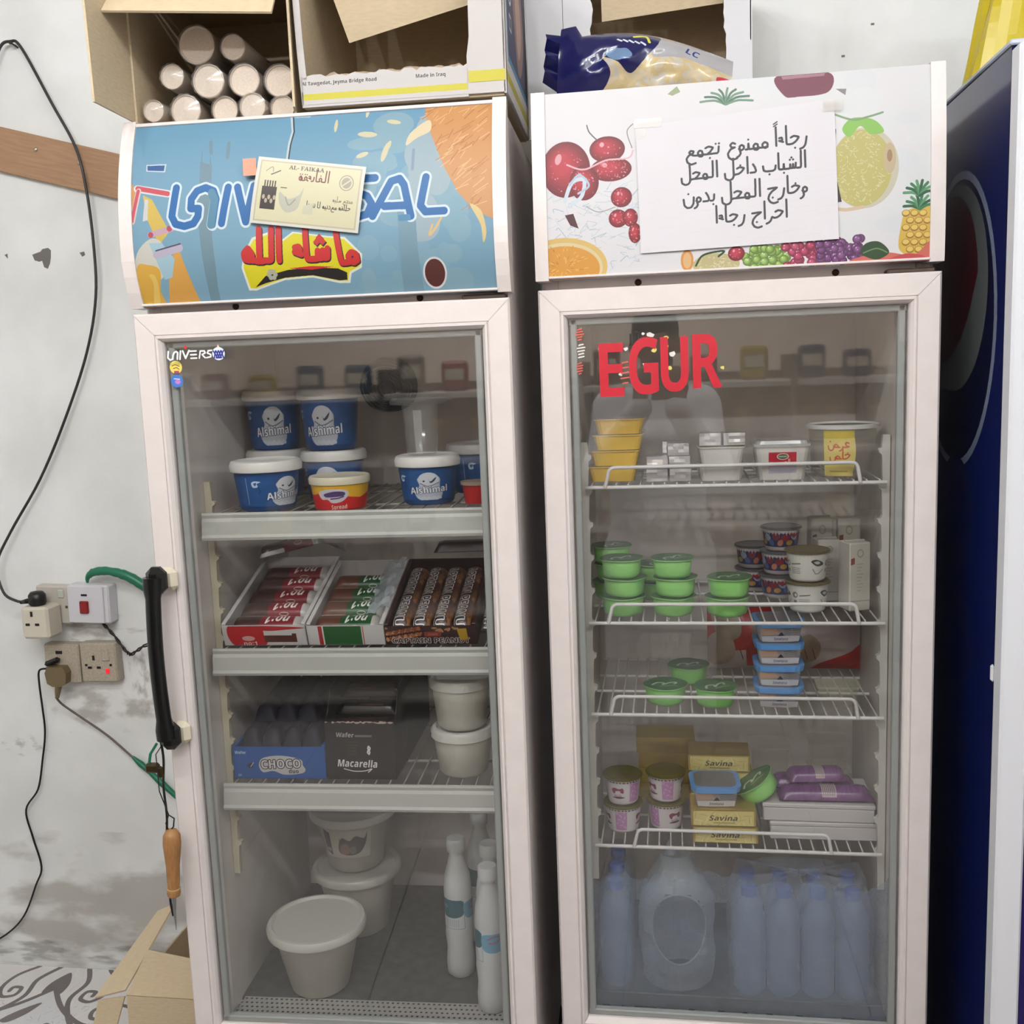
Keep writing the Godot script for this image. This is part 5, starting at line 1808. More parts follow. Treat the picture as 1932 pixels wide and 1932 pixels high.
func sockets() -> void:
	var ivory := mat("socket_ivory", Color(0.73, 0.70, 0.66), 0.4)
	var old := grain("socket_old", Color(0.60, 0.555, 0.49), Color(0.70, 0.66, 0.60), 0.03, Vector3(8, 8, 8), 0.45)
	var black := mat("socket_hole", Color(0.03, 0.025, 0.025), 0.6)
	# upper pair
	var t := thing("wall_socket", "off-white wall socket plate mostly covered by the travel adapter", "socket", "", Transform3D(Basis(Vector3.BACK, -0.03), wall_pt(-1.352, 1.030, 0.0)))
	var b := MB.new()
	b.rbox(Vector3(0, 0, 0.016), Vector3(0.100, 0.100, 0.032), 0.004)
	part(t, "plate", b, ivory)
	b = MB.new()
	b.rbox(Vector3(0.021, 0.03, 0.033), Vector3(0.018, 0.022, 0.006), 0.003)
	part(t, "rocker", b, mat("rocker_pale", Color(0.70, 0.72, 0.68), 0.4))
	b = MB.new()
	b.rbox(Vector3(0.034, -0.004, 0.0325), Vector3(0.007, 0.007, 0.002), 0.001)
	part(t, "screw", b, mat("screw_dull", Color(0.4, 0.38, 0.36), 0.5, 0.5))
	t = thing("travel_adapter", "cream cube adapter with three pin holes plugged into the upper socket", "adapter", "", wall_xf(-1.368, 0.998, 0.034))
	b = MB.new()
	b.rbox(Vector3(0, 0, 0.032), Vector3(0.074, 0.082, 0.062), 0.006)
	part(t, "body", b, mat("adapter_cream", Color(0.78, 0.75, 0.69), 0.4))
	b = MB.new()
	pin_holes(b, Vector3(-0.006, 0.006, 0.0632), 1.0)
	part(t, "pin_hole", b, black)
	t = thing("black_plug", "round black plug on top of the cream adapter", "plug", "", wall_xf(-1.372, 1.040, 0.070))
	b = MB.new()
	b.lathe([Vector2(0, 0), Vector2(0.018, 0.0), Vector2(0.022, 0.006), Vector2(0.021, 0.026), Vector2(0.015, 0.034), Vector2(0, 0.036)], 18)
	part(t, "body", b, mat("plug_black", Color(0.03, 0.03, 0.032), 0.4))
	b = MB.new()
	b.tube([Vector3(-0.012, 0.012, 0.0), Vector3(-0.03, 0.01, 0.006), Vector3(-0.042, 0.008, 0.008)], [0.009, 0.006, 0.0045], 10)
	part(t, "strain_relief", b, mat("plug_black", Color.BLACK))
	t = thing("switch_box", "white surface switch box with a red rocker", "switch", "", Transform3D(Basis(Vector3.BACK, -0.025), wall_pt(-1.250, 1.034, 0.0)))
	b = MB.new()
	b.rbox(Vector3(0, 0, 0.021), Vector3(0.112, 0.100, 0.042), 0.004)
	part(t, "box", b, mat("switch_white", Color(0.79, 0.78, 0.80), 0.35))
	b = MB.new()
	b.rbox(Vector3(-0.006, 0, 0.044), Vector3(0.098, 0.096, 0.006), 0.002)
	part(t, "plate", b, mat("switch_white", Color.WHITE))
	b = MB.new()
	b.rbox(Vector3(-0.008, -0.006, 0.050), Vector3(0.023, 0.032, 0.008), 0.002)
	part(t, "rocker", b, mat("rocker_red", Color(0.52, 0.06, 0.05), 0.3))
	b = MB.new()
	b.rbox(Vector3(-0.008, 0.025, 0.0475), Vector3(0.016, 0.005, 0.001), 0.0)
	part(t, "indicator", b, black)
	# lower pair
	t = thing("wall_socket", "grimy wall socket plate holding the beige plug", "socket", "", Transform3D(Basis(Vector3.BACK, -0.02), wall_pt(-1.346, 0.875, 0.0)))
	b = MB.new()
	b.rbox(Vector3(0, 0, 0.017), Vector3(0.098, 0.104, 0.034), 0.004)
	part(t, "plate", b, old)
	b = MB.new()
	b.rbox(Vector3(-0.006, 0.030, 0.0345), Vector3(0.018, 0.008, 0.001), 0.0)
	part(t, "indicator", b, black)
	t = thing("wall_socket", "grimy three-pin wall socket with a glowing red switch light", "socket", "", Transform3D(Basis(Vector3.BACK, 0.01), wall_pt(-1.244, 0.878, 0.0)))
	b = MB.new()
	b.rbox(Vector3(0, 0, 0.017), Vector3(0.100, 0.104, 0.034), 0.004)
	part(t, "plate", b, old)
	b = MB.new()
	pin_holes(b, Vector3(-0.012, -0.004, 0.0345), 0.95)
	b.rbox(Vector3(-0.034, -0.006, 0.0345), Vector3(0.006, 0.006, 0.001), 0.0)
	b.rbox(Vector3(0.034, -0.006, 0.0345), Vector3(0.006, 0.006, 0.001), 0.0)
	part(t, "pin_hole", b, black)
	b = MB.new()
	b.rbox(Vector3(0.022, 0.022, 0.035), Vector3(0.022, 0.034, 0.005), 0.003)
	part(t, "rocker", b, old)
	b = MB.new()
	b.rbox(Vector3(0.024, -0.022, 0.035), Vector3(0.011, 0.012, 0.003), 0.001)
	part(t, "switch_light", b, emit("neon_red", Color(0.9, 0.12, 0.16), 0.7))
	t = thing("beige_plug", "yellowed beige plug in the lower socket with its lead hanging down", "plug", "", wall_xf(-1.352, 0.850, 0.034))
	b = MB.new()
	b.extrude(PackedVector2Array([Vector2(-0.026, -0.022), Vector2(-0.012, -0.030), Vector2(0.012, -0.030), Vector2(0.026, -0.022), Vector2(0.030, 0.006), Vector2(0.022, 0.022), Vector2(-0.022, 0.022), Vector2(-0.030, 0.006)]), 0.0, 0.024)
	part(t, "body", b, mat("plug_beige", Color(0.42, 0.36, 0.25), 0.5))
	b = MB.new()
	b.tube([Vector3(0.0, -0.026, 0.014), Vector3(-0.004, -0.045, 0.015), Vector3(-0.008, -0.062, 0.014)], [0.009, 0.0075, 0.005], 10)
	part(t, "strain_relief", b, mat("plug_beige", Color.WHITE))
	t = thing("charger_plug", "slim black charger plug pushed into the lower socket plate", "plug", "", Transform3D(Basis(Vector3.BACK, 0.35), wall_pt(-1.366, 0.883, 0.035)))
	b = MB.new()
	b.rbox(Vector3(0, 0, 0.009), Vector3(0.044, 0.014, 0.018), 0.006)
	part(t, "body", b, mat("plug_black", Color.BLACK))

func wall_xf(x: float, y: float, d: float) -> Transform3D:
	return Transform3D(Basis.IDENTITY, wall_pt(x, y, d))

func awl_and_wire() -> void:
	# wooden-handled awl hung on a wire from the fridge handle
	var t := thing("awl", "wooden-handled awl hanging on a wire from the black fridge handle", "awl", "", FA * Transform3D(Basis(Vector3.BACK, -0.05), Vector3(0.004, 0.655, 0.044)))
	var b := MB.new()
	b.lathe([Vector2(0.0, 0.0), Vector2(0.011, 0.0), Vector2(0.0125, 0.006), Vector2(0.0105, 0.014), Vector2(0.0115, 0.03), Vector2(0.0125, 0.06), Vector2(0.015, 0.085), Vector2(0.0165, 0.102), Vector2(0.0155, 0.117), Vector2(0.010, 0.127), Vector2(0.0, 0.130)], 20)
	part(t, "wooden_handle", b, grain("awl_wood", Color(0.52, 0.35, 0.20), Color(0.66, 0.48, 0.29), 0.03, Vector3(14, 2.5, 14), 0.5))
	b = MB.new()
	b.lathe([Vector2(0.0102, 0.0102), Vector2(0.0122, 0.0112), Vector2(0.0122, 0.0142), Vector2(0.0105, 0.0152)], 20)
	part(t, "ring", b, mat("awl_ring", Color(0.62, 0.50, 0.30), 0.5))
	b = MB.new()
	b.tube([Vector3(0, 0.002, 0), Vector3(0, -0.03, 0), Vector3(0.002, -0.068, 0)], [0.0045, 0.003, 0.0006], 8)
	part(t, "spike", b, mat("awl_steel", Color(0.62, 0.62, 0.62), 0.25, 0.9))
	b = MB.new()
	b.tube([Vector3(-0.004, 0.120, 0), Vector3(-0.010, 0.140, 0.0), Vector3(-0.004, 0.156, 0), Vector3(0.006, 0.150, 0), Vector3(0.004, 0.134, 0), Vector3(-0.004, 0.124, 0.0)], 0.0014, 6)
	b.tube([Vector3(-0.004, 0.156, 0), Vector3(-0.020, 0.20, 0), Vector3(-0.024, 0.27, 0.0), Vector3(-0.014, 0.285, 0.0)], 0.0010, 6)
	part(t, "hanging_wire", b, mat("thin_wire", Color(0.16, 0.14, 0.14), 0.4, 0.5))
	var w := MB.new()
	var pts := []
	for i in 40:
		var s := i / 39.0
		pts.append(FA * Vector3(-0.002 - 0.008 * s + 0.0022 * sin(s * 19), lerpf(0.945, 0.605, s), 0.028 + 0.002 * cos(s * 15)))
	w.tube(pts, 0.0022, 6)
	tagged(part(self, "black_wire", w, mat("wire_black", Color(0.035, 0.03, 0.03), 0.5)), "frayed black wire hanging straight down beside the awl", "wire")
	t = thing("cable_clamp", "small brown metal clamp tied under the fridge handle", "clamp", "", FA * at(-0.022, 0.895, 0.03))
	b = MB.new()
	b.rbox(Vector3(0, 0, 0), Vector3(0.026, 0.018, 0.014), 0.004)
	b.rbox(Vector3(0.014, -0.008, 0), Vector3(0.010, 0.022, 0.008), 0.003)
	part(t, "block", b, mat("clamp_brass", Color(0.24, 0.19, 0.10), 0.35, 0.6))
	b = MB.new()
	b.tube([Vector3(-0.006, 0.008, 0), Vector3(-0.002, 0.026, 0), Vector3(0.012, 0.046, 0.0)], 0.0026, 6)
	part(t, "green_wire", b, mat("tape_green", Color.WHITE))

func floor_box() -> void:
	var kraft := card()
	var t := thing("cardboard_box", "opened brown cardboard box on the floor beside the fridge", "box", "", at(0, 0.001, 0))
	var b := MB.new()
	slab(b, Vector3(-0.985, 0.0, -0.15), Vector3(-0.985, 0.25, -0.15), Vector3(-0.735, 0.25, -0.15), Vector3(-0.735, 0.0, -0.15))
	part(t, "front_board", b, kraft)
	b = MB.new()
	slab(b, Vector3(-0.985, 0.0, -0.46), Vector3(-0.985, 0.25, -0.46), Vector3(-0.985, 0.25, -0.152), Vector3(-0.985, 0.0, -0.152))
	part(t, "side_board", b, kraft)
	b = MB.new()
	slab(b, Vector3(-0.735, 0.0, -0.152), Vector3(-0.735, 0.25, -0.152), Vector3(-0.735, 0.25, -0.46), Vector3(-0.735, 0.0, -0.46))
	part(t, "side_board", b, kraft)
	b = MB.new()
	slab(b, Vector3(-0.985, 0.0, -0.46), Vector3(-0.985, 0.25, -0.46), Vector3(-0.735, 0.25, -0.46), Vector3(-0.735, 0.0, -0.46))
	part(t, "back_board", b, kraft)
	b = MB.new()
	slab(b, Vector3(-0.985, 0.252, -0.15), Vector3(-0.945, 0.34, -0.185), Vector3(-0.735, 0.315, -0.175), Vector3(-0.735, 0.252, -0.15))
	part(t, "front_flap", b, kraft)
	b = MB.new()
	slab(b, Vector3(-1.065, 0.232, -0.16), Vector3(-0.99, 0.255, -0.16), Vector3(-0.955, 0.36, -0.34), Vector3(-1.01, 0.33, -0.36))
	part(t, "side_flap", b, kraft)
	b = MB.new()
	slab(b, Vector3(-1.085, 0.13, -0.15), Vector3(-1.06, 0.228, -0.16), Vector3(-0.992, 0.245, -0.155), Vector3(-1.03, 0.13, -0.145))
	part(t, "side_flap", b, kraft)

# ---------------------------------------------------------------- inside the blue-topped fridge
func in_a(x: float, y: float, z: float, turn := 0.0) -> Transform3D:
	return FA * at(x, y, z, turn)

func face_print(t: Node3D, called: String, x0: float, x1: float, y0: float, y1: float, z: float, m: Material) -> void:
	var b := MB.new()
	b.quad(Vector3(x0, y0, z), Vector3(x0, y1, z), Vector3(x1, y1, z), Vector3(x1, y0, z))
	part(t, called, b, m)

func pail(label: String, xf: Transform3D, r: float, h: float, lm: Material) -> void:
	var t := thing("yogurt_pail", label, "pail", "blue yogurt pails on the top shelf", xf)
	var b := MB.new()
	var rb := r * 0.78
	var rt := r * 0.90
	b.lathe([Vector2(0, 0.002), Vector2(rb - 0.004, 0.0), Vector2(rb, 0.004), Vector2(rt, h - 0.022), Vector2(rt + 0.003, h - 0.02), Vector2(rt + 0.003, h - 0.014), Vector2(0, h - 0.012)], 36)
	part(t, "tub", b, mat("pail_blue", Color(0.08, 0.27, 0.49), 0.35))
	b = MB.new()
	b.lathe([Vector2(lerpf(rb, rt, 0.08) + 0.0006, 0.010), Vector2(lerpf(rb, rt, 0.95) + 0.0006, h - 0.026)], 40, -2.5, 2.5)
	part(t, "label_wrap", b, lm)
	b = MB.new()
	b.lathe([Vector2(rt + 0.004, h - 0.021), Vector2(r, h - 0.020), Vector2(r + 0.001, h - 0.010), Vector2(r - 0.002, h - 0.002), Vector2(r - 0.008, h), Vector2(r - 0.012, h - 0.004), Vector2(0, h - 0.004)], 40)
	part(t, "lid", b, mat("lid_white", Color(0.80, 0.79, 0.77), 0.4))

func pail_label(shift: float) -> PT:
	var p := PT.new(1024, 256, Color(0.08, 0.28, 0.50))
	for k in 40:
		p.ell(fmod(k * 97.0, 1024), fmod(k * 53.0, 256), 40, 18, Color(0.08, 0.30, 0.53))
	for off in [0.0]:
		var cx := 512.0 + shift
		p.curve([cx - 60, 256, cx - 110, 200, cx - 70, 130, cx - 80, 70, cx, 26, cx + 80, 66, cx + 84, 140, cx + 110, 200, cx + 70, 256], 0, Color(0.66, 0.68, 0.72), true)
		p.ell(cx, 84, 76, 66, Color(0.76, 0.77, 0.79))
		p.curve([cx + 4, 74, cx + 14, 96, cx + 56, 60, cx + 40, 96, cx + 12, 108], 0, Color(0.16, 0.19, 0.30), true)
		p.ell(cx - 34, 92, 9, 7, Color(0.15, 0.15, 0.2))
		p.curve([cx - 60, 112, cx, 138, cx + 76, 108], 9, Color(0.45, 0.46, 0.50))
		p.text("Alshimal", cx, 166, 54, Color(0.25, 0.26, 0.32), "sansbold", -0.06, 0.95, 0.0, 4.0)
		p.text("Alshimal", cx, 166, 54, Color(0.84, 0.85, 0.87), "sansbold", -0.06, 0.95)
		for k in 14:
			p.ell(cx - 80 + k * 13, 232 + (k % 3) * 8, 14, 10, Color(0.72, 0.74, 0.77))
		var lx := cx - 210
		p.curve([lx - 34, 60, lx - 10, 44, lx + 30, 52, lx + 4, 66, lx + 10, 92, lx - 24, 96], 0, Color(0.72, 0.78, 0.84), true)
		p.curve([lx - 20, 64, lx + 2, 58, lx - 8, 84], 0, Color(0.12, 0.30, 0.52), true)
		p.fl([lx - 72, 20, lx - 70, 240], 4, Color(0.62, 0.70, 0.78))
		p.fl([lx + 10, 90, lx + 26, 130, lx + 14, 150], 5, Color(0.08, 0.12, 0.25))
	return p

func build_contents_blue() -> void:
	var y1 := 1.343
	var l_front := print_mat("pail_label_front", pail_label(0), 0.35)
	var l_turned := print_mat("pail_label_turned", pail_label(210), 0.35)
	var l_half := print_mat("pail_label_half", pail_label(60), 0.35)
	pail("blue yogurt pail with a white lid, front corner of the top shelf by the ladder", in_a(0.166, y1, -0.150), 0.0670, 0.094, l_turned)
	pail("blue yogurt pail standing under the stacked one at the back corner", in_a(0.120, y1, -0.345), 0.063, 0.099, l_front)
	pail("upper blue pail of the left stack, lid level with its neighbour", in_a(0.121, y1 + 0.0995, -0.340), 0.0615, 0.121, l_half)
	pail("blue yogurt pail behind the yellow and red tub, carrying another pail", in_a(0.258, y1, -0.290), 0.066, 0.099, l_front)
	pail("upper blue pail with a full round emblem, stacked behind the yellow and red tub", in_a(0.2525, y1 + 0.0995, -0.300), 0.064, 0.121, l_front)
	pail("blue yogurt pail under the clear plastic cup", in_a(0.471, y1, -0.185), 0.0615, 0.092, print_mat("pail_label_right", pail_label(40), 0.35))
	pail("blue yogurt pail half hidden by the door frame at the back", in_a(0.540, y1, -0.345), 0.0600, 0.100, l_turned)
	# yellow and red tub
	var t := thing("cheese_tub", "round yellow and red cheese tub with a pale lid on the top shelf", "tub", "", in_a(0.312, y1, -0.135))
	var b := MB.new()
	b.lathe([Vector2(0, 0.002), Vector2(0.044, 0), Vector2(0.047, 0.003), Vector2(0.053, 0.05), Vector2(0, 0.051)], 32)
	part(t, "tub", b, mat("tub_red", Color(0.66, 0.08, 0.08), 0.4))
	var p := PT.new(768, 128, Color(0.72, 0.09, 0.09))
	p.flat([0, 0, 768, 0, 768, 20, 560, 70, 480, 60, 340, 30, 250, 50, 0, 60], Color(0.82, 0.63, 0.12))
	p.curve([290, 36, 360, 18, 460, 24, 480, 50, 440, 84, 380, 92, 350, 74, 310, 72], 0, Color(0.72, 0.70, 0.72), true)
	p.curve([330, 44, 400, 30, 455, 36, 450, 54, 390, 60, 340, 60], 0, Color(0.28, 0.20, 0.40), true)
	p.fl([370, 70, 420, 66, 450, 58], 7, Color(0.28, 0.20, 0.40))
	p.text("Spread", 420, 116, 22, Color(0.85, 0.75, 0.7), "sansbold", -0.03)
	b = MB.new()
	b.lathe([Vector2(0.0478, 0.002), Vector2(0.0535, 0.047)], 36, -2.3, 2.3)
	part(t, "label_wrap", b, print_mat("tub_label_red", p, 0.35))
	b = MB.new()
	b.lathe([Vector2(0.053, 0.047), Vector2(0.0565, 0.048), Vector2(0.0575, 0.058), Vector2(0.055, 0.062), Vector2(0.050, 0.0605), Vector2(0, 0.060)], 36)
	part(t, "lid", b, mat("lid_cream", Color(0.76, 0.73, 0.64), 0.4))
	# small red pot
	t = thing("cheese_tub", "small red tub at the hinge end of the top shelf", "tub", "", in_a(0.568, y1, -0.165))
	b = MB.new()
	b.lathe([Vector2(0, 0.001), Vector2(0.024, 0), Vector2(0.029, 0.036), Vector2(0, 0.036)], 24)
	part(t, "tub", b, mat("tub_red", Color.WHITE))
	b = MB.new()
	b.lathe([Vector2(0.029, 0.034), Vector2(0.032, 0.035), Vector2(0.032, 0.041), Vector2(0, 0.042)], 24)
	part(t, "lid", b, mat("lid_tan", Color(0.55, 0.47, 0.40), 0.4))
	# clear plastic cup on a pail
	t = thing("plastic_cup", "clear plastic cup with a wide flat rim, standing on a pail lid", "cup", "", in_a(0.462, y1 + 0.0915, -0.185))
	b = MB.new()
	b.lathe([Vector2(0, 0.001), Vector2(0.026, 0.0), Vector2(0.029, 0.004), Vector2(0.035, 0.094), Vector2(0.056, 0.096), Vector2(0.058, 0.101), Vector2(0.052, 0.108), Vector2(0, 0.110)], 30)
	part(t, "cup_wall", b, glass("clear_plastic", Color(0.82, 0.82, 0.80), 0.09, 0.08))
	b = MB.new()
	b.lathe([Vector2(0.0265, 0.003), Vector2(0.0325, 0.085)], 8, -0.25, 0.25)
	part(t, "cup_rib", b, glass("clear_rib", Color(0.88, 0.88, 0.87), 0.30, 0.1))
	shelf_two()
	shelf_three()
	floor_blue()

# ---- second shelf: three trays of bars, tilted up at the back
func bar_label(c: Color, txt: String, choc: Color) -> PT:
	var p := PT.new(512, 128, Color(0.74, 0.72, 0.70))
	p.rect(0, 14, 250, 100, choc)
	for k in 24:
		p.ell(fmod(k * 71.0, 250), 20 + fmod(k * 37.0, 90), 16, 6, choc.lightened(0.06) if k % 2 else choc.darkened(0.15))
	p.rect(210, 0, 240, 128, c)
	p.rect(446, 0, 66, 128, Color(0.72, 0.70, 0.68))
	p.text(txt, 330, 60, 52, Color(0.86, 0.84, 0.82), "sansbold", PI, 1.15, 0.2)
	p.ell(330, 106, 34, 9, Color(0.78, 0.74, 0.72))
	p.ell(330, 106, 30, 6, c)
	return p

func bar_mesh(w: float, d: float, h: float) -> MB:
	# wrapped bar: rounded top with crimped ends, picture over the top
	var b := MB.new()
	var g := []
	for i in 7:
		var a := PI * i / 6.0
		var row := []
		for j in 15:
			var u := j / 14.0
			var e := minf(u, 1.0 - u)
			var k := smoothstep(0.0, 0.09, e)
			row.append(Vector3((u - 0.5) * w, maxf(0.0008, pow(sin(a), 0.6) * h * k), -cos(a) * d / 2 * (0.94 + 0.06 * k)))
		g.append(row)
	b.sheet(g)
	b.quad(Vector3(-w / 2, 0.0, -d / 2), Vector3(-w / 2, 0.0, d / 2), Vector3(w / 2, 0.0, d / 2), Vector3(w / 2, 0.0, -d / 2))
	return b

func tray(label: String, xf: Transform3D, w: float, d: float, hf: float, hs: float, board: Material, front: Material) -> Node3D:
	var t := thing("chocolate_tray", label, "box", "", xf)
	var b := MB.new()
	slab(b, Vector3(-w / 2, 0, 0), Vector3(-w / 2, hf, 0.0), Vector3(w / 2, hf, 0.0), Vector3(w / 2, 0, 0), 0.0012)
	part(t, "front_board", b, board)
	face_print(t, "front_print", -w / 2 + 0.001, w / 2 - 0.001, 0.001, hf - 0.001, 0.0004, front)
	for s in [-1.0, 1.0]:
		b = MB.new()
		var x: float = s * w / 2
		var q := [Vector3(x, 0, -d), Vector3(x, hs, -d), Vector3(x, hf, 0), Vector3(x, 0, 0)]
		if s > 0:
			q = [q[3], q[2], q[1], q[0]]
		slab(b, q[0], q[1], q[2], q[3], 0.0012)
		# folded rim
		b.rbox(Vector3(x - s * 0.004, (hf + hs) / 2 + 0.0, -d / 2), Vector3(0.008, 0.004, d * 0.98), 0.001)
		part(t, "side_board", b, board)
	b = MB.new()
	slab(b, Vector3(-w / 2, 0, -d), Vector3(-w / 2, hs, -d), Vector3(w / 2, hs, -d), Vector3(w / 2, 0, -d), 0.0012)
	part(t, "back_board", b, board)
	b = MB.new()
	slab(b, Vector3(-w / 2, 0.0012, 0), Vector3(-w / 2, 0.0012, -d), Vector3(w / 2, 0.0012, -d), Vector3(w / 2, 0.0012, 0), 0.001)
	part(t, "bottom_board", b, board)
	return t

func shelf_two() -> void:
	var y := 1.0875
	var tilt := 0.30
	var white := mat("tray_white", Color(0.76, 0.74, 0.73), 0.5)
	var p := PT.new(768, 200, Color(0.75, 0.73, 0.72))
	p.curve([60, 0, 330, 0, 380, 60, 380, 200, 90, 200], 0, Color(0.68, 0.08, 0.11), true)
	p.rect(380, 80, 300, 90, Color(0.33, 0.15, 0.12))
	p.rect(380, 70, 260, 30, Color(0.75, 0.73, 0.72))
	p.curve([60, 0, 380, 0, 760, 20, 600, 40, 380, 50], 0, Color(0.66, 0.08, 0.11), true)
	p.ell(230, 130, 60, 26, Color(0.80, 0.62, 0.60))
	p.text("no:1", 240, 182, 40, Color(0.86, 0.82, 0.8), "sansbold", 0.0, 1.2)
	var xr := FA * Transform3D(Basis(Vector3.RIGHT, tilt), Vector3(0.161, y, -0.098))
	var tr := tray("white and red tray of red-label chocolate bars", xr, 0.163, 0.27, 0.044, 0.046, white, print_mat("tray_front_red", p, 0.45))
	p = PT.new(768, 200, Color(0.76, 0.75, 0.74))
	p.rect(110, 0, 40, 200, Color(0.62, 0.14, 0.14))
	p.rect(150, 0, 14, 200, Color(0.8, 0.79, 0.77))
	p.rect(164, 0, 380, 200, Color(0.06, 0.33, 0.13))
	p.rect(556, 0, 10, 200, Color(0.70, 0.30, 0.25))
	var xg := FA * Transform3D(Basis(Vector3.RIGHT, tilt), Vector3(0.3185, y, -0.098))
	tray("white and green tray of green-label chocolate bars", xg, 0.148, 0.25, 0.042, 0.046, white, print_mat("tray_front_green", p, 0.45))
	var bm := bar_mesh(0.144, 0.040, 0.018).done()
	var gm := bar_mesh(0.130, 0.042, 0.018).done()
	var mr := print_mat("bar_red", bar_label(Color(0.47, 0.04, 0.12), "no:1", Color(0.22, 0.11, 0.10)), 0.3)
	var mg := print_mat("bar_green", bar_label(Color(0.03, 0.28, 0.11), "no:1", Color(0.36, 0.20, 0.14)), 0.3)
	var names := ["nearest the tray front", "second from the tray front", "middle one of five", "second from the tray back", "at the back end of the tray"]
	for i in 5:
		var o := thing("chocolate_bar", "red-label chocolate bar in the red tray, " + names[i], "bar", "bars in the red tray", xr * Transform3D(Basis(Vector3.RIGHT, 0.12), Vector3(0.001 * (i % 2), 0.024, -0.028 - i * 0.049)))
		share(o, "wrapper", bm, mr, Transform3D.IDENTITY)
	for i in 4:
		var o := thing("chocolate_bar", "green-label chocolate bar in the green tray, " + ["nearest the tray front", "second from the tray front", "third from the tray front", "at the back end of the tray"][i], "bar", "bars in the green tray", xg * Transform3D(Basis(Vector3.RIGHT, 0.12), Vector3(-0.002, 0.024, -0.028 - i * 0.052)))
		share(o, "wrapper", gm, mg, Transform3D.IDENTITY)
	# loose bar lying on the red tray, its film end flared
	var o := thing("chocolate_bar", "loose red-label chocolate bar lying askew on the back of the red tray", "bar", "", FA * Transform3D(Basis(Vector3.UP, 0.35) * Basis(Vector3.BACK, 0.18), Vector3(0.135, 1.228, -0.345)))
	share(o, "wrapper", bar_mesh(0.13, 0.045, 0.022).done(), mr, Transform3D.IDENTITY)
	var b := MB.new()
	var g := []
	for i in 5:
		var row := []
		for j in 5:
			row.append(Vector3(0.06 + j * 0.013, 0.006 + (i - 2) * 0.004 * (1 + j * 1.2) + 0.003 * sin(i * 3.0 + j), (i - 2) * 0.009 * (1 + j * 0.2)))
		g.append(row)
	b.sheet(g, false)
	part(o, "film_end", b, mat("film_white", Color(0.70, 0.68, 0.66), 0.35))
	# crumpled film at the edge of the green tray
	o = thing("plastic_film", "crumpled pale plastic film along the green tray", "film", "", FA * Transform3D(Basis(Vector3.RIGHT, tilt), Vector3(0.375, 1.128, -0.118)))
	b = MB.new()
	g = []
	var nz := FastNoiseLite.new()
	nz.seed = 9
	nz.frequency = 0.35
	for i in 14:
		var row := []
		for j in 6:
			row.append(Vector3((j - 2.5) * 0.009 + 0.004 * nz.get_noise_2d(i, j * 3.0), 0.014 + 0.016 * nz.get_noise_2d(i * 1.3, j * 2.0) + 0.004 * j, -i * 0.015))
		g.append(row)
	g.reverse()
	b.sheet(g, false)
	part(o, "film_sheet", b, glass("film_pale", Color(0.72, 0.76, 0.78), 0.5, 0.2))
	# peanut bars lying lengthwise in a printed box
	p = PT.new(768, 200, Color(0.17, 0.07, 0.06))
	for k in 60:
		p.ell(fmod(k * 83.0, 300), 20 + fmod(k * 47.0, 130), 26, 14, [Color(0.60, 0.34, 0.20), Color(0.70, 0.50, 0.32), Color(0.45, 0.22, 0.14)][k % 3], k)
	for k in 10:
		p.ell(420 + fmod(k * 61.0, 260), 20 + fmod(k * 29.0, 40), 24, 12, Color(0.62, 0.45, 0.28), k)
	p.flat([330, 60, 480, 60, 470, 116, 330, 116], Color(0.50, 0.20, 0.14))
	p.text("snack", 404, 88, 24, Color(0.75, 0.5, 0.4), "sans")
	p.text("CAPTAIN PEANUT", 380, 160, 56, Color(0.80, 0.76, 0.74), "sansbold", 0.0, 1.02, 0.0, 5.0)
	p.text("CAPTAIN PEANUT", 380, 160, 56, Color(0.06, 0.05, 0.07), "sansbold", 0.0, 1.02)
	p.flat([610, 30, 690, 24, 700, 150, 640, 160, 620, 100], Color(0.66, 0.52, 0.10))
	var brown := mat("peanut_box", Color(0.20, 0.08, 0.07), 0.4)
	var xp := FA * Transform3D(Basis(Vector3.RIGHT, tilt), Vector3(0.4795, y, -0.098))
	tray("brown printed box of peanut bars on the second shelf", xp, 0.172, 0.26, 0.040, 0.042, brown, print_mat("tray_front_peanut", p, 0.35))
	p = PT.new(256, 1024, Color(0.22, 0.08, 0.06))
	for k in 90:
		p.ell(180 + fmod(k * 31.0, 70), fmod(k * 77.0, 1024), 20, 26, [Color(0.52, 0.34, 0.18), Color(0.40, 0.24, 0.13), Color(0.30, 0.13, 0.09)][k % 3], k)
	p.text("CAPTAIN PEANUT", 100, 540, 92, Color(0.82, 0.80, 0.78), "sansbold", PI / 2, 1.05, 0.0, 7.0)
	p.text("CAPTAIN PEANUT", 100, 540, 92, Color(0.08, 0.06, 0.10), "sansbold", PI / 2, 1.05)
	p.rect(0, 0, 256, 90, Color(0.58, 0.36, 0.16))
	var mp := print_mat("bar_peanut", p, 0.28)
	var pm := lengthwise_bar(0.0365, 0.225, 0.020).done()
	for i in 4:
		o = thing("peanut_bar", "brown peanut bar lying lengthwise in the brown box, " + ["by the crumpled film", "second from the film", "third from the film", "by the box end"][i], "bar", "bars in the brown box", xp * Transform3D(Basis(Vector3.BACK, 0.02 * (i - 1.5)), Vector3(-0.057 + i * 0.0385, 0.026, -0.006)))
		share(o, "wrapper", pm, mp, Transform3D.IDENTITY)
	o = thing("peanut_bar", "brown peanut bar squeezed between the brown box and the fridge wall", "bar", "", FA * Transform3D(Basis(Vector3.RIGHT, tilt + 0.05), Vector3(0.5785, 1.110, -0.12)))
	share(o, "wrapper", lengthwise_bar(0.011, 0.20, 0.018).done(), mp, Transform3D.IDENTITY)
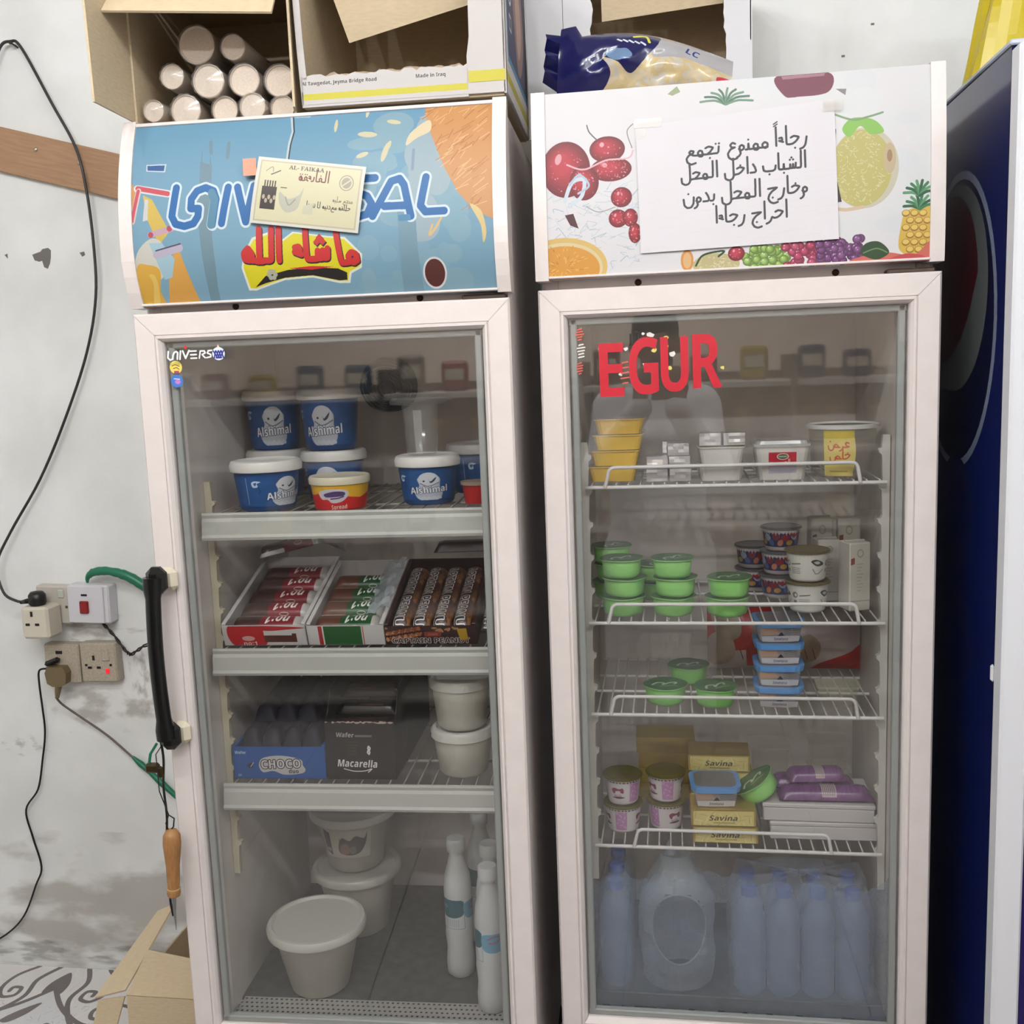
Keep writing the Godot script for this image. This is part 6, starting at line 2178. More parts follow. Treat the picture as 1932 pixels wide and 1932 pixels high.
	o = thing("peanut_bar", "brown peanut bar lying across the back of the brown box", "bar", "", FA * Transform3D(Basis(Vector3.UP, 0.1), Vector3(0.515, 1.215, -0.375)))
	share(o, "wrapper", bar_mesh(0.15, 0.05, 0.022).done(), mat("peanut_box", Color.WHITE), Transform3D.IDENTITY)

func lengthwise_bar(w: float, d: float, h: float) -> MB:
	var b := MB.new()
	var g := []
	for i in 15:
		var row := []
		var u := i / 14.0
		var k := smoothstep(0.0, 0.07, minf(u, 1.0 - u))
		for j in 9:
			var a := PI * j / 8.0
			row.append(Vector3(-cos(a) * w / 2, maxf(0.0008, pow(sin(a), 0.55) * h * k), -d * (1.0 - u)))
		g.append(row)
	b.sheet(g)
	b.quad(Vector3(-w / 2, 0.0, -d), Vector3(-w / 2, 0.0, 0), Vector3(w / 2, 0.0, 0), Vector3(w / 2, 0.0, -d))
	return b

# ---- third shelf
func shelf_three() -> void:
	var y := 0.8225
	var blue := mat("choco_blue", Color(0.05, 0.26, 0.50), 0.4)
	var p := PT.new(768, 260, Color(0.05, 0.28, 0.53))
	p.curve([210, 150, 250, 90, 400, 70, 560, 100, 580, 150, 600, 190, 560, 220, 420, 230, 330, 200, 240, 210], 0, Color(0.66, 0.65, 0.64), true)
	p.text("CHOCO", 395, 140, 70, Color(0.12, 0.10, 0.12), "sansbold", -0.03, 1.0, 0.0, 7.0)
	p.text("CHOCO", 395, 140, 70, Color(0.74, 0.73, 0.71), "sansbold", -0.03)
	p.text("duo", 500, 200, 34, Color(0.15, 0.12, 0.13), "sansbold")
	p.text("Wafer", 60, 44, 24, Color(0.72, 0.76, 0.80), "sansbold")
	p.text("24", 44, 236, 20, Color(0.60, 0.66, 0.72), "sansbold")
	p.flat([110, 150, 150, 130, 160, 170, 128, 180], Color(0.09, 0.08, 0.10))
	p.fl([140, 166, 166, 130], 6, Color(0.72, 0.72, 0.74))
	var xf := in_a(0.1695, y, -0.098)
	var t := tray("open blue box of wafer bars on the third shelf", xf, 0.184, 0.26, 0.064, 0.066, blue, print_mat("choco_front", p, 0.4))
	p = PT.new(256, 768, Color(0.06, 0.06, 0.11))
	for k in 70:
		p.ell(fmod(k * 41.0, 256), fmod(k * 113.0, 768), 26, 8, [Color(0.10, 0.10, 0.17), Color(0.04, 0.04, 0.08), Color(0.15, 0.13, 0.19)][k % 3], k)
	p.rect(0, 560, 256, 60, Color(0.15, 0.14, 0.20))
	var mb := print_mat("wafer_navy", p, 0.45)
	var wm := lengthwise_bar(0.0385, 0.225, 0.034).done()
	mb.metallic_specular = 0.25
	for i in 3:
		var o := thing("wafer_bar", "navy-wrapped wafer bar lying on top in the blue box, " + ["by the fridge ladder", "in the middle", "by the dark carton"][i], "bar", "navy wafer bars in the blue box", xf * Transform3D(Basis(Vector3.RIGHT, 0.12), Vector3(-0.042 + i * 0.043, 0.097, -0.050)))
		share(o, "wrapper", lengthwise_bar(0.040, 0.19, 0.030).done() if i == 0 else (get_node("wafer_bar").get_child(0) as MeshInstance3D).mesh, mb, Transform3D.IDENTITY)
	for i in 4:
		var o := thing("wafer_bar", "navy-wrapped wafer bar in the blue box, " + ["by the fridge ladder", "second from the ladder", "third from the ladder", "by the dark carton"][i], "bar", "navy wafer bars in the blue box", xf * Transform3D(Basis(Vector3.RIGHT, 0.12) * Basis.IDENTITY, Vector3(-0.0605 + i * 0.0405, 0.055, -0.012)))
		share(o, "wrapper", wm, mb, Transform3D.IDENTITY)
	# tall dark carton with a ripped top
	t = thing("wafer_carton", "tall dark brown carton with a ripped open top and white lettering", "carton", "", in_a(0.331, y, -0.098))
	var dark := mat("carton_dark", Color(0.055, 0.035, 0.03), 0.4)
	var w := 0.136
	var d := 0.33
	var h := 0.112
	var b := MB.new()
	torn(b, -w / 2, w / 2, 0, h, 0.0, 0.0015, 0.002, 12)
	part(t, "front_board", b, dark)
	b = MB.new()
	torn(b, -w / 2, w / 2, h - 0.004, h + 0.002, -0.0003, 0.0008, 0.002, 13)
	part(t, "torn_edge", b, mat("torn_white", Color(0.62, 0.56, 0.52), 0.8))
	b = MB.new()
	var prof := PackedVector2Array([Vector2(0, 0), Vector2(0, h), Vector2(-0.02, h + 0.01), Vector2(-0.05, h + 0.055), Vector2(-d, h + 0.075), Vector2(-d, 0)])
	for s in [0, 1]:
		b = MB.new()
		b.ox = Transform3D(Basis(Vector3(0, 0, 1), Vector3.UP, Vector3(-1, 0, 0)), Vector3(0, 0, 0))
		if s == 0:
			b.extrude(prof, w / 2 - 0.0015, w / 2)
		else:
			b.extrude(prof, -w / 2, -w / 2 + 0.0015)
		part(t, "side_board", b, dark)
	b = MB.new()
	slab(b, Vector3(-w / 2, 0, -d), Vector3(-w / 2, h + 0.075, -d), Vector3(w / 2, h + 0.075, -d), Vector3(w / 2, 0, -d), 0.0015)
	slab(b, Vector3(-w / 2, h + 0.064, -0.13), Vector3(-w / 2, h + 0.075, -d), Vector3(w / 2, h + 0.075, -d), Vector3(w / 2, h + 0.064, -0.13), 0.0015)
	part(t, "back_board", b, dark)
	p = PT.new(768, 640, Color(0.055, 0.035, 0.03))
	p.text("Wafer", 220, 116, 52, Color(0.62, 0.62, 0.60), "sansbold", 0.03, 0.95, 0.12)
	p.rect(330, 118, 190, 24, Color(0.40, 0.38, 0.37))
	for k in 5:
		p.text(["dark choc", "hazelnut", "cocoa", "crispy", "wafers"][k], 300, 200 + k * 36, 22, Color(0.30, 0.22, 0.09), "sansbold")
	p.text("Macarella", 345, 456, 84, Color(0.80, 0.78, 0.77), "sansbold", 0.03, 0.82, 0.16)
	p.curve([190, 520, 300, 548, 420, 545, 500, 520, 460, 560], 11, Color(0.80, 0.78, 0.77))
	for k in 4:
		p.ell(466 + k * 3, 330 - k * 24, 9, 17, Color(0.80, 0.78, 0.77), 0.5 if k % 2 else -0.5)
		p.ell(482 + k * 3, 340 - k * 24, 9, 17, Color(0.80, 0.78, 0.77), -0.5 if k % 2 else 0.5)
	face_print(t, "front_print", -w / 2 + 0.001, w / 2 - 0.001, 0.001, h - 0.004, 0.0004, print_mat("wafer_front", p, 0.4))
	p = PT.new(512, 256, Color(0.075, 0.055, 0.05))
	p.fl([80, 200, 96, 90, 120, 190, 150, 90, 150, 200], 6, Color(0.30, 0.27, 0.26))
	p.curve([240, 180, 300, 90, 360, 120, 420, 60], 5, Color(0.24, 0.21, 0.20))
	b = MB.new()
	b.quad(Vector3(w / 2 + 0.0005, 0.004, -0.01), Vector3(w / 2 + 0.0005, h - 0.006, -0.01), Vector3(w / 2 + 0.0005, h - 0.006, -d + 0.01), Vector3(w / 2 + 0.0005, 0.004, -d + 0.01))
	part(t, "side_print", b, print_mat("wafer_side", p, 0.4))
	for i in 3:
		var o := thing("wafer_bar", "maroon-wrapped wafer bar in the dark carton, " + ["at the torn front", "in the middle", "at the back"][i], "bar", "maroon wafer bars in the dark carton", in_a(0.331, y + 0.085 + i * 0.022, -0.135 - i * 0.045))
		share(o, "wrapper", bar_mesh(0.125, 0.045, 0.024).done(), mat("wafer_maroon%d" % (i % 2), [Color(0.13, 0.025, 0.03), Color(0.06, 0.04, 0.035)][i % 2], 0.25), Transform3D.IDENTITY)
		if i < 2:
			var bb := MB.new()
			bb.rbox(Vector3(0.01, 0.019, 0.012), Vector3(0.05, 0.003, 0.012), 0.001)
			part(o, "wrapper_band", bb, mat("wafer_band", Color(0.30, 0.20, 0.18), 0.3))
	# two white buckets, one on the other
	bucket("plain white bucket under another one on the third shelf", in_a(0.521, y, -0.150), 0.047, 0.0570, 0.092, 0.0605, true)
	bucket("plain white bucket stacked on top of its twin on the third shelf", in_a(0.521, y + 0.0925, -0.150), 0.047, 0.0555, 0.098, 0.0590, true)

func bucket(label: String, xf: Transform3D, rb: float, rt: float, h: float, lid: float, lidded: bool) -> Node3D:
	var t := thing("white_bucket", label, "bucket", "white plastic buckets", xf)
	var pl := grain("bucket_plastic", Color(0.70, 0.685, 0.63), Color(0.75, 0.735, 0.69), 0.01, Vector3(4, 4, 4), 0.4)
	var b := MB.new()
	b.lathe([Vector2(0, 0.003), Vector2(rb * 0.9, 0.0), Vector2(rb, 0.005), Vector2(rt, h - 0.016), Vector2(rt + 0.003, h - 0.014), Vector2(rt + 0.003, h - 0.010), Vector2(0, h - 0.01)], 40)
	part(t, "tub", b, pl)
	if lidded:
		b = MB.new()
		b.lathe([Vector2(rt + 0.004, h - 0.018), Vector2(lid, h - 0.017), Vector2(lid + 0.001, h - 0.007), Vector2(lid - 0.003, h - 0.001), Vector2(lid - 0.009, h), Vector2(lid - 0.013, h - 0.005), Vector2(0, h - 0.0045)], 44)
		part(t, "lid", b, mat("bucket_lid", Color(0.72, 0.715, 0.68), 0.35))
	return t

# ---- inner floor
func floor_blue() -> void:
	var y := 0.3624
	bucket("large white lidded bucket standing alone at the front of the fridge floor", in_a(0.204, y, -0.150), 0.058, 0.086, 0.143, 0.099, true)
	bucket("large white bucket under the labelled one on the fridge floor", in_a(0.228, y, -0.375), 0.062, 0.086, 0.150, 0.098, true)
	var t := bucket("large white bucket with a torn picture label, top of its stack", in_a(0.226, y + 0.1505, -0.378), 0.060, 0.083, 0.135, 0.096, true)
	var p := PT.new(512, 192, Color(0.70, 0.68, 0.63))
	p.flat([14, 10, 96, 26, 96, 180, 20, 160], Color(0.24, 0.16, 0.21))
	p.rect(26, 130, 60, 26, Color(0.60, 0.52, 0.52))
	p.curve([190, 90, 230, 50, 300, 70, 360, 40, 440, 60, 470, 20, 460, 90, 410, 150, 330, 170, 220, 165, 180, 140], 0, Color(0.25, 0.22, 0.20), true)
	p.curve([200, 110, 260, 90, 300, 130, 280, 160, 210, 160], 0, Color(0.50, 0.38, 0.30), true)
	p.curve([300, 120, 350, 110, 360, 150, 310, 160], 0, Color(0.40, 0.40, 0.38), true)
	p.fl([196, 60, 220, 84, 250, 60], 7, Color(0.25, 0.22, 0.20))
	var b := MB.new()
	b.lathe([Vector2(0.0690, 0.040), Vector2(0.0810, 0.108)], 24, -0.75, 0.75)
	part(t, "label", b, print_mat("bucket_label", p, 0.5))
	p = PT.new(512, 256, Color(0.74, 0.76, 0.76))
	p.curve([0, 0, 220, 0, 250, 60, 236, 130, 120, 150, 0, 120], 0, Color(0.06, 0.32, 0.36), true)
	p.curve([250, 40, 340, 20, 512, 50, 512, 150, 400, 170, 270, 150], 0, Color(0.36, 0.58, 0.68), true)
	p.curve([300, 60, 360, 40, 410, 60, 360, 90, 310, 86], 10, Color(0.62, 0.26, 0.40))
	p.ell(80, 60, 30, 16, Color(0.30, 0.52, 0.54))
	p.ell(440, 210, 20, 8, Color(0.4, 0.45, 0.42))
	p.fl([250, 10, 256, 240, 60, 240], 4, Color(0.45, 0.50, 0.52))
	for k in 7:
		p.rect(90 + k * 18, 160, 7, 64, Color(0.60, 0.63, 0.64))
	var lm := print_mat("bottle_label", p, 0.4)
	var spots := [[0.486, -0.205, "in front, with a dark teal label, clear of the frame", 0.6], [0.566, -0.092, "nearest the door, partly behind the frame", -0.4], [0.556, -0.185, "behind the nearest one at the door frame", 0.0], [0.515, -0.330, "at the back, cap just below the shelf", 0.2], [0.572, -0.300, "deep in the corner by the frame", 0.9]]
	var first: Node3D = null
	for q in spots:
		var xf := in_a(q[0], y, q[1], q[3])
		if first:
			copy(first, xf, "white yogurt-drink bottle " + q[2])
			continue
		var o := thing("yogurt_bottle", "white yogurt-drink bottle " + q[2], "bottle", "white bottles on the fridge floor", xf)
		first = o
		b = MB.new()
		b.lathe([Vector2(0, 0.004), Vector2(0.022, 0.0), Vector2(0.028, 0.006), Vector2(0.029, 0.03), Vector2(0.0265, 0.06), Vector2(0.029, 0.09), Vector2(0.0275, 0.115), Vector2(0.028, 0.165), Vector2(0.029, 0.185), Vector2(0.026, 0.215), Vector2(0.0175, 0.243), Vector2(0.014, 0.258), Vector2(0.014, 0.275), Vector2(0, 0.275)], 30)
		part(o, "body", b, mat("bottle_milk", Color(0.74, 0.745, 0.735), 0.35))
		b = MB.new()
		b.lathe([Vector2(0.0284, 0.106), Vector2(0.0288, 0.172)], 30, -2.2, 2.2)
		part(o, "label_wrap", b, lm)
		b = MB.new()
		b.lathe([Vector2(0.014, 0.266), Vector2(0.0185, 0.267), Vector2(0.0188, 0.290), Vector2(0.017, 0.293), Vector2(0, 0.293)], 26)
		part(o, "cap", b, mat("cap_white", Color(0.72, 0.725, 0.715), 0.4))

# ---------------------------------------------------------------- inside the fruit-topped fridge
# rounded rectangular section tub: base half size, top half size
func rect_tub(b: MB, bx: float, bz: float, tx: float, tz: float, y0: float, y1: float, corner: float, capped := true) -> void:
	var ring := []
	for e in [[bx, bz, y0], [tx, tz, y1]]:
		var row := []
		for k in 4:
			for s in 4:
				var a := PI / 2 * k + PI / 2 * s / 3.0
				var sx: float = [1, -1, -1, 1][k]
				var sz: float = [1, 1, -1, -1][k]
				row.append(Vector3(sx * (e[0] - corner) + cos(a) * corner, e[2], sz * (e[1] - corner) + sin(a) * corner))
		ring.append(row)
	for i in 16:
		var j := (i + 1) % 16
		b.quad(ring[0][j], ring[1][j], ring[1][i], ring[0][i])
	if capped:
		for i in range(1, 15):
			b.tri(ring[1][0], ring[1][i + 1], ring[1][i])
			b.tri(ring[0][0], ring[0][i], ring[0][i + 1])

func cheese_tray(label: String, xf: Transform3D, w: float, d: float, h: float, col: Material, lid: Material) -> void:
	var t := thing("cheese_tray", label, "tray", "stacked shallow cheese trays", xf)
	var b := MB.new()
	rect_tub(b, w * 0.42, d * 0.40, w * 0.48, d * 0.47, 0.0, h - 0.003, 0.010)
	part(t, "tub", b, col)
	b = MB.new()
	rect_tub(b, w * 0.5, d * 0.5, w * 0.5, d * 0.5, h - 0.003, h - 0.0015, 0.012)
	part(t, "rim", b, col)
	b = MB.new()
	rect_tub(b, w * 0.49, d * 0.49, w * 0.49, d * 0.49, h - 0.0014, h - 0.0004, 0.012)
	part(t, "film_lid", b, lid)

func foil_mesh(w: float, h: float, d: float, sd: int) -> MB:
	# a wrapped block: faces pushed in and out like folded foil
	var nz := FastNoiseLite.new()
	nz.seed = sd
	nz.frequency = 0.45
	var b := MB.new()
	var hs := Vector3(w, h, d) / 2
	for f in 6:
		var ax := f / 2
		var sg := 1.0 if f % 2 == 0 else -1.0
		var u := (ax + 1) % 3
		var v := (ax + 2) % 3
		var g := []
		for i in 5:
			var row := []
			for j in 5:
				var p := Vector3.ZERO
				p[ax] = sg * hs[ax]
				p[u] = hs[u] * (j / 2.0 - 1.0) * sg
				p[v] = hs[v] * (1.0 - i / 2.0)
				if i in [1, 2, 3] and j in [1, 2, 3]:
					p[ax] += nz.get_noise_3d(p.x * 400, p.y * 400, p.z * 400) * minf(minf(w, h) * 0.17, 0.0032)
				else:
					p *= 0.985
				row.append(p)
			g.append(row)
		b.sheet(g, false)
	return b

func green_cup_parts(t: Node3D) -> void:
	var b := MB.new()
	b.lathe([Vector2(0, 0.002), Vector2(0.029, 0.0), Vector2(0.0335, 0.0025), Vector2(0.0352, 0.008), Vector2(0.0372, 0.033), Vector2(0.0365, 0.034)], 40, 0, TAU, 1.0, 4, 0.045)
	part(t, "cup", b, mat("cup_green", Color(0.51, 0.745, 0.40), 0.35))
	b = MB.new()
	b.lathe([Vector2(0.0365, 0.0335), Vector2(0.0415, 0.0338), Vector2(0.0418, 0.0348), Vector2(0.0415, 0.0355)], 40, 0, TAU, 1.0, 4, 0.035)
	part(t, "rim", b, mat("rim_green", Color(0.52, 0.74, 0.44), 0.3))
	b = MB.new()
	b.disc(0.0357, 0.0412, 40, 1.0, 4, 0.035)
	var p := PT.new(256, 256, Color(0.20, 0.38, 0.20))
	for k in 20:
		p.ell(fmod(k * 57.0, 256), fmod(k * 91.0, 256), 30, 12, [Color(0.20, 0.42, 0.20), Color(0.13, 0.30, 0.15)][k % 2], k)
	p.curve([50, 150, 80, 110, 120, 120, 110, 150, 150, 120, 190, 110, 180, 140], 14, Color(0.70, 0.74, 0.66))
	p.curve([90, 180, 140, 170, 190, 180], 8, Color(0.55, 0.62, 0.50))
	part(t, "foil_lid", b, print_mat("lid_print_green", p, 0.3))

func cup(called: String, label: String, cat: String, group: String, xf: Transform3D, rb: float, rt: float, h: float, body: Material, wrap: Material, lid: Material) -> Node3D:
	var t := thing(called, label, cat, group, xf)
	var b := MB.new()
	b.lathe([Vector2(0, 0.003), Vector2(rb - 0.002, 0.0), Vector2(rb, 0.002), Vector2(rt, h - 0.005), Vector2(rt, h - 0.003)], 32)
	part(t, "cup", b, body)
	b = MB.new()
	b.lathe([Vector2(lerpf(rb, rt, 0.06) + 0.0005, h * 0.06), Vector2(lerpf(rb, rt, 0.86) + 0.0005, h * 0.86)], 32, -2.4, 2.4)
	part(t, "label_wrap", b, wrap)
	b = MB.new()
	b.lathe([Vector2(rt, h - 0.006), Vector2(rt + 0.0035, h - 0.0045), Vector2(rt + 0.0035, h - 0.002), Vector2(rt + 0.001, h - 0.0005), Vector2(rt - 0.002, h - 0.0015), Vector2(0, h - 0.001)], 32)
	part(t, "lid", b, lid)
	return t

func build_contents_fruit() -> void:
	var y := 1.3748
	var yel := mat("tray_yellow", Color(0.84, 0.69, 0.25), 0.4)
	var film := glass("film_lid", Color(0.85, 0.82, 0.72), 0.35, 0.12)
	var wht := mat("tray_cream", Color(0.74, 0.725, 0.70), 0.4)
	var ny := ["lowest of the stack", "second of the stack", "third of the stack", "topmost of the stack"]
	var dx := [0.114, 0.119, 0.125, 0.1275]
	for i in 4:
		cheese_tray("yellow shallow cheese tray, " + ny[i], FB * at(dx[i], y + i * 0.0292, -0.146, 0.02 * (i - 2)), 0.094, 0.074, 0.029, yel, film)
	for i in 2:
		cheese_tray("white shallow cheese tray under silver cubes, " + ["lower one" , "upper one"][i], FB * at(0.311, y + i * 0.0312, -0.125, 0.02 * i), 0.084, 0.078, 0.031, wht, film)
	var foil := mat("silver_foil", Color(0.80, 0.79, 0.79), 0.3, 0.6)
	var cubes := [[0.196, y, -0.118, "bottom of the two-high pile"], [0.196, y + 0.0232, -0.118, "top of the two-high pile"], [0.2385, y, -0.118, "bottom of the three-high pile"], [0.237, y + 0.0232, -0.118, "middle of the three-high pile"], [0.234, y + 0.0464, -0.120, "top of the three-high pile"], [0.226, y + 0.0464, -0.164, "dark-faced one behind the three-high pile"], [0.292, y + 0.0628, -0.122, "crumpled one on the white trays"], [0.3335, y + 0.0628, -0.120, "squarer one on the white trays"]]
	for i in cubes.size():
		var q: Array = cubes[i]
		var o := thing("foil_cube", "silver foil-wrapped cheese cube, " + q[3], "cheese", "silver cheese cubes", FB * at(q[0], q[1] + 0.0115, q[2], 0.05 * sin(i * 2.0)))
		part(o, "foil_wrap", foil_mesh(0.0385, 0.0225, 0.038, i + 3), foil)
	var o := thing("foil_cube", "silver foil-wrapped cheese cube at the back under the dark-faced one", "cheese", "silver cheese cubes", FB * at(0.228, y + 0.0232, -0.166))
	part(o, "foil_wrap", foil_mesh(0.0385, 0.046, 0.038, 33), foil)
	# square white tub with a red label
	o = thing("square_tub", "square white tub with a red label on the upper shelf", "tub", "", FB * at(0.417, y, -0.125))
	var b := MB.new()
	rect_tub(b, 0.040, 0.036, 0.047, 0.043, 0.0, 0.060, 0.014)
	part(o, "tub", b, wht)
	b = MB.new()
	rect_tub(b, 0.051, 0.047, 0.051, 0.047, 0.060, 0.0645, 0.016)
	rect_tub(b, 0.046, 0.042, 0.044, 0.040, 0.0645, 0.070, 0.014)
	part(o, "lid", b, glass("lid_clear", Color(0.80, 0.79, 0.78), 0.55, 0.15))
	var p := PT.new(384, 320, Color(0.64, 0.62, 0.66))
	p.rect(0, 0, 384, 210, Color(0.66, 0.10, 0.17))
	p.ell(196, 66, 84, 50, Color(0.74, 0.74, 0.66))
	p.ell(196, 66, 68, 38, Color(0.30, 0.32, 0.26))
	p.rect(140, 54, 112, 24, Color(0.60, 0.60, 0.54))
	p.script("alef lam_i hah_m tooth_m:b2 meem_m noon_f", 300, 170, 0.9, 9, Color(0.82, 0.72, 0.72))
	p.rect(10, 222, 364, 40, Color(0.70, 0.68, 0.72))
	for k in 3:
		p.rect(30, 270 + k * 15, 320, 5, Color(0.55, 0.53, 0.58))
	b = MB.new()
	b.quad(Vector3(-0.024, 0.012, 0.0378), Vector3(-0.024, 0.050, 0.0423), Vector3(0.024, 0.050, 0.0423), Vector3(0.024, 0.012, 0.0378))
	part(o, "label", b, print_mat("square_tub_label", p, 0.35))
	# big clear tub with a yellow label
	o = thing("round_tub", "large round clear tub with a yellow label and a white rim", "tub", "", FB * at(0.529, y, -0.148))
	b = MB.new()
	b.lathe([Vector2(0, 0.003), Vector2(0.050, 0.0), Vector2(0.054, 0.004), Vector2(0.059, 0.088)], 40)
	part(o, "tub", b, glass("tub_clear", Color(0.62, 0.58, 0.54), 0.25, 0.1))
	b = MB.new()
	b.lathe([Vector2(0.058, 0.086), Vector2(0.064, 0.087), Vector2(0.0645, 0.093), Vector2(0.060, 0.0945), Vector2(0.057, 0.091)], 44)
	part(o, "rim", b, mat("rim_white", Color(0.76, 0.75, 0.73), 0.4))
	b = MB.new()
	b.disc(0.089, 0.058, 40)
	part(o, "lid", b, glass("lid_smoke", Color(0.45, 0.43, 0.42), 0.4, 0.12))
	p = PT.new(384, 512, Color(0.78, 0.71, 0.42))
	p.rect(0, 0, 384, 90, Color(0.72, 0.64, 0.26))
	p.script("ain_i reh_f sad:t1:20", 318, 190, 1.75, 17, Color(0.70, 0.34, 0.22))
	p.script("hah_i:t1 alef_f sad", 322, 320, 1.75, 17, Color(0.70, 0.34, 0.22))
	p.rect(70, 452, 240, 16, Color(0.62, 0.54, 0.26))
	b = MB.new()
	var g := []
	for i in 13:
		var v := i / 12.0
		var wr := 0.62 if v < 0.12 else lerpf(0.62, 0.86, sin(PI * clampf((v - 0.1) / 0.8, 0, 1)))
		if v > 0.86:
			wr = 0.6
		var row := []
		for j in 13:
			var a := -0.72 + (0.72 + wr * 0.30) * j / 12.0
			var hh := lerpf(0.085, 0.004, v)
			var r := lerpf(0.0542, 0.0592, hh / 0.088) + 0.0006
			row.append(Vector3(sin(a) * r, hh, cos(a) * r))
		g.append(row)
	b.sheet(g)
	part(o, "label", b, print_mat("yellow_label", p, 0.45))
	green_cups()
	shelf_two_fruit()
	shelf_three_fruit()
	shelf_four_fruit()
	water_packs()

func green_cups() -> void:
	var first: Node3D = null
	var y := 1.1210
	var ys := 0.9447
	var spots := [[0.127, y, -0.130, 0.0, 3, "front stack nearest the ladder"], [0.222, y, -0.130, 0.2, 3, "front stack second from the ladder"], [0.321, y, -0.125, 0.1, 2, "two-high front stack"], [0.101, y, -0.270, 0.4, 3, "back stack in the corner"], [0.186, y, -0.262, 0.7, 2, "back stack between the front ones"]]
	for q in spots:
		for k in q[4]:
			var lab: String = "green dessert cup, " + (["bottom", "middle", "top"][k] if q[4] == 3 else ["bottom", "top"][k]) + " of the " + q[5]
			var xf := FB * at(q[0] + [0.0, 0.004, -0.001][k] , q[1] + k * 0.0362, q[2], q[3] + k * 0.3)
			first = one_green(first, xf, lab)
	for q in [[0.204, ys, -0.140, 0.1, "front one on the third shelf nearest the ladder"], [0.298, ys, -0.132, 0.6, "front one on the third shelf beside the blue-lidded tubs"], [0.250, ys, -0.272, 0.3, "darker one at the back of the third shelf"]]:
		first = one_green(first, FB * at(q[0], q[1], q[2], q[3]), "green dessert cup, " + q[4])
	one_green(first, FB * Transform3D(Basis(Vector3.BACK, 0.62) * Basis(Vector3.UP, 0.4), Vector3(0.388, 0.758, -0.150)), "green dessert cup lying tilted on the white boxes")

func one_green(first: Node3D, xf: Transform3D, label: String) -> Node3D:
	if first:
		copy(first, xf, label)
		return first
	var o := thing("dessert_cup", label, "cup", "green dessert cups", xf)
	green_cup_parts(o)
	return o

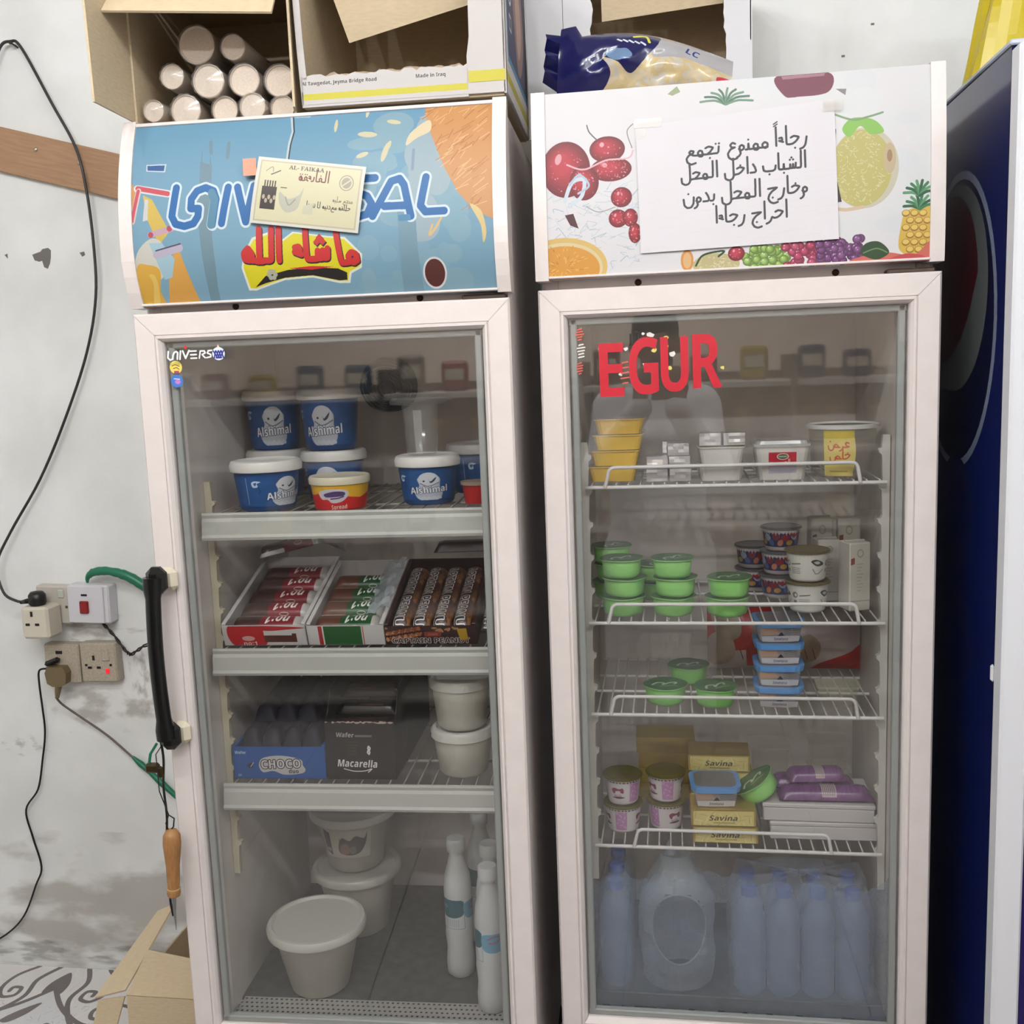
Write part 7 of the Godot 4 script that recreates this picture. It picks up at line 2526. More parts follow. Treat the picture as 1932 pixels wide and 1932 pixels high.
func shelf_two_fruit() -> void:
	var y := 1.1210
	var p := PT.new(768, 192, Color(0.62, 0.58, 0.58))
	p.rect(0, 26, 768, 140, Color(0.16, 0.19, 0.34))
	for k in 9:
		p.ell(50 + k * 88, 60 + (k % 2) * 12, 40, 34, [Color(0.50, 0.12, 0.18), Color(0.55, 0.58, 0.66), Color(0.45, 0.18, 0.24)][k % 3], k)
		p.ell(90 + k * 88, 122, 34, 26, [Color(0.66, 0.50, 0.22), Color(0.30, 0.36, 0.55), Color(0.68, 0.42, 0.30)][k % 3], k)
	p.flat([330, 26, 470, 26, 400, 80], Color(0.52, 0.12, 0.14))
	var wrap := print_mat("fruit_cup_label", p, 0.35)
	var body := mat("cup_white", Color(0.72, 0.70, 0.68), 0.4)
	var lid := mat("lid_grey_foil", Color(0.42, 0.41, 0.44), 0.3, 0.5)
	for k in 3:
		cup("yogurt_cup", "yogurt cup with a blue fruit print, %s of the back stack" % ["bottom", "middle", "top"][k], "cup", "blue fruit-print yogurt cups", FB * at(0.430 + 0.002 * k, y + k * 0.0475, -0.278, 0.3 * k), 0.030, 0.0365, 0.047, body, wrap, lid)
	for k in 2:
		cup("yogurt_cup", "yogurt cup with a blue fruit print behind the back stack, %s" % ["lower", "upper"][k], "cup", "blue fruit-print yogurt cups", FB * at(0.387, y + k * 0.0475, -0.345, 0.8 * k), 0.030, 0.0365, 0.047, body, wrap, lid)
	p = PT.new(768, 256, Color(0.745, 0.73, 0.70))
	for ox in [0, 380]:
		p.curve([60 + ox, 60, 100 + ox, 40, 160 + ox, 70, 170 + ox, 100, 110 + ox, 110], 0, Color(0.24, 0.24, 0.25), true)
		p.curve([84 + ox, 66, 120 + ox, 60, 140 + ox, 80, 110 + ox, 90], 0, Color(0.70, 0.69, 0.67), true)
		p.fl([76 + ox, 140, 100 + ox, 190, 130 + ox, 190, 170 + ox, 150], 10, Color(0.50, 0.49, 0.48))
		p.ell(226 + ox, 90, 26, 32, Color(0.44, 0.43, 0.42))
		p.ell(232 + ox, 90, 12, 16, Color(0.74, 0.73, 0.70))
		p.fl([270 + ox, 96, 350 + ox, 84], 12, Color(0.35, 0.34, 0.34))
		for k in 4:
			p.rect(260 + ox, 130 + k * 18, 90, 8, Color(0.52, 0.51, 0.50))
		p.ell(224 + ox, 164, 18, 20, Color(0.46, 0.45, 0.44))
	wrap = print_mat("white_cup_label", p, 0.4)
	var gold := mat("lid_dull_gold", Color(0.42, 0.38, 0.26), 0.3, 0.4)
	for k in 2:
		cup("yogurt_cup", "white yogurt cup with grey writing, %s of the front pair" % ["bottom", "top"][k], "cup", "white yogurt cups", FB * at(0.470, y + k * 0.0585, -0.160, 0.2 - 0.5 * k), 0.031, 0.0385, 0.058, body, wrap, gold)
	# cartons of milk
	p = PT.new(192, 512, Color(0.70, 0.68, 0.64))
	p.ell(96, 70, 34, 34, Color(0.58, 0.56, 0.52))
	p.ell(96, 70, 22, 22, Color(0.70, 0.68, 0.64))
	for k in 9:
		p.rect(60, 150 + k * 26, 70 - (k % 3) * 14, 8, Color(0.60, 0.58, 0.55))
	p.rect(0, 440, 192, 8, Color(0.52, 0.50, 0.48))
	p.flat([0, 110, 40, 100, 40, 150, 0, 160], Color(0.48, 0.26, 0.22))
	var cm := print_mat("milk_carton_print", p, 0.35)
	var cw := mat("milk_carton_white", Color(0.70, 0.68, 0.64), 0.35)
	for q in [[0.555, -0.165, 0.128, 0.35, "nearest the guard rail"], [0.515, -0.325, 0.150, 0.1, "at the back beside the white cups"], [0.568, -0.315, 0.150, -0.05, "at the back in the corner"], [0.516, -0.245, 0.120, 0.15, "between the white cups and the nearest carton"]]:
		var o := thing("milk_carton", "small white milk carton " + q[4], "carton", "small milk cartons", FB * at(q[0], y, q[1], q[3]))
		var b := MB.new()
		b.rbox(Vector3(0, q[2] / 2, 0), Vector3(0.042, q[2], 0.042), 0.002)
		part(o, "box", b, cw)
		face_print(o, "front_print", -0.019, 0.019, 0.003, q[2] - 0.003, 0.0214, cm)
		b = MB.new()
		b.rbox(Vector3(0.0, q[2] + 0.0012, 0.0), Vector3(0.040, 0.003, 0.006), 0.001)
		part(o, "top_fold", b, cw)

func shelf_three_fruit() -> void:
	var y := 0.9447
	# red and white packet added to stand for a sack mirrored in the glass
	var o := thing("reflection_packet", "added red and white packet standing for a reflection, at the back of the third shelf", "packet", "", FB * at(0.446, y, -0.360))
	var p := PT.new(768, 320, Color(0.70, 0.65, 0.63))
	p.flat([0, 0, 330, 0, 300, 110, 330, 200, 0, 220], Color(0.62, 0.13, 0.11))
	p.curve([20, 30, 120, 10, 170, 90, 150, 150, 60, 160], 0, Color(0.58, 0.52, 0.45), true)
	p.curve([10, 160, 100, 120, 140, 220, 90, 290, 0, 280], 0, Color(0.62, 0.55, 0.49), true)
	p.flat([190, 190, 330, 150, 420, 210, 430, 300, 200, 300], Color(0.62, 0.18, 0.14))
	p.curve([420, 190, 500, 130, 560, 180, 540, 260, 440, 280], 0, Color(0.55, 0.47, 0.38), true)
	p.flat([560, 280, 700, 230, 768, 200, 768, 320, 520, 320], Color(0.64, 0.10, 0.09))
	p.flat([230, 60, 300, 100, 280, 160, 220, 130], Color(0.44, 0.38, 0.30))
	for k in 10:
		p.fl([160 + k * 40, 200, 180 + k * 40, 260], 5, Color(0.42, 0.14, 0.11))
	var b := MB.new()
	for side in [1.0, -1.0]:
		var g := []
		for i in 9:
			var row := []
			for j in 17:
				var u := j / 16.0
				var v := i / 8.0
				var th := 0.042 * pow(maxf(0.0, sin(PI * u)), 0.4) * pow(maxf(0.0, sin(PI * v)), 0.5)
				row.append(Vector3((u - 0.5) * 0.310, 0.140 * (1.0 - v) + 0.001, th * side * (1.0 + 0.15 * sin(u * 14 + v * 9))))
			if side < 0:
				row.reverse()
			g.append(row)
		b.sheet(g)
	part(o, "film", b, print_mat("packet_print", p, 0.35))
	# square tubs with blue lids, one on another
	for k in 4:
		blue_lid_tub("white tub with a blue lid, %s of the tall stack" % ["bottom", "second", "third", "top"][k], FB * at(0.4145, y + k * 0.0418, -0.145, 0.03 * (k - 1)), 1.04)
	# empty clear tubs
	clear_tub("empty clear tub with a bright rim near the guard rail", FB * at(0.522, y, -0.140), 0.080, 0.060, 0.040)

func blue_lid_tub(label: String, xf: Transform3D, s: float) -> void:
	var o := thing("spread_tub", label, "tub", "blue-lidded tubs", xf)
	var b := MB.new()
	rect_tub(b, 0.0330 * s, 0.030 * s, 0.038 * s, 0.036 * s, 0.0, 0.030 * s, 0.014 * s)
	part(o, "tub", b, mat("tub_white", Color(0.74, 0.73, 0.74), 0.4))
	b = MB.new()
	rect_tub(b, 0.0425 * s, 0.040 * s, 0.044 * s, 0.0415 * s, 0.028 * s, 0.038 * s, 0.018 * s)
	part(o, "lid", b, mat("lid_blue", Color(0.34, 0.55, 0.77), 0.3))
	b = MB.new()
	rect_tub(b, 0.036 * s, 0.034 * s, 0.036 * s, 0.034 * s, 0.038 * s, 0.0393 * s, 0.015 * s)
	part(o, "lid_print", b, mat("lid_print_grey", Color(0.42, 0.41, 0.42), 0.3))
	if not mats.has("spread_label"):
		var p := PT.new(384, 128, Color(0.72, 0.71, 0.72))
		p.rect(0, 0, 384, 76, Color(0.52, 0.50, 0.50))
		p.flat([0, 0, 150, 0, 170, 60, 0, 70], Color(0.66, 0.54, 0.46))
		p.flat([150, 76, 190, 40, 220, 76], Color(0.10, 0.10, 0.11))
		for k in 4:
			p.fl([220, 20 + k * 16, 300, 10 + k * 16, 384, 26 + k * 14], 5, Color(0.30, 0.30, 0.32))
		p.text("Smetana", 190, 104, 26, Color(0.30, 0.30, 0.36), "sansbold")
		print_mat("spread_label", p, 0.35)
	b = MB.new()
	b.quad(Vector3(-0.0315 * s, 0.001, 0.0305 * s), Vector3(-0.0355 * s, 0.0275 * s, 0.0360 * s), Vector3(0.0355 * s, 0.0275 * s, 0.0360 * s), Vector3(0.0315 * s, 0.001, 0.0305 * s))
	part(o, "label", b, mats["spread_label"])

func clear_tub(label: String, xf: Transform3D, w: float, d: float, h: float) -> void:
	var o := thing("clear_tub", label, "tub", "empty clear tubs", xf)
	var b := MB.new()
	rect_tub(b, w * 0.38, d * 0.38, w * 0.46, d * 0.46, 0.0, h - 0.003, 0.010, false)
	part(o, "tub", b, glass("tub_faint", Color(0.74, 0.72, 0.60), 0.14, 0.08))
	b = MB.new()
	rect_tub(b, w * 0.5, d * 0.5, w * 0.5, d * 0.5, h - 0.003, h, 0.012)
	part(o, "lid", b, glass("lid_faint", Color(0.78, 0.77, 0.66), 0.22, 0.06))

func shelf_four_fruit() -> void:
	var y := 0.6828
	var p := PT.new(768, 224, Color(0.76, 0.73, 0.73))
	p.rect(0, 0, 768, 14, Color(0.35, 0.20, 0.28))
	for ox in [0, 384]:
		p.rect(236 + ox, 20, 110, 190, Color(0.66, 0.46, 0.63))
		for k in 8:
			p.ell(250 + fmod(k * 37.0, 90) + ox, 40 + k * 20, 18, 8, Color(0.74, 0.58, 0.72), k)
		p.curve([60 + ox, 80, 90 + ox, 60, 130 + ox, 70, 170 + ox, 62, 176 + ox, 110, 150 + ox, 110, 140 + ox, 90, 100 + ox, 96, 90 + ox, 120, 74 + ox, 118], 0, Color(0.52, 0.16, 0.32), true)
		p.curve([60 + ox, 164, 120 + ox, 150, 190 + ox, 158, 130 + ox, 172], 0, Color(0.36, 0.12, 0.24), true)
		p.text("milk", 120 + ox, 140, 26, Color(0.60, 0.30, 0.45), "sansbold")
	var wrap := print_mat("cow_cup_label", p, 0.4)
	var body := mat("cup_white", Color.WHITE)
	var olive := mat("lid_olive", Color(0.40, 0.37, 0.15), 0.32, 0.35)
	for q in [[0.117, -0.150, 0.5, "stack nearest the ladder"], [0.201, -0.168, -0.2, "second stack from the ladder"]]:
		for k in 2:
			cup("pudding_cup", "pink-print white pudding cup, %s of the %s" % [["bottom", "top"][k], q[3]], "cup", "pink-print pudding cups", FB * at(q[0], y + k * 0.0568, q[1], q[2] + k * 0.9), 0.0290, 0.0360, 0.0565, body, wrap, olive)
	# gold butter blocks
	p = PT.new(512, 160, Color(0.76, 0.70, 0.44))
	for k in 30:
		p.ell(fmod(k * 97.0, 512), fmod(k * 53.0, 160), 40, 6, Color(0.80, 0.75, 0.52) if k % 2 else Color(0.70, 0.63, 0.36), 0.3 * k)
	p.text("Savina", 256, 76, 56, Color(0.30, 0.27, 0.20), "sansbold", 0.0, 1.0, 0.22)
	p.rect(170, 124, 180, 10, Color(0.52, 0.47, 0.30))
	var front := print_mat("butter_front", p, 0.3)
	var goldf := mat("gold_foil", Color(0.76, 0.66, 0.34), 0.32, 0.7)
	var blocks := [[0.312, y, -0.124, 0.0, "front one on the shelf wires"], [0.308, y + 0.0335, -0.124, 0.02, "front one under the blue-lidded tub"], [0.310, y, -0.225, 0.0, "bottom of the back pile"], [0.309, y + 0.0335, -0.225, 0.01, "second of the back pile"], [0.310, y + 0.067, -0.225, 0.0, "third of the back pile, just above the blue lid"], [0.306, y + 0.1005, -0.226, -0.01, "top of the back pile"], [0.205, y, -0.320, 0.0, "bottom of the far pile"], [0.205, y + 0.0335, -0.320, 0.0, "second of the far pile"], [0.205, y + 0.067, -0.320, 0.0, "third of the far pile"], [0.200, y + 0.1005, -0.318, 0.03, "top of the far pile behind the pudding cups"]]
	for i in blocks.size():
		var q: Array = blocks[i]
		var o := thing("butter_block", "gold foil butter block, " + q[4], "butter", "gold butter blocks", FB * at(q[0], q[1] + 0.0192, q[2], q[3]))
		part(o, "foil_wrap", foil_mesh(0.122, 0.0328, 0.075, 50 + i), goldf)
		if i < 6:
			face_print(o, "front_print", -0.056, 0.056, -0.0145, 0.0145, 0.0395, front)
	blue_lid_tub("white tub with a blue lid sitting on the gold butter blocks", FB * at(0.294, y + 0.0705, -0.129, 0.05), 1.08)
	# two flat white boxes and the purple packs on them
	for q in [[0.4975, y, 0.012, 0.202, "lower one"], [0.487, y + 0.036, -0.01, 0.204, "upper one"]]:
		var o := thing("flat_box", "flat plain white box on the lowest shelf, " + q[4], "box", "flat white boxes", FB * at(q[0], q[1], -0.182, q[2]))
		var b := MB.new()
		b.rbox(Vector3(0, 0.0135, 0), Vector3(q[3], 0.027, 0.130), 0.002)
		part(o, "box", b, mat("box_white", Color(0.72, 0.70, 0.69), 0.5))
		b = MB.new()
		b.rbox(Vector3(0, 0.031, 0), Vector3(q[3] + 0.003, 0.0085, 0.133), 0.002)
		part(o, "lid", b, mat("box_white", Color.WHITE))
	p = PT.new(512, 128, Color(0.40, 0.24, 0.42))
	for k in 40:
		p.ell(fmod(k * 89.0, 512), fmod(k * 41.0, 128), 34, 8, Color(0.45, 0.29, 0.47) if k % 2 else Color(0.36, 0.20, 0.38), k)
	p.rect(230, 10, 80, 108, Color(0.62, 0.55, 0.56))
	for k in 7:
		p.rect(236 + k * 10, 16, 4, 96, Color(0.42, 0.38, 0.42))
	var pm := print_mat("purple_pack_print", p, 0.25)
	for q in [[0.502, 0.0755, -0.148, 0.175, 0.05, 0.02, "front one"], [0.485, 0.0755, -0.202, 0.16, 0.05, -0.06, "back one"], [0.490, 0.0985, -0.182, 0.11, 0.05, 0.1, "uppermost one"]]:
		var o := thing("purple_packet", "shiny purple packet on the flat white boxes, " + q[6], "packet", "purple packets", FB * at(q[0], y + q[1], q[2], q[5]))
		share(o, "film", bar_mesh(q[3], q[4], 0.021).done(), pm, Transform3D.IDENTITY)
	clear_tub("empty clear tub at the back above the purple packets, lower one", FB * at(0.535, y, -0.335), 0.085, 0.075, 0.06)
	clear_tub("empty clear tub at the back above the purple packets, upper one", FB * at(0.535, y + 0.0605, -0.335), 0.085, 0.075, 0.06)
	clear_tub("empty clear tub at the back beside the gold blocks", FB * at(0.415, y, -0.335), 0.085, 0.075, 0.11)

# ---- film-wrapped packs of water bottles on the fridge floor
func water_packs() -> void:
	var y := 0.3605
	var bot := mat("water_bottle_fill", Color(0.50, 0.57, 0.69, 0.78), 0.3)
	bot.transparency = BaseMaterial3D.TRANSPARENCY_ALPHA
	var capm := mat("cap_blue", Color(0.20, 0.34, 0.68), 0.4)
	var body := MB.new()
	body.lathe([Vector2(0, 0.004), Vector2(0.024, 0.0), Vector2(0.031, 0.008), Vector2(0.031, 0.05), Vector2(0.029, 0.06), Vector2(0.031, 0.07), Vector2(0.031, 0.12), Vector2(0.029, 0.128), Vector2(0.0315, 0.136), Vector2(0.031, 0.155), Vector2(0.024, 0.178), Vector2(0.013, 0.192), Vector2(0.012, 0.204)], 24)
	var bm := body.done()
	var capb := MB.new()
	capb.lathe([Vector2(0.0125, 0.198), Vector2(0.0155, 0.199), Vector2(0.0155, 0.216), Vector2(0.013, 0.218), Vector2(0, 0.218)], 20)
	var cm := capb.done()
	var where := []
	for r in 2:
		for c in 4:
			where.append([0.358 + c * 0.065, -0.135 - r * 0.066, "%s of the front pack, %s row" % [["leftmost", "second", "third", "rightmost"][c], ["front", "rear"][r]]])
	for r in 3:
		where.append([0.098, -0.140 - r * 0.066, "in the side pack, %s" % ["front", "middle", "rear"][r]])
	for q in where:
		var o := thing("water_bottle", "blue-capped water bottle " + q[2], "bottle", "water bottles in film", FB * at(q[0], y, q[1]))
		share(o, "bottle", bm, bot, Transform3D.IDENTITY)
		share(o, "cap", cm, capm, Transform3D.IDENTITY)
	var film := mat("shrink_film", Color(0.66, 0.71, 0.78, 0.28), 0.3)
	film.transparency = BaseMaterial3D.TRANSPARENCY_ALPHA
	# film round the front pack: pulled over the caps, dented between bottles
	var t := thing("shrink_wrap", "frosted film wrapped round the front pack of water bottles", "film", "", FB * at(0.4555, y, -0.168))
	var b := MB.new()
	var g := []
	for i in 14:
		var v := i / 13.0
		var row := []
		for j in 65:
			var a := TAU * j / 64.0
			var e := pow(absf(cos(a)), 0.35) * signf(cos(a))
			var f := pow(absf(sin(a)), 0.35) * signf(sin(a))
			var kx := lerpf(0.122, 0.137, smoothstep(0.0, 0.28, v))
			var kz := lerpf(0.052, 0.0700, smoothstep(0.0, 0.28, v))
			var dent := 1.0 - 0.05 * (0.5 + 0.5 * cos(f * 0.136 / 0.0325 * PI)) * smoothstep(0.02, 0.2, v) * absf(e)
			row.append(Vector3(f * kx + 0.002 * sin(v * 17 + j), lerpf(0.229, 0.001, v) + (0.006 * cos(f * 13.0) if i == 0 else 0.0), e * kz * dent))
		g.append(row)
	b.sheet(g)
	var top := []
	for s in [1.0, 0.02]:
		var row := []
		for j in 65:
			row.append((g[0][j] as Vector3) * Vector3(s, 1, s))
		top.append(row)
	top.reverse()
	b.sheet(top)
	part(t, "film", b, film)
	# torn film of the opened pack: a bag with a large ragged oval hole in front
	t = thing("shrink_wrap", "torn frosted film standing open with a large oval hole", "film", "", FB * at(0.218, y, -0.165))
	b = MB.new()
	var rows := 22
	var cols := 56
	var nz := FastNoiseLite.new()
	nz.seed = 5
	nz.frequency = 0.18
	var gg := []
	for i in rows:
		var v := i / float(rows - 1)
		var row := []
		for j in cols + 1:
			var a := TAU * j / cols
			var prof := lerpf(0.030, 0.074, smoothstep(0.0, 0.35, v)) * lerpf(1.0, 0.90, smoothstep(0.75, 1.0, v))
			var r := prof * (1.0 + 0.10 * nz.get_noise_2d(j * 0.7 if j < cols else 0.0, i * 0.9))
			row.append(Vector3(sin(a) * r, lerpf(0.265, 0.001, v), cos(a) * r * 0.85))
		gg.append(row)
	for i in rows - 1:
		for j in cols:
			var c: Vector3 = (gg[i][j] + gg[i + 1][j + 1]) / 2
			if c.z > 0 and pow((c.x - 0.004) / 0.052, 2) + pow((c.y - 0.135) / 0.072, 2) < 1.0:
				continue
			b.quad(gg[i + 1][j], gg[i][j], gg[i][j + 1], gg[i + 1][j + 1])
	var loose := mat("loose_film", Color(0.66, 0.70, 0.74, 0.48), 0.3)
	loose.transparency = BaseMaterial3D.TRANSPARENCY_ALPHA
	part(t, "film", b, loose)
	b = MB.new()
	var rim := []
	for k in 41:
		var a := TAU * k / 40.0
		var x := 0.004 + cos(a) * 0.053
		var yy := 0.135 + sin(a) * 0.073
		rim.append(Vector3(x, yy, sqrt(maxf(0.0, 0.072 * 0.072 - x * x)) * 0.86 + 0.002))
	b.tube(rim, 0.0022, 6, false)
	b.tube([Vector3(-0.01, 0.262, 0.0), Vector3(-0.014, 0.28, 0.0), Vector3(-0.008, 0.296, 0.004)], [0.012, 0.006, 0.001], 7)
	part(t, "torn_edge", b, loose)
	t = thing("shrink_wrap", "frosted film over the side pack of water bottles by the ladder", "film", "", FB * at(0.0985, y, -0.206))
	b = MB.new()
	g = []
	for i in 12:
		var v := i / 11.0
		var row := []
		for j in 41:
			var a := TAU * j / 40.0
			var e := pow(absf(cos(a)), 0.4) * signf(cos(a))
			var f := pow(absf(sin(a)), 0.4) * signf(sin(a))
			row.append(Vector3(f * lerpf(0.018, 0.0365, smoothstep(0.0, 0.3, v)), lerpf(0.229, 0.001, v), e * lerpf(0.080, 0.103, smoothstep(0.0, 0.3, v)) * (1.0 + 0.02 * sin(j * 2.0 + i))))
		g.append(row)
	b.sheet(g)
	part(t, "film", b, film)

# ---------------------------------------------------------------- behind the camera: what the glass doors mirror
func build_behind_camera() -> void:
	var board := mat("shelf_board", Color(0.62, 0.60, 0.57), 0.5)
	var t := thing("shop_shelving", "long grey wall shelving across the shop, mirrored in the fridge glass", "shelving", "", at(-0.1, 0, 2.74))
	for y in [0.12, 0.52, 0.86, 1.20, 1.49]:
		var b := MB.new()
		b.rbox(Vector3(0, y - 0.0125, 0.22), Vector3(3.5, 0.028, 0.42), 0.003)
		part(t, "shelf_board", b, board)
	for x in [-1.74, -0.72, -0.07, 0.85, 1.74]:
		var b := MB.new()
		b.rbox(Vector3(x, 0.80, 0.22), Vector3(0.025, 1.6, 0.44), 0.003)
		part(t, "upright", b, mat("shelf_upright", Color(0.30, 0.27, 0.25), 0.5))
	var bk := MB.new()
	bk.rbox(Vector3(0, 0.78, 0.445), Vector3(3.5, 1.5, 0.01), 0.0)
	part(t, "back_board", bk, mat("shelf_back", Color(0.36, 0.30, 0.25), 0.7))
	# jars with gold lids
	var jar: Node3D = null
	var gl := glass("jar_glass", Color(0.55, 0.52, 0.40), 0.35, 0.06)
	var names := ["first", "second", "third", "fourth", "fifth", "sixth", "seventh", "eighth", "ninth", "tenth", "eleventh", "twelfth"]
	for r in 2:
		for k in 10:
			var x := -0.60 + k * 0.19 + r * 0.05
			var xf := at(x + (0.11 if x > -0.24 and x < -0.165 else 0.0) + (0.08 if x > 0.69 and x < 0.81 else 0.0), 1.2025, 2.86 + r * 0.13)
			var lab := "gold-lidded glass jar across the shop, %s in the %s row" % [names[k], ["front", "rear"][r]]
			if jar:
				copy(jar, xf, lab)
				continue
			jar = thing("glass_jar", lab, "jar", "jars on the shelving", xf)
			var b := MB.new()
			b.lathe([Vector2(0, 0.003), Vector2(0.036, 0.0), Vector2(0.04, 0.006), Vector2(0.04, 0.12), Vector2(0.03, 0.14), Vector2(0.03, 0.15)], 20)
			part(jar, "jar", b, gl)
			b = MB.new()
			b.lathe([Vector2(0.031, 0.145), Vector2(0.035, 0.146), Vector2(0.035, 0.168), Vector2(0, 0.17)], 20)
			part(jar, "lid", b, mat("lid_gold", Color(0.62, 0.48, 0.20), 0.35, 0.5))
	# packets on the boards
	var cols := [Color(0.34, 0.10, 0.10), Color(0.30, 0.16, 0.14), Color(0.46, 0.18, 0.17), Color(0.42, 0.38, 0.34), Color(0.16, 0.22, 0.30), Color(0.55, 0.47, 0.20)]
	var words := ["dark red", "brown", "bright red", "grey", "navy", "mustard"]
	var rng := RandomNumberGenerator.new()
	rng.seed = 77
	for row in [[1.49, 14, "upper"], [0.86, 12, "middle"]]:
		for k in row[1]:
			var w := rng.randf_range(0.10, 0.17)
			var h := rng.randf_range(0.10, 0.17)
			var x: float = -1.62 + k * (3.1 / row[1])
			var ux := absf(fmod(x + 0.1 + 5.0, 5.0))
			for u in [-1.84, -0.82, -0.17, 0.75, 1.64]:
				if absf(x - u) < w / 2 + 0.03:
					x = u + (w / 2 + 0.035)
			var c: int = (k * 5 + k / 3) % 6
			var o := thing("packet", "%s packet on the %s board of the shelving, %s along" % [words[c], row[2], (names + ["thirteenth", "fourteenth"])[k]], "packet", "packets on the shelving", at(x, row[0] + 0.002, 2.92))
			var b := MB.new()
			b.rbox(Vector3(0, h / 2, 0), Vector3(minf(w, 0.12), h, 0.06), 0.014)
			part(o, "pack", b, mat("packet_" + words[c], cols[c], 0.35))
			b = MB.new()
			b.rbox(Vector3(0, h * 0.55, -0.0305), Vector3(minf(w, 0.12) * 0.7, h * 0.35, 0.002), 0.0)
			part(o, "label", b, mat("packet_label", Color(0.66, 0.62, 0.56), 0.4))
	photographer()

# distance to tapered capsules joined smoothly, meshed as surface nets
func nets(bones: Array, k: float, cell: float) -> MB:
	var lo := Vector3(1e9, 1e9, 1e9)
	var hi := -lo
	for q in bones:
		var r := maxf(q[2], q[3]) + cell * 2
		lo = lo.min(q[0] - Vector3(r, r, r)).min(q[1] - Vector3(r, r, r))
		hi = hi.max(q[0] + Vector3(r, r, r)).max(q[1] + Vector3(r, r, r))
	var n := Vector3i(((hi - lo) / cell).ceil()) + Vector3i.ONE
	var f := PackedFloat32Array()
	f.resize(n.x * n.y * n.z)
	f.fill(1.0)
	for q in bones:   # only the box round each bone
		var a: Vector3 = q[0]
		var d: Vector3 = q[1] - a
		var dd := maxf(d.length_squared(), 1e-9)
		var r := maxf(q[2], q[3]) + k + cell * 2
		var sq: float = q[4] if q.size() > 4 else 1.0
		var i0 := Vector3i(((a.min(q[1]) - Vector3(r, r, r) - lo) / cell).floor()).clamp(Vector3i.ZERO, n - Vector3i.ONE)
		var i1 := Vector3i(((a.max(q[1]) + Vector3(r, r, r) - lo) / cell).ceil()).clamp(Vector3i.ZERO, n - Vector3i.ONE)
		for z in range(i0.z, i1.z + 1):
			for y in range(i0.y, i1.y + 1):
				for x in range(i0.x, i1.x + 1):
					var p := lo + Vector3(x, y, z) * cell - a
					var t := clampf(p.dot(d) / dd, 0.0, 1.0)
					var e := p - d * t
					e.z *= sq
					var v := e.length() - lerpf(q[2], q[3], t)
					var ix := (z * n.y + y) * n.x + x
					var h := maxf(k - absf(f[ix] - v), 0.0) / k
					f[ix] = minf(f[ix], v) - h * h * k * 0.25
	var at_ := {}
	var vs := PackedVector3Array()
	var corner := [Vector3i(0, 0, 0), Vector3i(1, 0, 0), Vector3i(0, 1, 0), Vector3i(1, 1, 0), Vector3i(0, 0, 1), Vector3i(1, 0, 1), Vector3i(0, 1, 1), Vector3i(1, 1, 1)]
	var edges := [[0, 1], [2, 3], [4, 5], [6, 7], [0, 2], [1, 3], [4, 6], [5, 7], [0, 4], [1, 5], [2, 6], [3, 7]]
	for z in n.z - 1:
		for y in n.y - 1:
			for x in n.x - 1:
				var base := (z * n.y + y) * n.x + x
				var s := 0
				var fv := [f[base], f[base + 1], f[base + n.x], f[base + n.x + 1], f[base + n.x * n.y], f[base + n.x * n.y + 1], f[base + n.x * n.y + n.x], f[base + n.x * n.y + n.x + 1]]
				for c in 8:
					if fv[c] < 0:
						s += 1
				if s == 0 or s == 8:
					continue
				var sum := Vector3.ZERO
				var m := 0
				for e in edges:
					var u: float = fv[e[0]]
					var w: float = fv[e[1]]
					if (u < 0) != (w < 0):
						sum += Vector3(corner[e[0]]).lerp(Vector3(corner[e[1]]), u / (u - w))
						m += 1
				at_[base] = vs.size()
				vs.append(lo + (Vector3(x, y, z) + sum / m) * cell)
	var b := MB.new()
	var step := [1, n.x, n.x * n.y]
	var tri := PackedInt32Array()
	for base in at_:
		for ax in 3:
			var u: int = step[(ax + 1) % 3]
			var w: int = step[(ax + 2) % 3]
			var o: int = base
			var fa := f[o]
			var fb := f[o + step[ax]]
			if (fa < 0) == (fb < 0):
				continue
			if not (at_.has(o - u) and at_.has(o - w) and at_.has(o - u - w)):
				continue
			var q := [at_[o - u - w], at_[o - w], at_[o], at_[o - u]]
			if fa < 0:
				q.reverse()
			tri.append_array(PackedInt32Array([q[0], q[1], q[2], q[0], q[2], q[3]]))
	var ns := PackedVector3Array()
	ns.resize(vs.size())
	for i in range(0, tri.size(), 3):
		var nn := (vs[tri[i + 2]] - vs[tri[i]]).cross(vs[tri[i + 1]] - vs[tri[i]])
		for j in 3:
			ns[tri[i + j]] += nn
	for i in tri:
		b.vert(vs[i], ns[i].normalized(), Vector2.ZERO)
	return b

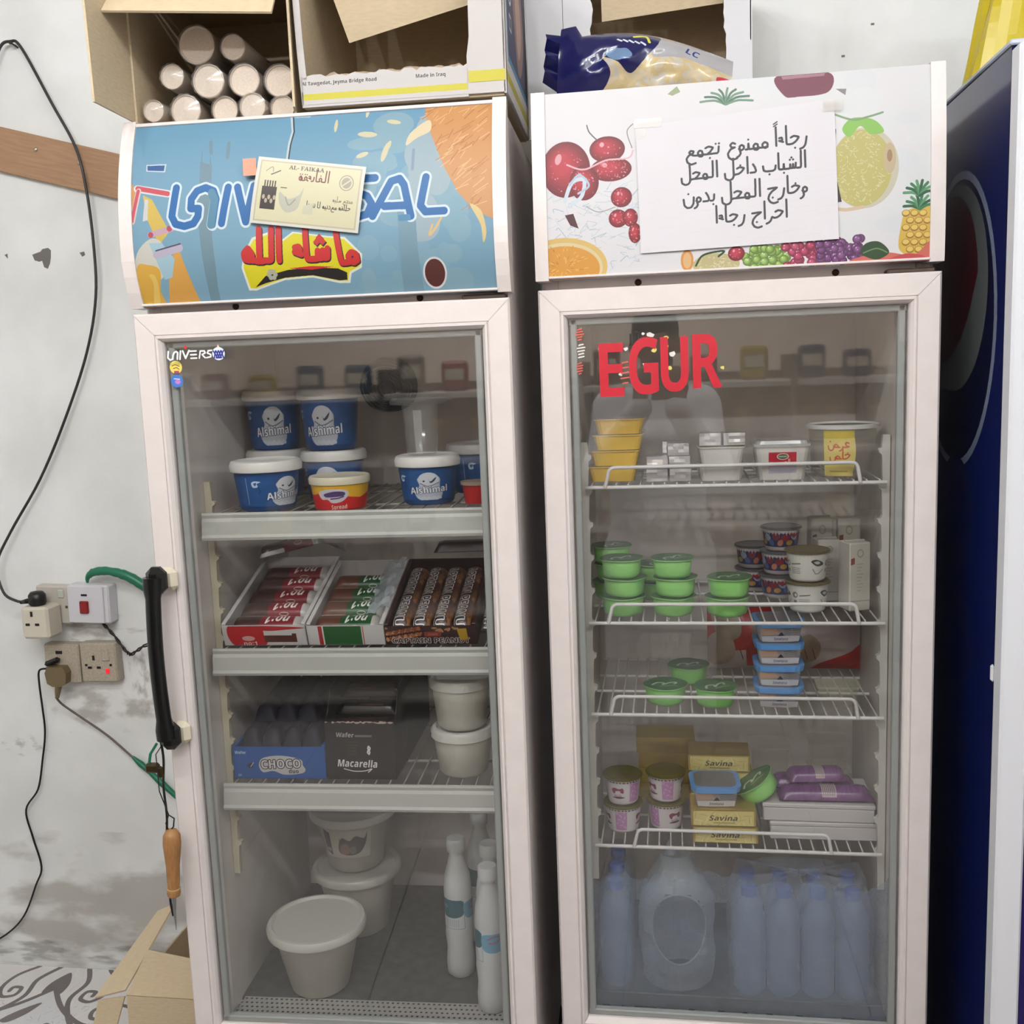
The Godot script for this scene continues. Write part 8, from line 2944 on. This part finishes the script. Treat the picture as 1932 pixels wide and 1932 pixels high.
func photographer() -> void:
	var t := thing("person", "person in a long grey robe holding up a phone, mirrored in the fridge glass", "person", "", at(0.17, 0, 2.06))
	var V := func(x: float, y: float, z: float) -> Vector3: return Vector3(x, y, z)
	var robe := [
		[V.call(-0.10, 0.12, 0.0), V.call(-0.09, 0.85, 0.0), 0.11, 0.125], [V.call(0.10, 0.12, 0.0), V.call(0.09, 0.85, 0.0), 0.11, 0.125],
		[V.call(0, 0.14, 0.0), V.call(0, 0.80, 0.0), 0.13, 0.14], [V.call(-0.05, 0.85, 0), V.call(-0.06, 1.30, 0.0), 0.125, 0.125], [V.call(0.05, 0.85, 0), V.call(0.06, 1.30, 0.0), 0.125, 0.125],
		[V.call(-0.14, 1.42, 0.01), V.call(0.14, 1.42, 0.01), 0.075, 0.075], [V.call(0, 1.40, 0.01), V.call(0, 1.50, 0.0), 0.09, 0.058],
		[V.call(0.165, 1.42, 0.01), V.call(0.205, 1.20, -0.10), 0.072, 0.062], [V.call(0.205, 1.20, -0.10), V.call(0.075, 1.43, -0.225), 0.060, 0.046],
		[V.call(-0.165, 1.42, 0.01), V.call(-0.205, 1.20, -0.10), 0.072, 0.062], [V.call(-0.205, 1.20, -0.10), V.call(-0.055, 1.43, -0.225), 0.060, 0.046]]
	part(t, "robe", nets(robe, 0.05, 0.02), grain("robe_grey", Color(0.72, 0.71, 0.73), Color(0.77, 0.76, 0.78), 0.03, Vector3(6, 1, 6), 0.8))
	var skin := mat("skin", Color(0.46, 0.30, 0.22), 0.5)
	var head := [[V.call(0, 1.50, 0.0), V.call(0, 1.58, -0.01), 0.050, 0.050], [V.call(0, 1.66, 0.012), V.call(0, 1.70, 0.012), 0.082, 0.086], [V.call(0, 1.60, -0.032), V.call(0, 1.64, -0.030), 0.045, 0.060], [V.call(0, 1.655, -0.082), V.call(0, 1.632, -0.096), 0.010, 0.015], [V.call(-0.025, 1.678, -0.066), V.call(0.025, 1.678, -0.066), 0.018, 0.018], [V.call(-0.022, 1.602, -0.066), V.call(0.022, 1.602, -0.066), 0.012, 0.012], [V.call(-0.083, 1.655, 0.015), V.call(-0.086, 1.63, 0.012), 0.017, 0.012], [V.call(0.083, 1.655, 0.015), V.call(0.086, 1.63, 0.012), 0.017, 0.012]]
	part(t, "head", nets(head, 0.018, 0.0065), skin)
	part(t, "hair", nets([[V.call(0, 1.70, 0.03), V.call(0, 1.715, 0.0), 0.088, 0.086], [V.call(0, 1.63, 0.06), V.call(0, 1.70, 0.05), 0.05, 0.07]], 0.02, 0.009), mat("hair_black", Color(0.03, 0.025, 0.022), 0.6))
	var eyes := MB.new()
	for s in [-1.0, 1.0]:
		eyes.ox = Transform3D(Basis.IDENTITY, Vector3(s * 0.031, 1.662, -0.079))
		eyes.lathe([Vector2(0, -0.008), Vector2(0.007, -0.004), Vector2(0.0085, 0), Vector2(0.007, 0.004), Vector2(0, 0.008)], 10)
	part(t, "eyes", eyes, mat("eye_dark", Color(0.06, 0.05, 0.045), 0.2))
	# hands: palm, four bent fingers and a thumb round the phone
	for s in [-1.0, 1.0]:
		var hb := []
		var wrist := Vector3(s * 0.070 + 0.01, 1.44, -0.228)
		var palm := Vector3(s * 0.066 + 0.02, 1.500, -0.236)
		hb.append([wrist, palm, 0.026, 0.028, 1.5])
		hb.append([palm, palm + Vector3(-s * 0.012, 0.03, 0.0), 0.028, 0.024, 1.5])
		for k in 4:
			var root := palm + Vector3(s * (0.016 - k * 0.004), 0.012 + k * 0.016, -0.006)
			var l: float = [0.026, 0.032, 0.034, 0.030][k]
			var m1 := root + Vector3(-s * 0.010, 0.006, -l * 0.7)
			hb.append([root, m1, 0.0085, 0.008])
			hb.append([m1, m1 + Vector3(-s * l, 0.003, -0.004), 0.008, 0.0068])
		var th := palm + Vector3(-s * 0.006, 0.0, 0.012)
		hb.append([th, th + Vector3(-s * 0.022, 0.022, 0.012), 0.0105, 0.009])
		hb.append([th + Vector3(-s * 0.022, 0.022, 0.012), th + Vector3(-s * 0.030, 0.046, 0.008), 0.009, 0.0075])
		part(t, "hand", nets(hb, 0.010, 0.004), skin)
	for s in [-1.0, 1.0]:
		var b := MB.new()
		b.ox = Transform3D(Basis.IDENTITY, Vector3(s * 0.10, 0.0, -0.05))
		b.lathe([Vector2(0, 0.0), Vector2(0.05, 0.0), Vector2(0.052, 0.02), Vector2(0.045, 0.05), Vector2(0.03, 0.075), Vector2(0.0, 0.08)], 20, 0, TAU, 2.3)
		part(t, "shoe", b, mat("shoe_brown", Color(0.12, 0.08, 0.06), 0.5))
	var ph := thing("phone", "dark phone held up in both hands, mirrored in the fridge glass", "phone", "", at(0.195, 1.535, 1.822))
	var b := MB.new()
	b.rbox(Vector3.ZERO, Vector3(0.076, 0.158, 0.009), 0.004)
	part(ph, "case", b, mat("phone_black", Color(0.02, 0.02, 0.022), 0.25))
